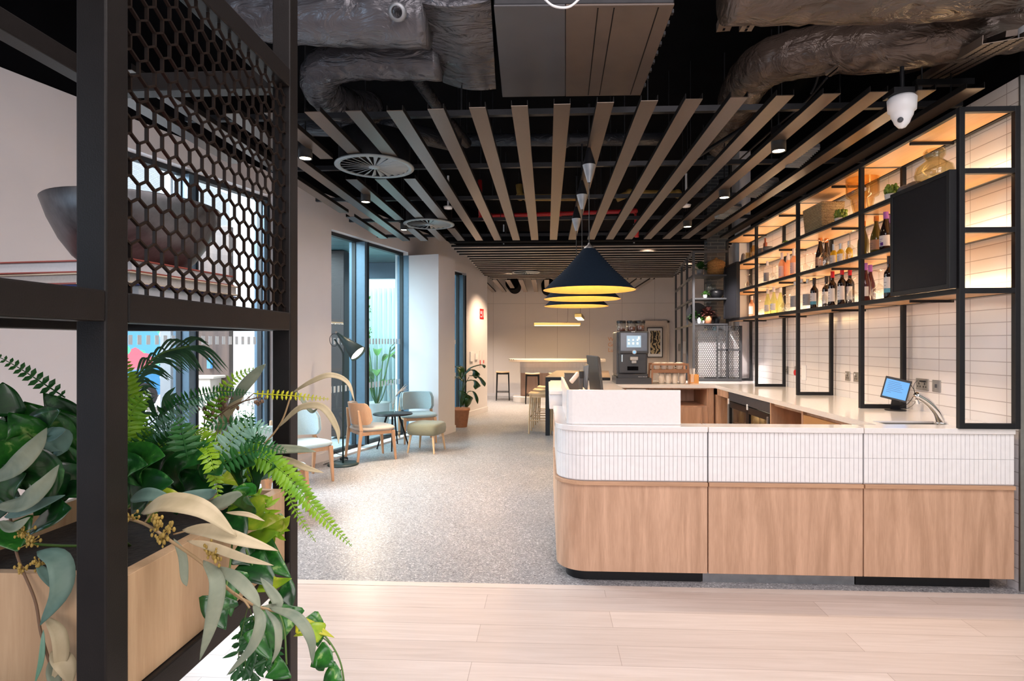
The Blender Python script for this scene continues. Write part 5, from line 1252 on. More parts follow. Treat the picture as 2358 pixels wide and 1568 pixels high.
# ottoman
oc = mid(G(945, 1043), G(990, 1046), G(1018, 1033), G(976, 1031)); t = thing('ottoman', 'olive grey upholstered footstool with pale wooden legs', 'footstool', (oc.x, oc.y, 0), math.radians(-12))
w = .235; n = 36; pts = []
for i in range(n+1):
    a = 2*PI*i/n; pts.append((math.copysign(abs(math.cos(a))**.42, math.cos(a))*w, math.copysign(abs(math.sin(a))**.42, math.sin(a))*w))
rows = [[Vector((x*k_, y*k_, z)) for x, y in pts] for k_, z in ((.01, .245), (.90, .245), (.97, .26), (1.0, .32), (.98, .365), (.92, .39), (.8, .402), (.5, .41), (.01, .412))]
obj('cushion', MB().grid(rows), M['fabric_green'], t)
for sx in (-1, 1):
    for sy in (-1, 1): obj('leg', MB().cyl((sx*.195, sy*.195, 0), (sx*.165, sy*.165, .246), .012, .018, n=14), M['stoolwood'], t)
# floor lamp
lb = G(790, 1070); t = thing('floor_lamp', 'dark teal floor lamp with a lit conical shade', 'floor lamp', (lb.x, lb.y, 0))
obj('base', MB().lathe([(0, 0), (.185, 0), (.187, .012), (.183, .022), (.02, .024), (0, .024)], 48), M['teal_lamp'], t)
Y_ = lb.y; pl = lambda px, py: at(px, py, Y=Y_)-Vector((lb.x, lb.y, 0))
z1 = pl(793, 812).z
obj('pole', MB().tube([(0.0, 0, .02), (0, 0, z1-.02), (-.012, 0, z1+.02), pl(774, 786), pl(770, 781)], .011, 12), M['teal_lamp'], t)
ap, mo = pl(780, 771), pl(829, 815)+Vector((0, -.06, 0)); dz = (mo-ap); L_ = dz.length; R_ = dz.to_track_quat('Z', 'Y').to_matrix()
obj('lamp_shade', MB().lathe([(.012, -.03), (.02, 0), (.112, L_), (.108, L_), (.016, .01)], 40, ap, True, R_), M['teal_lamp'], t)
obj('bulb', MB().lathe([(0, L_*.90), (.10, L_*.93)], 32, ap, True, R_), mat_emit('lamp_bulb_glow', (1, .82, .62), 12), t)
obj('cap', MB().cyl(ap-dz.normalized()*.06, ap-dz.normalized()*.028, .012, .016), M['steel'], t)
obj('cord', MB().tube(spline([pl(776, 770), pl(766, 769), pl(759, 780), pl(763, 794), pl(772, 797), pl(777, 790)], 6), .0035, 6), M['plastic_black'], t)
l = light('floor_lamp_beam', 'SPOT', mo+Vector((lb.x, lb.y, 0))+dz.normalized()*.02, 70, (1, .78, .55), spot=120, blend=.6, radius=.06); aim(l, l.location+dz)
w0 = G(705, 1040); pts = [at(728, 1003, Y=6.6), at(740, 1020, Y=6.75), at(757, 1034, Y=6.85), at(775, 1044, Y=6.9), at(791, 1048, Y=6.93)]
tag(obj('power_cord', MB().tube(spline(pts, 6), .004, 6), M['plastic_black']), 'black cord swinging from the pale blue chair to the floor lamp', 'cable')
m2 = MB(); rr = random.Random(9); c0 = lb+Vector((-.04, .14, .03)); 
m2.tube([c0+Vector((.05*math.cos(a), .05*math.sin(a), .012*math.sin(a*.37)+.016)) for a in [i*.5 for i in range(50)]], .004, 6)
m2.tube(spline([c0+Vector((-.05, 0, .01)), lb+Vector((-.20, .06, .012)), lb+Vector((-.235, -.04, .006)), lb+Vector((-.17, -.12, .03))], 6), .004, 6)
tag(obj('power_cord', m2, M['plastic_black']), 'coiled black cord lying on the floor lamp base', 'cable')

# potted plant behind the pillar
def strap_leaf(mb, pts, w, n=10, droop=0, fold=.25, up=Vector((0, 0, 1)), prof=None):
    """leaf surface along a midrib with a V fold; w = half width"""
    pp = spline(pts, max(2, n//(len(pts)-1))); m_ = len(pp); rows = []
    for i, p in enumerate(pp):
        u = i/(m_-1); d = (pp[min(i+1, m_-1)]-pp[max(i-1, 0)]).normalized(); x = d.cross(up)
        if x.length < .05: x = d.cross(Vector((0, 1, 0)))
        x.normalize(); nn = x.cross(d).normalized()
        ww = w*(prof(u) if prof else math.sin(PI*min(1, u*.94+.05))**.75)
        rows.append([p-x*ww+nn*ww*fold, p-x*ww*.5+nn*ww*fold*.35, p, p+x*ww*.5+nn*ww*fold*.35, p+x*ww+nn*ww*fold])
    return mb.grid(rows)
M['leaf_dark'] = mat('dark_glossy_leaf', (.02, .07, .012), .35, 0, .35, 14, coat=.2)
q = at(1060, 966, Z=0); py_ = 10.35; q = at(1060, 900, Y=py_)
t = thing('potted_plant', 'dark leaved plant in a terracotta pot behind the white pillar', 'plant', (q.x, py_, 0))
obj('pot', MB().lathe([(0, 0), (.12, 0), (.165, .30), (.175, .30), (.175, .34), (.15, .34), (.145, .27), (0, .27)], 32), M['terracotta'], t)
obj('soil', MB().lathe([(0, .28), (.148, .28)], 20), M['soil'], t)
loc = lambda px, py, dy=0: at(px, py, Y=py_+dy)-Vector((q.x, py_, 0))
st, lf = MB(), MB()
for s_pts, l_pts, w_ in (([(1060, 935), (1064, 890), (1072, 862)], [(1072, 862), (1085, 848), (1110, 841), (1116, 848)], .045),
        ([(1061, 935), (1066, 895), (1070, 862)], [(1066, 868), (1084, 853), (1095, 862), (1096, 872)], .07),
        ([(1061, 935), (1070, 890), (1080, 868)], [(1080, 866), (1098, 868), (1110, 880), (1116, 890)], .06),
        ([(1061, 935), (1066, 900), (1074, 880)], [(1074, 878), (1090, 877), (1098, 890), (1095, 897)], .055),
        ([(1061, 938), (1064, 905), (1068, 880)], [(1068, 880), (1050, 868), (1040, 880), (1036, 900)], .07),
        ([(1061, 938), (1070, 915), (1078, 903)], [(1076, 903), (1088, 902), (1096, 915), (1100, 930)], .035),
        ([(1061, 938), (1064, 915), (1070, 905)], [(1068, 905), (1080, 915), (1078, 930), (1074, 940)], .05),
        ([(1061, 938), (1060, 900), (1062, 870)], [(1062, 870), (1060, 850), (1050, 845), (1040, 852)], .06),
        ([(1061, 938), (1058, 915), (1056, 900)], [(1056, 900), (1064, 905), (1070, 920), (1066, 935)], .07)):
    st.tube(spline([loc(*p_) for p_ in s_pts], 4), .006, 6); strap_leaf(lf, [loc(*p_, dy=.05*i) for i, p_ in enumerate(l_pts)], w_*1.45, 12)
obj('stem', st, M['leaf_dark'], t); obj('foliage', lf, M['leaf_dark'], t, solid=.002)

# white signs and thermostats on the left wall
def wsign(px, py, w, h, m, label, name='wall_sign', cat='sign', th=.006):
    y = lw_px(px); p = lw(y, .001, at(px, py, Y=y).z); t = MB(); u = LU
    for z0, z1 in ((p.z-h/2, p.z+h/2),):
        vs = [p+u*(sx*w/2)+LN*o+Vector((0, 0, z-p.z)) for z in (z0, z1) for sx, o in ((-1, 0), (-1, th), (1, 0), (1, th))]
        t.add(vs, [(0, 2, 3, 1), (4, 5, 7, 6), (0, 1, 5, 4), (2, 6, 7, 3), (0, 4, 6, 2), (1, 3, 7, 5)])
    return tag(obj(name, t, m, None, .001), label, cat), p
o, p = wsign(1109, 723, .22, .22, M['red'], 'red square safety sign high on the left wall corner')
m2 = MB(); pp = p+LN*.0075
for a, b_, w_, h_ in ((-.045, .03, .05, .06), (.05, 0, .02, .14), (-.045, -.06, .05, .03)): 
    c = pp+LU*a+Vector((0, 0, b_)); m2.add([c+LU*(i*w_/2)+Vector((0, 0, j*h_/2)) for i, j in ((-1, -1), (1, -1), (1, 1), (-1, 1))], [(0, 1, 2, 3)])
pc = obj('pictogram', m2, M['plastic_white'], o, world=True, solid=.001)
wsign(1085, 821, .16, .20, M['plastic_white'], 'white thermostat panel left of the grey one', 'thermostat', 'thermostat', .02)
o, p = wsign(1096, 821, .13, .13, M['plastic_white'], 'white controller with a small grey display', 'thermostat', 'thermostat', .02)
wsign(1105, 826, .05, .34, M['label_white'], 'narrow red and black notice, left one of two')
wsign(1105, 834, .045, .09, M['red'], 'red block at the foot of the left narrow notice', 'wall_sign', 'sign', .009)
wsign(1113, 826, .05, .32, M['label_white'], 'narrow red and black notice, right one of two')
wsign(1113, 833, .045, .07, M['red'], 'red block at the foot of the right narrow notice', 'wall_sign', 'sign', .009)

# ================================================================== BACK OF THE ROOM
# dark island
A = Vector((-.022, 9.42, 0)); ang = math.radians(-5.3)
t = thing('island_table', 'long dark island table with waterfall ends behind the bar', 'table', A, ang)
LX, LY, HZ = 1.045, 2.35, .955
obj('table_top', MB().box(0, LX, 0, LY, HZ-.004, HZ), M['graphite_top'], t)
obj('apron', MB().box(0, LX, 0, LY, HZ-.075, HZ-.0045), M['graphite'], t, .002)
obj('end_panel', MB().box(0, .07, 0, .06, 0, HZ-.076).box(0, .07, LY-.06, LY, 0, HZ-.076), M['graphite'], t, .002)
obj('end_panel', MB().box(LX-.07, LX, 0, .06, 0, HZ-.076).box(LX-.07, LX, LY-.06, LY, 0, HZ-.076), M['graphite'], t, .002)
obj('body', MB().box(.35, LX-.08, .08, LY-.08, 0, HZ-.076), M['graphite'], t)
def stool(label, loc, rz, wood, w=.38, dpt=.36, h=.68, grp=None, top=None):
    t = thing('bar_stool', label, 'stool', loc, rz, grp)
    tp = top or wood
    rows = []
    for i in range(9):
        u = -1+2*i/8; rows.append([Vector((w/2*(-1+2*j/8), dpt/2*u, h-.012*(1-abs(-1+2*j/8)**2)+.0)) for j in range(9)])
    bot = [[q+Vector((0, 0, -.024)) for q in r_] for r_ in rows]
    m2 = MB().grid(rows); m2.grid([r_[::-1] for r_ in bot]); m2.grid([bot[0], rows[0]]); m2.grid([rows[-1], bot[-1]]); m2.grid([[r_[0] for r_ in rows], [r_[0] for r_ in bot]]); m2.grid([[r_[-1] for r_ in bot], [r_[-1] for r_ in rows]])
    obj('seat', m2, tp, t)
    lx, ly = w/2-.03, dpt/2-.03
    for sx in (-1, 1):
        for sy in (-1, 1): obj('leg', MB().cyl((sx*(lx+.022), sy*(ly+.022), 0), (sx*lx, sy*ly, h-.03), .012, .017, n=12), wood, t)
    obj('apron', MB().bar((-lx, -ly, h-.055), (lx, -ly, h-.055), .018, .045).bar((-lx, ly, h-.055), (lx, ly, h-.055), .018, .045).bar((-lx, -ly, h-.055), (-lx, ly, h-.055), .018, .045).bar((lx, -ly, h-.055), (lx, ly, h-.055), .018, .045), wood, t)
    zz = .22; k = 1+.022*(1-zz/h)/lx
    obj('stretcher', MB().cyl((-lx*k, -ly*k, zz), (lx*k, -ly*k, zz), .009, n=10).cyl((-lx*k, ly*k, zz), (lx*k, ly*k, zz), .009, n=10).cyl((-lx*k, -ly*k, zz+.05), (-lx*k, ly*k, zz+.05), .009, n=10), wood, t)
    return t
gs = 'pale wooden stools along the dark island'
stool('nearest pale wooden stool tucked beside the dark island', (-.10, 9.75, 0), ang, M['stoolwood'], grp=gs)
stool('second pale wooden stool along the dark island', (-.045, 10.45, 0), ang, M['stoolwood'], grp=gs)
stool('farthest pale wooden stool along the dark island', (.02, 11.15, 0), ang, M['stoolwood'], grp=gs)
# high bar at the back
bx0, bx1 = at(1171, 828, Y=14.7).x, at(1397, 828, Y=14.7).x
t = thing('high_bar', 'far high bar with a pale rounded top and tiled base', 'bar counter', ((bx0+bx1)/2, 14.9, 0))
def rrect(x0, x1, y0, y1, r, n=8):
    pts = []
    for cx_, cy_, a0 in ((x1-r, y0+r, -PI/2), (x1-r, y1-r, 0), (x0+r, y1-r, PI/2), (x0+r, y0+r, PI)):
        for i in range(n+1): a = a0+PI/2*i/n; pts.append((cx_+r*math.cos(a), cy_+r*math.sin(a)))
    return pts
obj('top', MB().prism(rrect(bx0, bx1, 14.65, 15.55, .28), 1.03, 1.10), M['bartop'] if 'bartop' in M else M.setdefault('bartop', mat('pale_bar_top', (.70, .56, .42), .4, 0, .03)), t, .01, world=True)
obj('tiled_band', MB().prism(rrect(bx0+.28, bx1-.28, 14.86, 15.45, .2), .74, 1.029), mat_bricks('small_finger_tile', (.66, .64, .65), (.62, .60, .61), (.40, .38, .40), .03, .145, .003, 0, 'xz', .4, .2)[0], t, world=True)
obj('wood_skirt', MB().prism(rrect(bx0+.29, bx1-.29, 14.87, 15.44, .2), .14, .739), mat_wood('reeded_rose_wood', (.48, .33, .26), (.38, .25, .19), 'z', .5), t, world=True)
obj('foot_plinth', MB().prism(rrect(bx0+.10, bx1-.10, 14.72, 15.5, .2), 0, .139), M['counter_tile'], t, .005, world=True)
m2 = MB()
for px in (1173, 1177, 1182): m2.cyl(at(px, 828, Y=14.655), at(px, 828, Y=14.64), .012, n=10)
obj('socket_hole', m2, M['plastic_black'], t, world=True)
gs = 'black bar stools with pale seats by the far high bar'
for px, py, lb_ in ((1158, 919, 'leftmost black bar stool standing alone against the back wall'), (1226, 924, 'black bar stool in front of the far high bar'), (1281, 922, 'black bar stool almost hidden behind the dark island')):
    q = at(px, 900, Y=14.45 if px > 1200 else 15.3); stool(lb_, (q.x, q.y, 0), math.radians(3), M['black'], .36, .34, .765, gs, M['stoolwood'])
# wayfinding text on the back wall
obj_t = obj('wall_lettering', text_mb("WCs\nGuest\nLuggage", .155, (at(1400, 800, Y=16.445).x, 16.443, at(1400, 785, Y=16.45).z), (1, 0, 0), (0, 0, 1), .002, 'LEFT'), mat('faint_orange_lettering', (.66, .30, .16), .6))
tag(obj_t, 'small orange lettering on the back wall left of the coffee machine', 'lettering')
# picture on the door
p0, p1 = at(1490, 754, Y=16.38), at(1526, 823, Y=16.38)
t = thing('framed_picture', 'framed black and gold abstract picture on the far door', 'picture', (p0.x, 16.38, p1.z))
fx0, fx1, fz0, fz1 = p0.x, p1.x, p1.z, p0.z
obj('frame', MB().box(fx0, fx1, 16.365, 16.38, fz0, fz0+.02).box(fx0, fx1, 16.365, 16.38, fz1-.02, fz1).box(fx0, fx0+.02, 16.365, 16.38, fz0+.02, fz1-.02).box(fx1-.02, fx1, 16.365, 16.38, fz0+.02, fz1-.02), M['plastic_black'], t, world=True)
obj('mount', MB().box(fx0+.02, fx1-.02, 16.374, 16.379, fz0+.02, fz1-.02), M['label_white'], t, world=True)
def mat_art():
    m, nt, b, out = new_mat('abstract_gold_print'); v = mapping(nt, (1, 1, 1))
    w_ = nt.nodes.new('ShaderNodeTexWave'); w_.inputs['Scale'].default_value = 3.2; w_.inputs['Distortion'].default_value = 9; w_.inputs['Detail'].default_value = 1.5; w_.inputs['Detail Scale'].default_value = 2.2
    nt.links.new(v, w_.inputs['Vector']); r_ = ramp(nt, w_.outputs['Fac'], [(.45, (.02, .015, .01)), (.6, (.55, .42, .24))]); nt.links.new(r_, b.inputs['Base Color']); return m
obj('print', MB().box(fx0+.09, fx1-.07, 16.370, 16.3735, fz0+.10, fz1-.09), mat_art(), t, world=True)

# ================================================================== BLACK SHELF RACK AT THE BACK OF THE BAR
RY = 7.98; rxa = at(1595, 700, Y=RY).x; rz = at(1597, 577, Y=RY).z
t = thing('divider_rack', 'tall dark grey open steel rack with hexagon mesh at the end of the bar', 'rack', (rxa, RY, ZT+.001))
TT = .03; xr = 2.46; RK = M.setdefault('rack_grey', mat('dark_grey_rack_steel', (.045, .047, .052), .45, .3, .05))
zs = [at(1597, y_, Y=RY).z for y_ in (632, 686, 745)]
ang_ = math.radians(7.0); sd = Vector((math.sin(ang_), math.cos(ang_), 0)); Ls = 2.45
m2 = MB().box(rxa, rxa+TT, RY, RY+TT, ZT+.001, rz).box(rxa+TT, xr, RY, RY+TT, rz-TT, rz)
obj('front_post', m2, RK, t, world=True)
def P2(s_, z): return Vector((rxa+TT/2, RY+TT/2, z))+sd*s_
m2 = MB()
for s_ in (.75, 1.5, Ls): m2.bar(P2(s_, 0), P2(s_, rz), TT, TT)
obj('side_post', m2, RK, t, world=True)
m2 = MB()
for z in [rz-TT/2]+[z-TT/2 for z in zs]: m2.bar(P2(.02, z), P2(Ls, z), TT, TT)
obj('side_rail', m2, RK, t, world=True)
for z in zs: obj('shelf', MB().box(rxa+TT, xr, RY+.0, RY+.36, z-.022, z), RK, t, .002, world=True)
m2 = MB().box(rxa+TT, 2.60, RY+.5, RY+.52, ZT+.15, 2.75)
# lower mesh section
def hexmesh(o, ux, uz, w_, h_, cell, bar_w, bar_t, inset=0):
    """pointy-top hexagon lattice in the plane spanned by ux, uz from origin o"""
    m2 = MB(); ux = Vector(ux); uz = Vector(uz); nn = ux.cross(uz).normalized(); R = cell/math.sqrt(3); rowh = 1.5*R
    def seg(a, b_):
        # clip to the panel
        (ax, az), (bx, bz) = a, b_
        t0, t1 = 0.0, 1.0
        for d_, lo, hi, s0 in ((bx-ax, 0, w_, ax), (bz-az, 0, h_, az)):
            if abs(d_) < 1e-9:
                if s0 < lo or s0 > hi: return
                continue
            ta, tb = (lo-s0)/d_, (hi-s0)/d_
            if ta > tb: ta, tb = tb, ta
            t0, t1 = max(t0, ta), min(t1, tb)
        if t1-t0 < .05: return
        pa = (ax+(bx-ax)*t0, az+(bz-az)*t0); pb = (ax+(bx-ax)*t1, az+(bz-az)*t1)
        m2.bar(o+ux*pa[0]+uz*pa[1], o+ux*pb[0]+uz*pb[1], bar_w, bar_t, up=nn)
    rows_ = int(h_/rowh)+3; cols = int(w_/cell)+3
    for r_ in range(-1, rows_):
        for c_ in range(-1, cols):
            cx_ = c_*cell + (cell/2 if r_ % 2 else 0); cz_ = r_*rowh
            tp = (cx_, cz_+R); ul = (cx_-cell/2, cz_+R/2); ur = (cx_+cell/2, cz_+R/2); ll = (cx_-cell/2, cz_-R/2)
            seg(tp, ul); seg(tp, ur); seg(ul, ll)
    return m2
zb = ZT+.04; zm = zs[2]-TT
x1m = at(1704, 800, Y=RY).x
obj('mesh_panel', hexmesh(Vector((rxa+TT, RY+.012, zb)), (1, 0, 0), (0, 0, 1), x1m-rxa-TT, zm-zb, .0285, .0065, .003), RK, t, world=True)
m2 = MB().box(rxa+TT, x1m+.02, RY-.006, RY+TT, ZT+.001, zb).box(x1m, x1m+TT, RY, RY+TT, zb, zm)
for px in (1652, 1674): q = at(px, 800, Y=RY).x; m2.box(q-.011, q+.011, RY-.004, RY+.011, zb, zm)
q0, q1 = at(1652, 806, Y=RY), at(1704, 806, Y=RY); m2.box(q0.x, q1.x, RY-.004, RY+.011, q0.z-.012, q0.z+.012)
obj('mesh_frame', m2, RK, t, world=True)
wx0, wx1 = at(1605, 800, Y=RY+.3).x, at(1697, 800, Y=RY+.3).x
tag(obj('whiteboard', MB().box(wx0, wx1, RY+.22, RY+.25, ZT+.05, at(1650, 762, Y=RY+.3).z), M['plastic_white']), 'white board standing behind the hexagon mesh of the far rack', 'board')
tag(obj('blue_carton', MB().box(at(1640, 757, Y=RY+.3).x, at(1650, 757, Y=RY+.3).x, RY+.22, RY+.30, at(1640, 762, Y=RY+.3).z, at(1640, 752, Y=RY+.3).z), M['band_blue']), 'small blue carton above the white board behind the mesh', 'carton')
# dark brick pier behind the rack
M['darkbrick'] = mat_bricks('dark_glazed_brick', (.05, .055, .06), (.04, .045, .05), (.10, .10, .10), .2, .05, .006, .5, 'xz', .2, .4)[0]
struct('wall_pier', MB().box(2.70, 2.855, 8.25, 8.58, 0, 4.2), M['wall'])
struct('wall_dark_pier', MB().box(2.30, 2.60, 8.42, 8.58, 0, 4.2), M['darkbrick'])
# things on the far rack
def rk(px, lvl, dy=.16): return Vector((at(px, 700, Y=RY+dy).x, RY+dy, zs[lvl]+.001))
p = rk(1649, 0, .18); t = thing('rattan_basket', 'round orange rattan basket with a lid on the far rack', 'basket', p)
obj('body', MB().lathe([(0, 0), (.085, 0), (.115, .05), (.125, .11), (.118, .165)], 36), M['wicker_o'], t)
obj('lid', MB().lathe([(.125, .163), (.122, .18), (.10, .20), (.05, .225), (.02, .235), (.018, .25), (0, .252)], 36), M['wicker_o'], t)
def bushy(px, lvl, label, m, potm, s=1.0, n=40, dy=.16, pot=True, sc=1):
    p = rk(px, lvl, dy); t = thing('potted_plant', label, 'plant', p, 0, 'small plants on the far rack')
    obj('pot', MB().lathe([(0, 0), (.035*s, 0), (.048*s, .085*s), (.043*s, .087*s), (.038*s, .07*s), (0, .07*s)], 20), M[potm], t)
    m2 = MB(); rr = random.Random(px)
    for i in range(n):
        a = rr.random()*6.28; el = rr.uniform(-.1, 1.4); L = rr.uniform(.05, .11)*s*sc; d_ = Vector((math.cos(a)*math.cos(el), math.sin(a)*math.cos(el), math.sin(el))); b0 = Vector((0, 0, .08*s))+d_*.02
        strap_leaf(m2, [b0, b0+d_*L*.6+Vector((0, 0, .01)), b0+d_*L+Vector((0, 0, -.015*s))], .018*s*sc, 6)
    obj('foliage', m2, M[m], t); return t
M['leaf_maroon'] = mat('maroon_leaf', (.06, .018, .015), .45, 0, .3, 20)
M['leaf_green'] = mat('fresh_green_leaf', (.05, .16, .02), .4, 0, .35, 14)
bushy(1612, 0, 'trailing dark green plant left of the rattan basket', 'leaf_dark', 'grey_ceramic', 1.0, 50, sc=1.2)
bushy(1624, 1, 'tiny succulent in a cream pot on the middle level of the far rack', 'leaf_green', 'white_ceramic', .62, 30)
bushy(1630, 2, 'maroon leaved plant in a terracotta pot on the lower level of the far rack', 'leaf_maroon', 'terracotta', 1.25, 60, sc=1.1)
bushy(1618, 2, 'tiny green plant in a white cup beside the terracotta pot', 'leaf_green', 'white_ceramic', .55, 30)
bushy(1600, 2, 'dark green plant leaning at the left post of the far rack', 'leaf_dark', 'grey_ceramic', .9, 40, sc=1.2, dy=.22)
p = rk(1610, 2, .12); tag(obj('white_bottle', MB().lathe([(0, 0), (.022, 0), (.022, .06), (.012, .07), (.012, .085), (0, .085)], 16, p), M['plastic_white']), 'small white bottle left of the tiny green plant', 'bottle')
p = rk(1605, 2, .28); tag(obj('black_disc', MB().cyl(p+Vector((0, 0, .15)), p+Vector((0, .02, .15)), .15, n=36), M['plastic_black']), 'large black round plate leaning at the back of the lower level', 'plate')
p = rk(1650, 2, .2); tag(obj('black_bowl', MB().lathe([(0, 0), (.03, 0), (.06, .10), (.055, .10), (.028, .01), (0, .01)], 20, p), M['plastic_black']), 'black tapered bowl right of the terracotta pot', 'bowl')
p = rk(1650, 1, .2); tag(obj('black_bowl', MB().lathe([(0, 0), (.05, 0), (.10, .07), (.09, .12), (.03, .13), (0, .13)], 24, p), M['plastic_black']), 'rounded black vessel on the middle level of the far rack', 'vessel')
for px, lb_ in ((1632, 'left clear glass jar with a dark base hanging over the middle level'), (1642, 'right clear glass jar behind the first')):
    p = rk(px, 1, .1 if px == 1632 else .2); tag(obj('glass_jar', MB().lathe([(0, .0), (.03, 0), (.03, .10), (.042, .11), (.042, .20), (.039, .20), (.039, .115), (0, .112)], 20, p), M['clear']), lb_, 'jar')
# far right: wall plates and fire point on the corridor wall
for px, py, w_, h_, lb_, m_ in ((1565, 800, .08, .20, 'steel door handle plate far right', 'steel'), (1576, 800, .10, .34, 'white wall panel beyond the rack posts', 'plastic_white')):
    q = at(px, py, Y=16.44); tag(obj('wall_plate', MB().box(q.x-w_/2, q.x+w_/2, 16.42, 16.449, q.z-h_/2, q.z+h_/2), M[m_]), lb_, 'wall plate')
# assumed spots without fittings that brighten and warm the back area
for x, y, e_ in ((-1.6, 14.6, 230), (-.2, 14.2, 230), (1.2, 14.2, 230), (2.8, 14.2, 160), (-.8, 12.0, 140), (1.2, 12.4, 120), (1.6, 9.2, 70), (2.6, 10.8, 120)):
    l = light('assumed_back_spot', 'SPOT', (x, y, 3.05), e_*1.35, (1, .84, .70) if y > 13 else (1, .70, .46), spot=110, blend=.9, radius=.06)
l = light('board_fill_spot', 'SPOT', (1.75, 6.9, 2.92), 320, (1, .9, .85), spot=50, blend=.6, radius=.05); aim(l, (2.3, 8.2, 1.3))  # spot without a fitting, added to brighten the board behind the mesh
l = light('assumed_wall_spot', 'SPOT', (-.9, 11.6, 2.9), 55, (1, .70, .42), spot=70, blend=.9, radius=.05); aim(l, (-1.38, 12.45, 1.3))  # assumed spot without a fitting, makes the warm patch on the left wall

# ================================================================== TERRACE OUTSIDE THE TALL WINDOW
y0 = 10.6; q = at(868, 905, Y=y0); t = thing('potted_plant', 'large plant in a ribbed white pot on the terrace outside the tall window', 'plant', (q.x, y0, -.09))
obj('pot', MB().lathe([(0, 0), (.17, 0), (.24, .25), (.245, .48), (.26, .50), (.22, .50), (.2, .42), (0, .42)], 32), M['white_ceramic'], t)
st, lf = MB(), MB(); rr = random.Random(11)
for i in range(16):
    a = rr.random()*6.28; r = rr.uniform(.15, .5); h = rr.uniform(.75, 1.55); e_ = Vector((math.cos(a)*r*.5, math.sin(a)*r*.5, h)); st.tube([(0, 0, .42), e_*.6+Vector((0, 0, .1)), e_], .01, 6)
    o_ = Vector((math.cos(a), math.sin(a), 0)); strap_leaf(lf, [e_, e_+o_*.18+Vector((0, 0, .12)), e_+o_*.42+Vector((0, 0, .02))], .085, 10)
obj('stem', st, M['leaf_green'], t); obj('foliage', lf, M['leaf_bright'] if 'leaf_bright' in M else M.setdefault('leaf_bright', mat('bright_leaf', (.10, .30, .04), .4, 0, .3, 10)), t)
q = at(895, 905, Y=10.0); lounge_chair('lounge_chair', 'brown backed chair outside the tall window right of the white pot', 'fabric_grey', 'fabric', (q.x+.55, 9.75, -.088), math.radians(150))
q = at(800, 920, Y=10.8); lounge_chair('lounge_chair', 'chair outside the window partly behind the umber column', 'fabric_grey', 'fabric', (q.x-.1, 11.3, -.088), math.radians(20))
q = at(815, 880, Y=10.2); t = thing('cafe_table', 'small white square cafe table on the terrace outside', 'table', (q.x-1.0, 9.5, -.088))
obj('table_top', MB().box(-.35, .35, -.35, .35, .70, .73), M['white_ceramic'], t, .004); obj('pedestal', MB().cyl((0, 0, .02), (0, 0, .70), .03), M['black'], t); obj('foot', MB().cyl((0, 0, 0), (0, 0, .02), .22, n=28), M['black'], t)
# ================================================================== FOREGROUND RACK
XP = -.70; E_ = .05; XQ = -1.262
t = thing('display_rack', 'tall bronze black steel rack with hexagon mesh panel in the foreground', 'rack', (XP-.25, .9, 0))
for x in (XP-E_, XQ):
    for y in (.20, .885, 1.545):
        obj('post', MB().box(x, x+E_, y, y+E_, 0, 4.0), M['rack'], t, .003, world=True)
for z in (.0, .855, 1.535, 2.20, 3.0):
    for x in (XP-E_, XQ):
        for a, b_ in ((.25, .885), (.935, 1.545)): obj('rail', MB().box(x, x+E_, a+.0005, b_-.0005, z, z+E_), M['rack'], t, .003, world=True)
    for y in (.20, .885, 1.545):
        if z in (1.535, 2.20) and y == .20: continue
        if z == .855 or z == 0 or y != .885: obj('cross_rail', MB().box(XQ+E_, XP-E_, y, y+E_, z, z+E_), M['rack'], t, .003, world=True)
obj('shelf', MB().box(XQ+E_+.001, XP-E_-.001, .25, 1.544, 1.572, 1.584), M['rack'], t, .001, world=True)
obj('shelf', MB().box(XQ+E_+.001, XP-E_-.001, .936, 1.544, .893, .9045), M['rack'], t, .001, world=True)
obj('mesh_panel', hexmesh(Vector((XP-.014, .936, 1.586)), (0, 1, 0), (0, 0, 1), .608, .613, .0415, .0036, .006), M['mesh'], t, world=True)
# planter
t = thing('planter_box', 'pale wooden planter box in the lower bay of the black rack', 'planter', (-.925, 1.24, .906))
px0, px1, py0, py1, z0_, z1_ = XQ+E_+.004, XP-.012, .95, 1.538, .9065, 1.105
obj('long_side', MB().box(px1-.028, px1, py0, py1, z0_, z1_), M['pine'], t, .001, world=True)
obj('long_side', MB().box(px0, px0+.018, py0, py1, z0_, z1_), M['pine'], t, .001, world=True)
obj('short_side', MB().box(px0+.0181, px1-.0281, py0, py0+.018, z0_, z1_), M['pine'], t, .001, world=True)
obj('short_side', MB().box(px0+.0181, px1-.0281, py1-.018, py1, z0_, z1_), M['pine'], t, .001, world=True)
obj('liner', MB().box(px0+.019, px1-.029, py0+.019, py1-.019, z0_, 1.05), M['soil'], t, world=True)
# books and bowl
def book(name, label, c, dims, rz, cover, z, pages='pages', band=None):
    t = thing(name, label, 'book', (c[0], c[1], z), rz, 'large books under the bowl')
    L, W, H = dims
    obj('cover', MB().box(-L/2, L/2, -W/2, W/2, 0, .003).box(-L/2, L/2, -W/2, W/2, H-.003, H).box(-L/2, -L/2+.004, -W/2, W/2, .003, H-.003), M[cover], t, .001)
    obj('pages', MB().box(-L/2+.005, L/2-.006, -W/2+.006, W/2-.006, .0031, H-.0031), M[pages], t)
    if band: obj('spine_print', MB().box(-L/2+.05, L/2-.12, -W/2-.0006, -W/2+.001, .0005, .0035), M[band], t)
M['pages'] = mat('book_pages', (.50, .47, .45), .8, 0, .06, 200); M['pages_w'] = mat('white_book_pages', (.62, .62, .64), .8, 0, .03, 200)
M['cover_red'] = mat('brick_red_cover', (.32, .07, .05), .5); M['cover_cream'] = mat('cream_cover', (.62, .50, .38), .6); M['cover_blue'] = mat('navy_cover', (.02, .03, .15), .5)
zb_ = 1.585
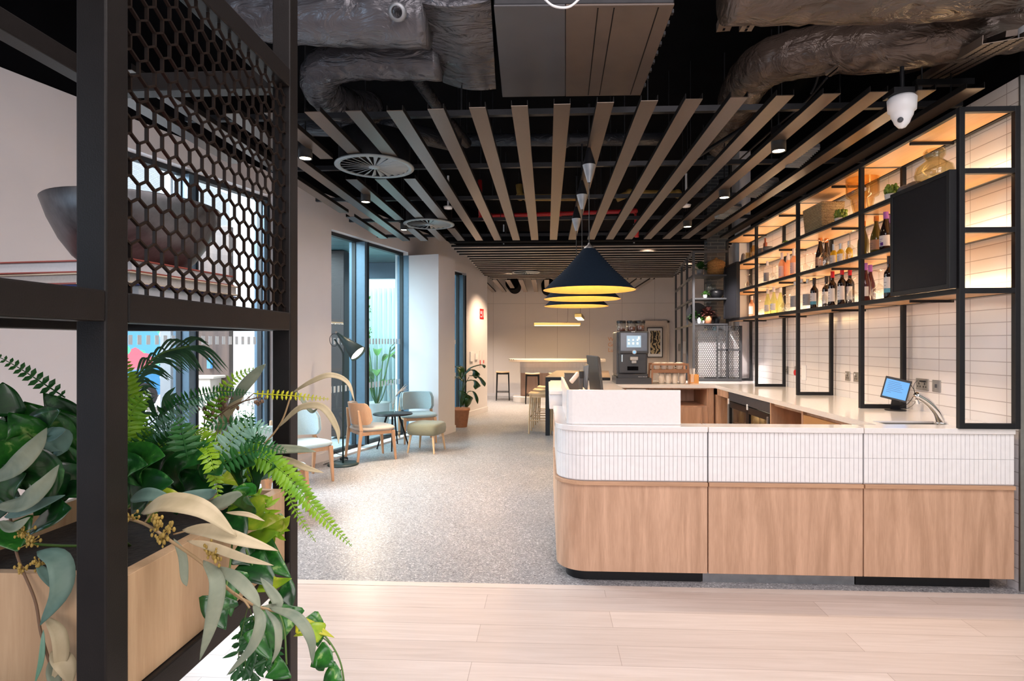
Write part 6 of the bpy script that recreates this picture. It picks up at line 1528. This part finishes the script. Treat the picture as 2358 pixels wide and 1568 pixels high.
book('book', 'navy covered large book at the bottom of the stack under the bowl', (-.945, 1.20), (.40, .30, .026), math.radians(-4), 'cover_blue', zb_, 'pages_w')
book('book', 'cream covered large book in the middle of the stack under the bowl', (-.94, 1.205), (.40, .30, .022), math.radians(-9), 'cover_cream', zb_+.0265, 'pages', 'cover_red')
book('book', 'brick red covered large book directly under the dark bowl', (-.94, 1.20), (.385, .29, .024), math.radians(-7), 'cover_red', zb_+.049, 'pages_w')
def mat_pewter():
    m, nt, b, out = new_mat('mottled_pewter'); v = mapping(nt); f = noise(nt, v, 7, 6, .65, .6)
    nt.links.new(ramp(nt, f, [(.35, (.06, .06, .065)), (.65, (.20, .20, .21))]), b.inputs['Base Color']); b.inputs['Metallic'].default_value = .75
    nt.links.new(ramp(nt, f, [(.3, (.32, .32, .32)), (.7, (.5, .5, .5))]), b.inputs['Roughness']); return m
bz = zb_+.0735
tag(obj('bowl', MB().lathe([(r_*.86, z_*.86) for r_, z_ in [(0, 0), (.085, .0), (.105, .008), (.135, .035), (.162, .075), (.185, .125), (.2, .172), (.196, .176), (.190, .17), (.175, .12), (.152, .075), (.12, .035), (.09, .016), (0, .013)]], 64, (-.925, 1.26, bz)), mat_pewter()), 'large mottled dark pewter bowl resting on the stacked books', 'bowl')

# ---- artificial plants
def mat_leaf(name, c1, c2, rough=.45, trans=.35, vs=9, var=None, coat=0):
    m, nt, b, out = new_mat(name); v = mapping(nt, (1, 1, 1)); f = noise(nt, v, vs, 4, .6, .5)
    stops = [(.35, c1), (.65, c2)] if not var else [(.38, c1), (.60, c2), (.68, var)]
    col = ramp(nt, f, stops); nt.links.new(col, b.inputs['Base Color']); b.inputs['Roughness'].default_value = rough
    if coat: b.inputs['Coat Weight'].default_value = coat
    tr = nt.nodes.new('ShaderNodeBsdfTranslucent'); nt.links.new(col, tr.inputs[0]); mx = nt.nodes.new('ShaderNodeMixShader'); mx.inputs[0].default_value = trans
    nt.links.new(b.outputs[0], mx.inputs[1]); nt.links.new(tr.outputs[0], mx.inputs[2]); nt.links.new(mx.outputs[0], out.inputs[0]); return m
M['fern_dark'] = mat_leaf('deep_fern_green', (.012, .085, .02), (.03, .16, .03), .4, .3)
M['fern_bright'] = mat_leaf('bright_fern_green', (.13, .34, .015), (.30, .50, .02), .45, .35)
M['fern_yellow'] = mat_leaf('yellow_fern_green', (.50, .52, .02), (.70, .66, .04), .45, .35)
M['fern_pale'] = mat_leaf('pale_fern_underside', (.20, .42, .30), (.38, .60, .50), .5, .4)
M['pothos'] = mat_leaf('variegated_pothos', (.010, .085, .012), (.03, .18, .02), .30, .22, 34, (.26, .42, .12), .25)
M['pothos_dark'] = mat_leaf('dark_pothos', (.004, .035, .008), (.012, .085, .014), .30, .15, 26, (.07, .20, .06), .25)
M['pothos_lime'] = mat_leaf('lime_pothos', (.22, .42, .02), (.45, .56, .04), .35, .3, 22, (.70, .70, .20), .1)
M['euc'] = mat_leaf('grey_green_eucalyptus', (.20, .25, .18), (.36, .38, .27), .6, .25, 10)
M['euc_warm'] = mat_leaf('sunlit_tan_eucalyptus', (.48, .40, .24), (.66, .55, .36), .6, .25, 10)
M['euc_blue'] = mat_leaf('blue_green_eucalyptus', (.10, .20, .17), (.20, .31, .25), .55, .25, 10)
M['stem_tan'] = mat('tan_stem', (.36, .24, .12), .7); M['stem_green'] = mat('green_stem', (.08, .16, .03), .6); M['stem_brown'] = mat('brown_twig', (.16, .09, .05), .7)
M['seed'] = mat('ochre_seed_pods', (.36, .24, .05), .6, 0, .2, 60); M['palm'] = mat_leaf('dark_palm_green', (.02, .07, .03), (.05, .14, .06), .45, .3)
A_ = lambda px, py, Y: at(px, py, Y=Y)
CAMV = Vector((0, 0, 1.5))
def frond(parent, pts, w, m, step=.0135, seed=1, tipcurl=0, asp=.42, side=None, droop=.25, n=10):
    """fern frond: midrib and paired leaflets turned towards the room"""
    pp = spline([A_(*p) if len(p) == 3 else Vector(p) for p in pts], n); L = [0]
    for a, b_ in zip(pp, pp[1:]): L.append(L[-1]+(b_-a).length)
    rr = random.Random(seed); m2 = MB(); tot = L[-1]; s_ = .008; i = 0; k = 0
    m2.tube(pp, [.0016*(1-.6*l/tot) for l in L], 5)
    while s_ < tot-.003:
        while i < len(L)-2 and L[i+1] < s_: i += 1
        f = (s_-L[i])/max(1e-6, L[i+1]-L[i]); p = pp[i].lerp(pp[i+1], f); d = (pp[i+1]-pp[i]).normalized(); u = s_/tot
        view = (p-CAMV).normalized(); x = d.cross(side or view)
        if x.length < .1: x = d.cross(Vector((0, 0, 1)))
        x.normalize(); nn = x.cross(d).normalized()
        ww = w*min(1, .35+u*3.2)*(1-u**2.2)**.8+.002
        for sg in (-1, 1):
            dr = (x*sg + d*(.28+.25*u) + nn*rr.uniform(-.35, .12) + Vector((0, 0, -droop*rr.random()))).normalized(); q = dr.cross(nn).normalized(); hw = min(ww*asp*.5, .0068)
            c = p+dr*.001
            v_ = [c-q*hw*.5, c+q*hw*.6, c+dr*ww*.5+q*hw*1.0, c+dr*ww, c+dr*ww*.5-q*hw*.9, c+dr*ww*.45-nn*hw*.35]
            m2.add(v_, [(0, 1, 5), (1, 2, 5), (2, 3, 5), (3, 4, 5), (4, 0, 5)])
        s_ += step*(1-.35*u); k += 1
    return obj('frond', m2, M[m], parent, world=True)
pw = {'strap': None, 'lance': lambda u: max(.03, math.sin(PI*min(1, u**.85))**.8), 'heart': lambda u: max(.02, ((1-u)**.85)*min(1, (u*8)**.55)*1.30)}
def leaf(parent, pts, w, m, prof='lance', up=None, fold=.22, name='leaf', n=12, stem=None):
    P_ = [A_(*p) if len(p) == 3 else Vector(p) for p in pts]; m2 = MB(); w = w*(.80 if m.startswith('euc') else 1)
    c = mid(*P_); v = -(c-CAMV).normalized()
    u_ = Vector(up) if up else (v+Vector((0, 0, .35))).normalized()
    strap_leaf(m2, P_, w, n, fold=fold, up=u_, prof=pw[prof])
    o = obj(name, m2, M[m], parent, world=True, solid=.0006)
    return o
def stem(parent, pts, r, m='stem_tan', name='stem'):
    return obj(name, MB().tube(spline([A_(*p) if len(p) == 3 else Vector(p) for p in pts], 6), r, 7), M[m], parent, world=True)
def seeds(parent, px, py, Y, n=14, r=.0045, sp=.018, seed=0, m='seed'):
    c = A_(px, py, Y); rr = random.Random(seed+int(px)); m2 = MB()
    for i in range(n):
        q = c+Vector((rr.gauss(0, sp*.6), rr.gauss(0, sp*.5), rr.gauss(0, sp*.55))); m2.sphere(q, r*rr.uniform(.6, 1.1), 7, 5, (1, 1, 1.5)); m2.tube([c, q], .0007, 4)
    return obj('seed_cluster', m2, M[m], parent, world=True)
base = (-.925, 1.24, 1.051)
# boston fern
t = thing('fern', 'bright green fern arching out of the planter towards the floor', 'fern', (-.86, 1.32, 1.051))
R0 = (430, 1075, 1.34)
frond(t, [(455, 1010, 1.30), (560, 1035, 1.22), (650, 1085, 1.20), (720, 1165, 1.19), (810, 1258, 1.18)], .034, 'fern_bright', seed=2, asp=.5)
frond(t, [(440, 985, 1.30), (480, 1040, 1.16), (497, 1110, 1.14), (505, 1165, 1.13)], .034, 'fern_bright', seed=3, asp=.5)
frond(t, [(600, 1035, 1.32), (652, 1110, 1.26), (680, 1175, 1.25), (727, 1248, 1.24)], .016, 'fern_bright', seed=4)
frond(t, [(625, 1050, 1.42), (690, 1100, 1.40), (718, 1140, 1.38)], .014, 'fern_bright', seed=14)
frond(t, [(330, 985, 1.38), (420, 925, 1.34), (500, 902, 1.30), (580, 905, 1.27)], .026, 'fern_dark', seed=5, asp=.45)
frond(t, [(585, 906, 1.26), (670, 911, 1.24), (758, 919, 1.22)], .010, 'fern_yellow', seed=6, asp=.6)
frond(t, [(300, 1045, 1.36), (370, 990, 1.32), (440, 940, 1.28), (500, 905, 1.26)], .030, 'fern_pale', seed=7, asp=.4)
frond(t, [(470, 985, 1.40), (520, 890, 1.42), (560, 860, 1.44), (598, 848, 1.46)], .022, 'fern_bright', seed=8, asp=.45)
frond(t, [(285, 1040, 1.20), (300, 960, 1.22), (292, 880, 1.24), (288, 820, 1.25)], .040, 'fern_bright', seed=9, asp=.5)
frond(t, [(300, 1060, 1.14), (290, 1000, 1.12), (310, 940, 1.12), (345, 900, 1.12)], .036, 'fern_bright', seed=10, asp=.45)
rr = random.Random(21)
for i in range(36):
    x0, y0_ = rr.uniform(290, 570), rr.uniform(1030, 1130); yy = rr.uniform(1.12, 1.46); a = rr.uniform(-2.7, -.15); L = rr.uniform(110, 210)
    x1_, y1__ = x0+math.cos(a)*L, max(905, y0_+math.sin(a)*L*.55)
    frond(t, [(x0, y0_, yy), ((x0+x1_)/2, (y0_+y1__)/2-26, yy-.02), (min(x1_, 625), y1__+rr.uniform(0, 30), yy-.04)], rr.uniform(.024, .034), rr.choice(['fern_dark', 'fern_dark', 'fern_bright', 'fern_pale']), seed=40+i, asp=.46)
frond(t, [(610, 1020, 1.42), (560, 985, 1.40), (500, 975, 1.36), (450, 1000, 1.34)], .026, 'fern_dark', seed=90)
frond(t, [(520, 1010, 1.2), (575, 1015, 1.18), (625, 1030, 1.17), (660, 1040, 1.16)], .024, 'fern_dark', seed=91)
t = thing('fern', 'small dark fern frond reaching up at the far left of the near bay', 'fern', (-1.08, 1.1, 1.051))
frond(t, [(150, 915, 1.15), (95, 880, 1.12), (40, 845, 1.10), (-15, 815, 1.08)], .018, 'fern_dark', seed=11, asp=.6)
# tan strap leaves to the right of the far post
t = thing('strap_leaf_spray', 'tan ribbon leaves arching past the rack post over the lamp', 'plant', (-.80, 1.48, 1.06))
leaf(t, [(640, 985, 1.46), (690, 940, 1.42), (742, 938, 1.40), (775, 985, 1.39), (780, 1022, 1.38)], .0115, 'euc_warm', n=24)
leaf(t, [(668, 962, 1.46), (720, 912, 1.42), (770, 903, 1.40), (820, 950, 1.39)][:3]+[(800, 905, 1.39), (817, 940, 1.38)], .008, 'euc_warm', n=24) if False else leaf(t, [(672, 905, 1.46), (715, 880, 1.42), (760, 864, 1.40), (800, 880, 1.39), (817, 925, 1.38)], .009, 'euc_warm', n=24)
leaf(t, [(680, 900, 1.45), (700, 925, 1.43), (718, 948, 1.42), (732, 940, 1.41)], .007, 'euc', n=16)
leaf(t, [(560, 1060, 1.40), (610, 1038, 1.36), (680, 1035, 1.34), (728, 1040, 1.33)], .015, 'euc', n=18)
leaf(t, [(600, 1050, 1.38), (660, 1060, 1.35), (705, 1078, 1.33), (745, 1088, 1.32)], .011, 'euc_warm', n=18)
leaf(t, [(520, 960, 1.45), (555, 900, 1.43), (590, 860, 1.42), (612, 838, 1.41)], .018, 'euc', n=18)
leaf(t, [(500, 1000, 1.44), (525, 950, 1.43), (560, 915, 1.42)], .015, 'euc_warm', n=14)
stem(t, [(560, 1070, 1.45), (640, 985, 1.46), (672, 905, 1.46)], .0022)
stem(t, [(560, 1070, 1.45), (500, 1000, 1.44), (520, 960, 1.45)], .002)
# dried seed head twigs
t = thing('dried_twig', 'brown dried twigs with flat seed heads standing in the planter', 'twig', (-.82, 1.42, 1.06))
stem(t, [(475, 990, 1.42), (500, 960, 1.40), (545, 930, 1.38), (605, 912, 1.36)], .0016, 'stem_brown'); stem(t, [(470, 990, 1.42), (472, 960, 1.42), (480, 945, 1.42)], .0014, 'stem_brown')
stem(t, [(530, 942, 1.39), (560, 925, 1.38), (585, 905, 1.37)], .0011, 'stem_brown'); stem(t, [(475, 975, 1.42), (488, 955, 1.42), (505, 940, 1.41)], .0011, 'stem_brown')
seeds(t, 500, 935, 1.42, 34, .004, .028, 1, 'stem_brown'); seeds(t, 478, 948, 1.42, 14, .004, .014, 2, 'stem_brown'); seeds(t, 598, 925, 1.36, 10, .003, .014, 3, 'stem_brown')
# pothos
t = thing('pothos', 'glossy variegated pothos filling the near left half of the planter', 'plant', (-1.0, 1.1, 1.051))
for pts, w, m in (([(30, 1060, 1.05), (60, 1000, 1.00), (20, 950, .98)], .05, 'pothos'), ([(100, 1060, 1.10), (110, 990, 1.06), (55, 925, 1.04)], .055, 'pothos'),
        ([(150, 1060, 1.12), (150, 990, 1.10), (110, 935, 1.08)], .05, 'pothos'), ([(165, 1010, 1.15), (140, 950, 1.12), (100, 905, 1.10)], .042, 'pothos_dark'),
        ([(20, 1090, 1.0), (10, 1020, .98), (-20, 960, .96)], .05, 'pothos'), ([(60, 1130, 1.0), (90, 1080, .98), (70, 1020, .97)], .05, 'pothos_dark'),
        ([(150, 1140, 1.05), (110, 1100, 1.02), (60, 1060, 1.0)], .052, 'pothos_dark'), ([(165, 1120, 1.1), (150, 1070, 1.08), (120, 1010, 1.06)], .05, 'pothos'),
        ([(0, 1150, .98), (20, 1120, .97), (60, 1090, .96)], .045, 'pothos_dark'), ([(10, 1210, .97), (30, 1240, .96), (40, 1270, .95)], .035, 'pothos'),
        ([(90, 1190, 1.02), (130, 1180, 1.0), (165, 1170, 1.0)], .04, 'pothos_dark'), ([(5, 960, 1.0), (8, 910, 1.0), (6, 880, 1.0)], .03, 'pothos_dark'),
        ([(290, 1110, 1.14), (330, 1060, 1.10), (380, 1050, 1.08)], .055, 'pothos'), ([(380, 1100, 1.18), (420, 1060, 1.16), (480, 1060, 1.14)], .05, 'pothos_dark'),
        ([(300, 1150, 1.10), (350, 1120, 1.08), (400, 1110, 1.07)], .05, 'pothos_dark'), ([(400, 1140, 1.20), (450, 1120, 1.18), (500, 1135, 1.16)], .045, 'pothos_dark'),
        ([(285, 1100, 1.1), (300, 1075, 1.08), (340, 1070, 1.07)], .04, 'pothos_dark'), ([(500, 1120, 1.3), (560, 1100, 1.28), (600, 1110, 1.26)], .045, 'pothos_dark'),
        ([(340, 1170, 1.12), (380, 1150, 1.1), (430, 1150, 1.09)], .032, 'pothos_lime')):
    leaf(t, pts, w, m, 'heart', fold=.18)
for a in (([base, (-1.0, 1.1, 1.10), (-1.05, 1.0, 1.16)]), ([base, (-.9, 1.15, 1.12), (-.8, 1.1, 1.2)])): stem(t, [tuple(p) for p in a], .003, 'stem_green') if False else obj('stem', MB().tube(spline(a, 5), .003, 6), M['stem_green'], t, world=True)
rr = random.Random(77)
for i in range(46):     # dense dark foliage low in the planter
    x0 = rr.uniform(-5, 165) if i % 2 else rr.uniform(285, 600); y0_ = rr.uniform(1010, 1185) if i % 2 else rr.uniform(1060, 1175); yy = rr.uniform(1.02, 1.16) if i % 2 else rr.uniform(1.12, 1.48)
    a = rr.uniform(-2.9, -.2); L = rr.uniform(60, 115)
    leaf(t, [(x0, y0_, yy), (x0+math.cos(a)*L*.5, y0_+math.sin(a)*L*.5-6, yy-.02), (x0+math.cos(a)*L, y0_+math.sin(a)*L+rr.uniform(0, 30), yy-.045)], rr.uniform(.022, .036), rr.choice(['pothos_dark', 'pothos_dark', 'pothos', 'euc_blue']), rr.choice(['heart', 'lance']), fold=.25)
t = thing('pothos', 'trailing lime and green pothos vine spilling over the planter edge', 'plant', (-.78, 1.4, 1.06))
for pts, w, m in (([(560, 1150, 1.30), (590, 1200, 1.24), (655, 1190, 1.20)], .036, 'pothos_lime'), ([(520, 1180, 1.24), (545, 1220, 1.20), (560, 1260, 1.18)], .034, 'pothos_dark'),
        ([(540, 1160, 1.3), (560, 1190, 1.26), (548, 1235, 1.22)], .035, 'pothos_dark'), ([(580, 1260, 1.24), (620, 1290, 1.22), (670, 1330, 1.20)], .036, 'pothos'),
        ([(530, 1310, 1.16), (525, 1360, 1.15), (532, 1420, 1.14)], .034, 'pothos'), ([(560, 1290, 1.2), (600, 1320, 1.18), (640, 1350, 1.17)], .036, 'pothos_dark'),
        ([(650, 1390, 1.18), (640, 1440, 1.16), (625, 1500, 1.15)], .042, 'pothos'), ([(510, 1370, 1.12), (500, 1410, 1.11), (520, 1450, 1.10)], .034, 'pothos_dark'),
        ([(470, 1090, 1.26), (520, 1095, 1.22), (560, 1120, 1.2)], .034, 'pothos_lime'), ([(600, 1340, 1.18), (630, 1345, 1.17), (672, 1332, 1.16)], .020, 'pothos_lime'),
        ([(590, 1270, 1.22), (560, 1280, 1.2), (530, 1300, 1.18)], .035, 'pothos_dark'), ([(600, 1440, 1.16), (605, 1480, 1.15), (625, 1520, 1.14)], .03, 'pothos'),
        ([(620, 1200, 1.26), (650, 1210, 1.22), (668, 1188, 1.2)], .022, 'pothos_lime'), ([(660, 1530, 1.16), (640, 1545, 1.15), (610, 1560, 1.14)], .026, 'pothos'),
        ([(570, 1230, 1.25), (600, 1240, 1.22), (640, 1225, 1.2)], .02, 'fern_bright')):
    leaf(t, pts, w, m, 'heart' if m != 'fern_bright' else 'lance', fold=.18)
stem(t, [(520, 1150, 1.32), (560, 1250, 1.22), (600, 1340, 1.18), (650, 1430, 1.16), (660, 1530, 1.15)], .002, 'stem_green')
stem(t, [(540, 1180, 1.3), (530, 1300, 1.17), (515, 1380, 1.12)], .002, 'stem_green')
# ivy trail to the right
t = thing('ivy_vine', 'thin ivy vine curving down to the right of the rack', 'plant', (-.70, 1.5, 1.0))
stem(t, [(610, 1330, 1.24), (680, 1405, 1.20), (740, 1455, 1.18), (778, 1510, 1.17), (792, 1568, 1.16), (790, 1620, 1.16)], .0018, 'stem_green')
for pts, w, m in (([(700, 1425, 1.19), (730, 1455, 1.19), (732, 1490, 1.19)], .024, 'pothos'), ([(745, 1462, 1.18), (715, 1450, 1.17), (676, 1465, 1.17)], .018, 'pothos_lime'), ([(680, 1440, 1.18), (720, 1445, 1.18), (770, 1468, 1.18)], .015, 'fern_yellow'),
        ([(765, 1500, 1.17), (735, 1520, 1.16), (715, 1535, 1.16)], .024, 'pothos'), ([(752, 1508, 1.17), (740, 1530, 1.16), (745, 1545, 1.16)], .02, 'pothos'), ([(785, 1545, 1.16), (762, 1560, 1.15), (745, 1585, 1.15)], .022, 'pothos'),
        ([(640, 1360, 1.22), (660, 1372, 1.21), (672, 1400, 1.2)], .03, 'pothos_dark')):
    leaf(t, pts, w, m, 'heart', fold=.2)
for a, b_ in (((760, 1485, 1.175), (745, 1470, 1.18)), ((772, 1500, 1.17), (757, 1508, 1.17)), ((788, 1540, 1.165), (775, 1556, 1.16))): stem(t, [a, mid(A_(*a), A_(*b_))[:] if False else ((a[0]+b_[0])/2, (a[1]+b_[1])/2-2, a[2]), b_], .001, 'stem_green')
# eucalyptus garland
t = thing('eucalyptus_branch', 'long eucalyptus branch with tan and grey leaves hanging over the box', 'plant', (-.76, 1.05, 1.10))
stem(t, [(250, 1185, 1.04), (330, 1205, 1.02), (400, 1250, 1.00), (470, 1300, .99), (530, 1360, 1.0), (590, 1395, 1.02), (640, 1408, 1.03)], .0028)
stem(t, [(400, 1230, 1.01), (450, 1220, 1.0), (520, 1230, 1.0)], .0015); stem(t, [(330, 1208, 1.02), (350, 1180, 1.02), (360, 1175, 1.02)], .0015); stem(t, [(540, 1365, 1.0), (560, 1380, 1.0), (575, 1400, 1.0)], .0018)
for pts, w, m in (([(325, 1182, 1.02), (385, 1158, .98), (470, 1175, .96), (545, 1235, .96)], .023, 'euc_warm'), ([(420, 1220, 1.0), (480, 1222, .97), (560, 1245, .96), (640, 1268, .96)], .016, 'euc_warm'),
        ([(430, 1245, 1.0), (490, 1260, .98), (560, 1285, .97), (630, 1302, .97)], .010, 'euc_warm'), ([(468, 1290, .99), (500, 1340, .96), (488, 1430, .95), (460, 1520, .95)], .016, 'euc'),
        ([(490, 1305, .99), (540, 1330, .97), (580, 1370, .96), (600, 1400, .96)], .014, 'euc'), ([(583, 1392, 1.01), (600, 1430, .98), (580, 1490, .97), (522, 1555, .97)], .012, 'euc'),
        ([(610, 1402, 1.02), (638, 1440, 1.0), (640, 1490, .99), (625, 1528, .99)], .008, 'euc'), ([(620, 1400, 1.02), (680, 1420, 1.0), (715, 1470, .99), (720, 1530, .99)], .012, 'euc'),
        ([(360, 1165, 1.06), (420, 1150, 1.04), (480, 1140, 1.03), (500, 1130, 1.02)], .017, 'euc_blue'), ([(440, 1170, 1.04), (490, 1165, 1.02), (540, 1145, 1.01), (558, 1140, 1.0)], .016, 'euc'),
        ([(400, 1240, 1.02), (420, 1280, 1.0), (425, 1330, .99), (430, 1350, .99)], .009, 'euc'), ([(300, 1150, 1.08), (340, 1140, 1.06), (400, 1148, 1.05)], .018, 'euc_blue'),
        ([(600, 1330, 1.05), (640, 1390, 1.04), (600, 1400, 1.03)], .012, 'euc'), ([(520, 1180, 1.1), (570, 1185, 1.08), (610, 1200, 1.07)], .006, 'euc_warm')):
    leaf(t, pts, w, m, 'lance', n=18)
for a in ((300, 1190, 1.02), (352, 1195, 1.01), (375, 1240, 1.0), (390, 1218, 1.0), (480, 1265, .98), (500, 1280, .98), (362, 1212, 1.01)): seeds(t, *a, n=14, r=.0030, sp=.011)
t = thing('eucalyptus_branch', 'grey eucalyptus branch hanging over the end board of the planter', 'plant', (-1.05, .96, 1.10))
stem(t, [(20, 1170, 1.0), (40, 1280, .95), (80, 1380, .93), (95, 1460, .92), (125, 1560, .92)], .0022, 'stem_brown')
for pts, w, m in (([(-30, 1110, .95), (30, 1080, .93), (80, 1030, .92), (108, 985, .92)], .020, 'euc'), ([(-10, 1165, .95), (50, 1160, .93), (100, 1120, .92), (136, 1070, .92)], .019, 'euc'),
        ([(10, 1190, .98), (70, 1170, .96), (150, 1140, .95)], .015, 'euc_blue'), ([(85, 1270, .94), (135, 1290, .92), (140, 1360, .91), (92, 1440, .91)], .022, 'euc_blue'),
        ([(85, 1300, .94), (110, 1330, .93), (140, 1370, .92)], .010, 'euc_blue'), ([(105, 1420, .93), (135, 1460, .91), (140, 1520, .91), (118, 1568, .91)], .014, 'euc_warm'),
        ([(118, 1500, .92), (150, 1530, .91), (165, 1575, .91)], .018, 'euc_warm'), ([(100, 1450, .92), (95, 1520, .91), (80, 1575, .91)], .004, 'fern_pale'), ([(115, 1520, .92), (125, 1560, .91), (135, 1600, .91)], .012, 'euc'),
        ([(105, 1010, 1.0), (130, 1000, .99), (152, 990, .98)], .016, 'euc_blue'), ([(0, 1200, .96), (30, 1215, .95), (70, 1190, .95)], .012, 'euc')):
    leaf(t, pts, w, m, 'lance', n=16)
for a in ((55, 1225, .96), (70, 1250, .95), (50, 1310, .94), (90, 1300, .94)): seeds(t, *a, n=16, r=.0024, sp=.011)
# bamboo sprig
t = thing('bamboo_sprig', 'hanging sprig of tiny dark bamboo leaves under the planter', 'plant', (-.74, 1.3, .9))
rr = random.Random(33); m2 = MB(); ms = MB()
for i in range(9):
    x0 = rr.uniform(565, 610); x1_ = rr.uniform(535, 660); pts = [(x0, 1400, 1.22), ((x0+x1_)/2+rr.uniform(-12, 12), 1470, 1.18), (x1_, rr.uniform(1520, 1590), 1.16)]
    sp_ = spline([A_(*p) for p in pts], 7); ms.tube(sp_, .0009, 5)
    for p in sp_[2:]:
        for k_ in range(2):
            a = rr.uniform(0, 6.28); d_ = Vector((math.cos(a)*.7, math.sin(a)*.3, -rr.uniform(.1, .9))).normalized(); strap_leaf(m2, [p, p+d_*.014, p+d_*rr.uniform(.022, .034)], .0042, 6, up=-(p-CAMV).normalized(), prof=pw['lance'])
obj('stem', ms, M['stem_green'], t, world=True); obj('foliage', m2, M['fern_dark'], t, world=True)
t = thing('bamboo_sprig', 'loose sprig of small yellow green leaves at the planter corner', 'plant', (-.80, 1.45, 1.06))
m2 = MB(); ms = MB()
for i in range(8):
    a0 = rr.uniform(-.5, .5); pts = [(525, 1165, 1.36), (570+i*4, 1150+i*10, 1.34), (600+i*7, 1140+i*13, 1.32)]; sp_ = spline([A_(*p) for p in pts], 7); ms.tube(sp_, .0009, 5)
    for p in sp_[3:]:
        for k_ in range(2):
            a = rr.uniform(0, 6.28); d_ = Vector((math.cos(a), math.sin(a)*.3, rr.uniform(-.6, .5))).normalized(); strap_leaf(m2, [p, p+d_*.015, p+d_*rr.uniform(.024, .038)], .005, 6, up=-(p-CAMV).normalized(), prof=pw['lance'])
obj('stem', ms, M['stem_green'], t, world=True); obj('foliage', m2, M['fern_bright'], t, world=True)
# dark palm blades near the window behind the planter
t = thing('palm', 'slender dark palm blades arching above the fern in front of the window', 'plant', (-1.05, 1.42, 1.051))
m2 = MB(); ms = MB(); sp_ = spline([A_(300, 1060, 1.42), A_(288, 970, 1.42), A_(308, 880, 1.42), A_(365, 818, 1.42), A_(435, 796, 1.42)], 10); ms.tube(sp_, .003, 6)
for i, p in enumerate(sp_[8:]):
    d0_ = (sp_[min(i+9, len(sp_)-1)]-sp_[i+7]).normalized()
    for sg in ((-1, 1) if i % 2 else (1,)):
        dd = (d0_*.75+Vector((.2*sg, .1, -.35 if sg > 0 else .22))).normalized(); L = .095*rr.uniform(.7, 1.1); strap_leaf(m2, [p, p+dd*L*.5, p+dd*L+Vector((0, 0, -.045))], .0032, 8, up=-(p-CAMV).normalized(), prof=pw['lance'])
for i in range(12):
    a = rr.uniform(-2.3, -.6); p = A_(rr.uniform(290, 400), rr.uniform(960, 1000), 1.46); dd = Vector((math.cos(a), .1, -math.sin(a))).normalized(); L = rr.uniform(.08, .13); strap_leaf(m2, [p, p+dd*L*.5, p+dd*L+Vector((.02, 0, -.03))], .007, 8, up=-(p-CAMV).normalized(), prof=pw['lance'])
obj('stem', ms, M['stem_green'], t, world=True); obj('foliage', m2, M['palm'], t, world=True)
# small dark shrub outside the bright window
q = A_(565, 990, 7.6); t = thing('shrub', 'small sparse shrub outside against the white stand-in wall', 'shrub', (q.x, 7.6, -.09))
ms, m2 = MB(), MB()
for i in range(7):
    a = -1+2*i/6; top_ = Vector((a*.28, .05*a, .55+rr.random()*.3)); sp_ = spline([(0, 0, 0), top_*.5+Vector((a*.05, 0, .05)), top_], 6); ms.tube(sp_, .004, 5)
    for p in sp_[4:]:
        for k_ in range(3): m2.sphere(p+Vector((rr.gauss(0, .025), rr.gauss(0, .02), rr.gauss(0, .02))), .012, 6, 4, (1, 1, .5))
obj('stem', ms, M['stem_brown'], t); obj('foliage', m2, M['fern_dark'], t)
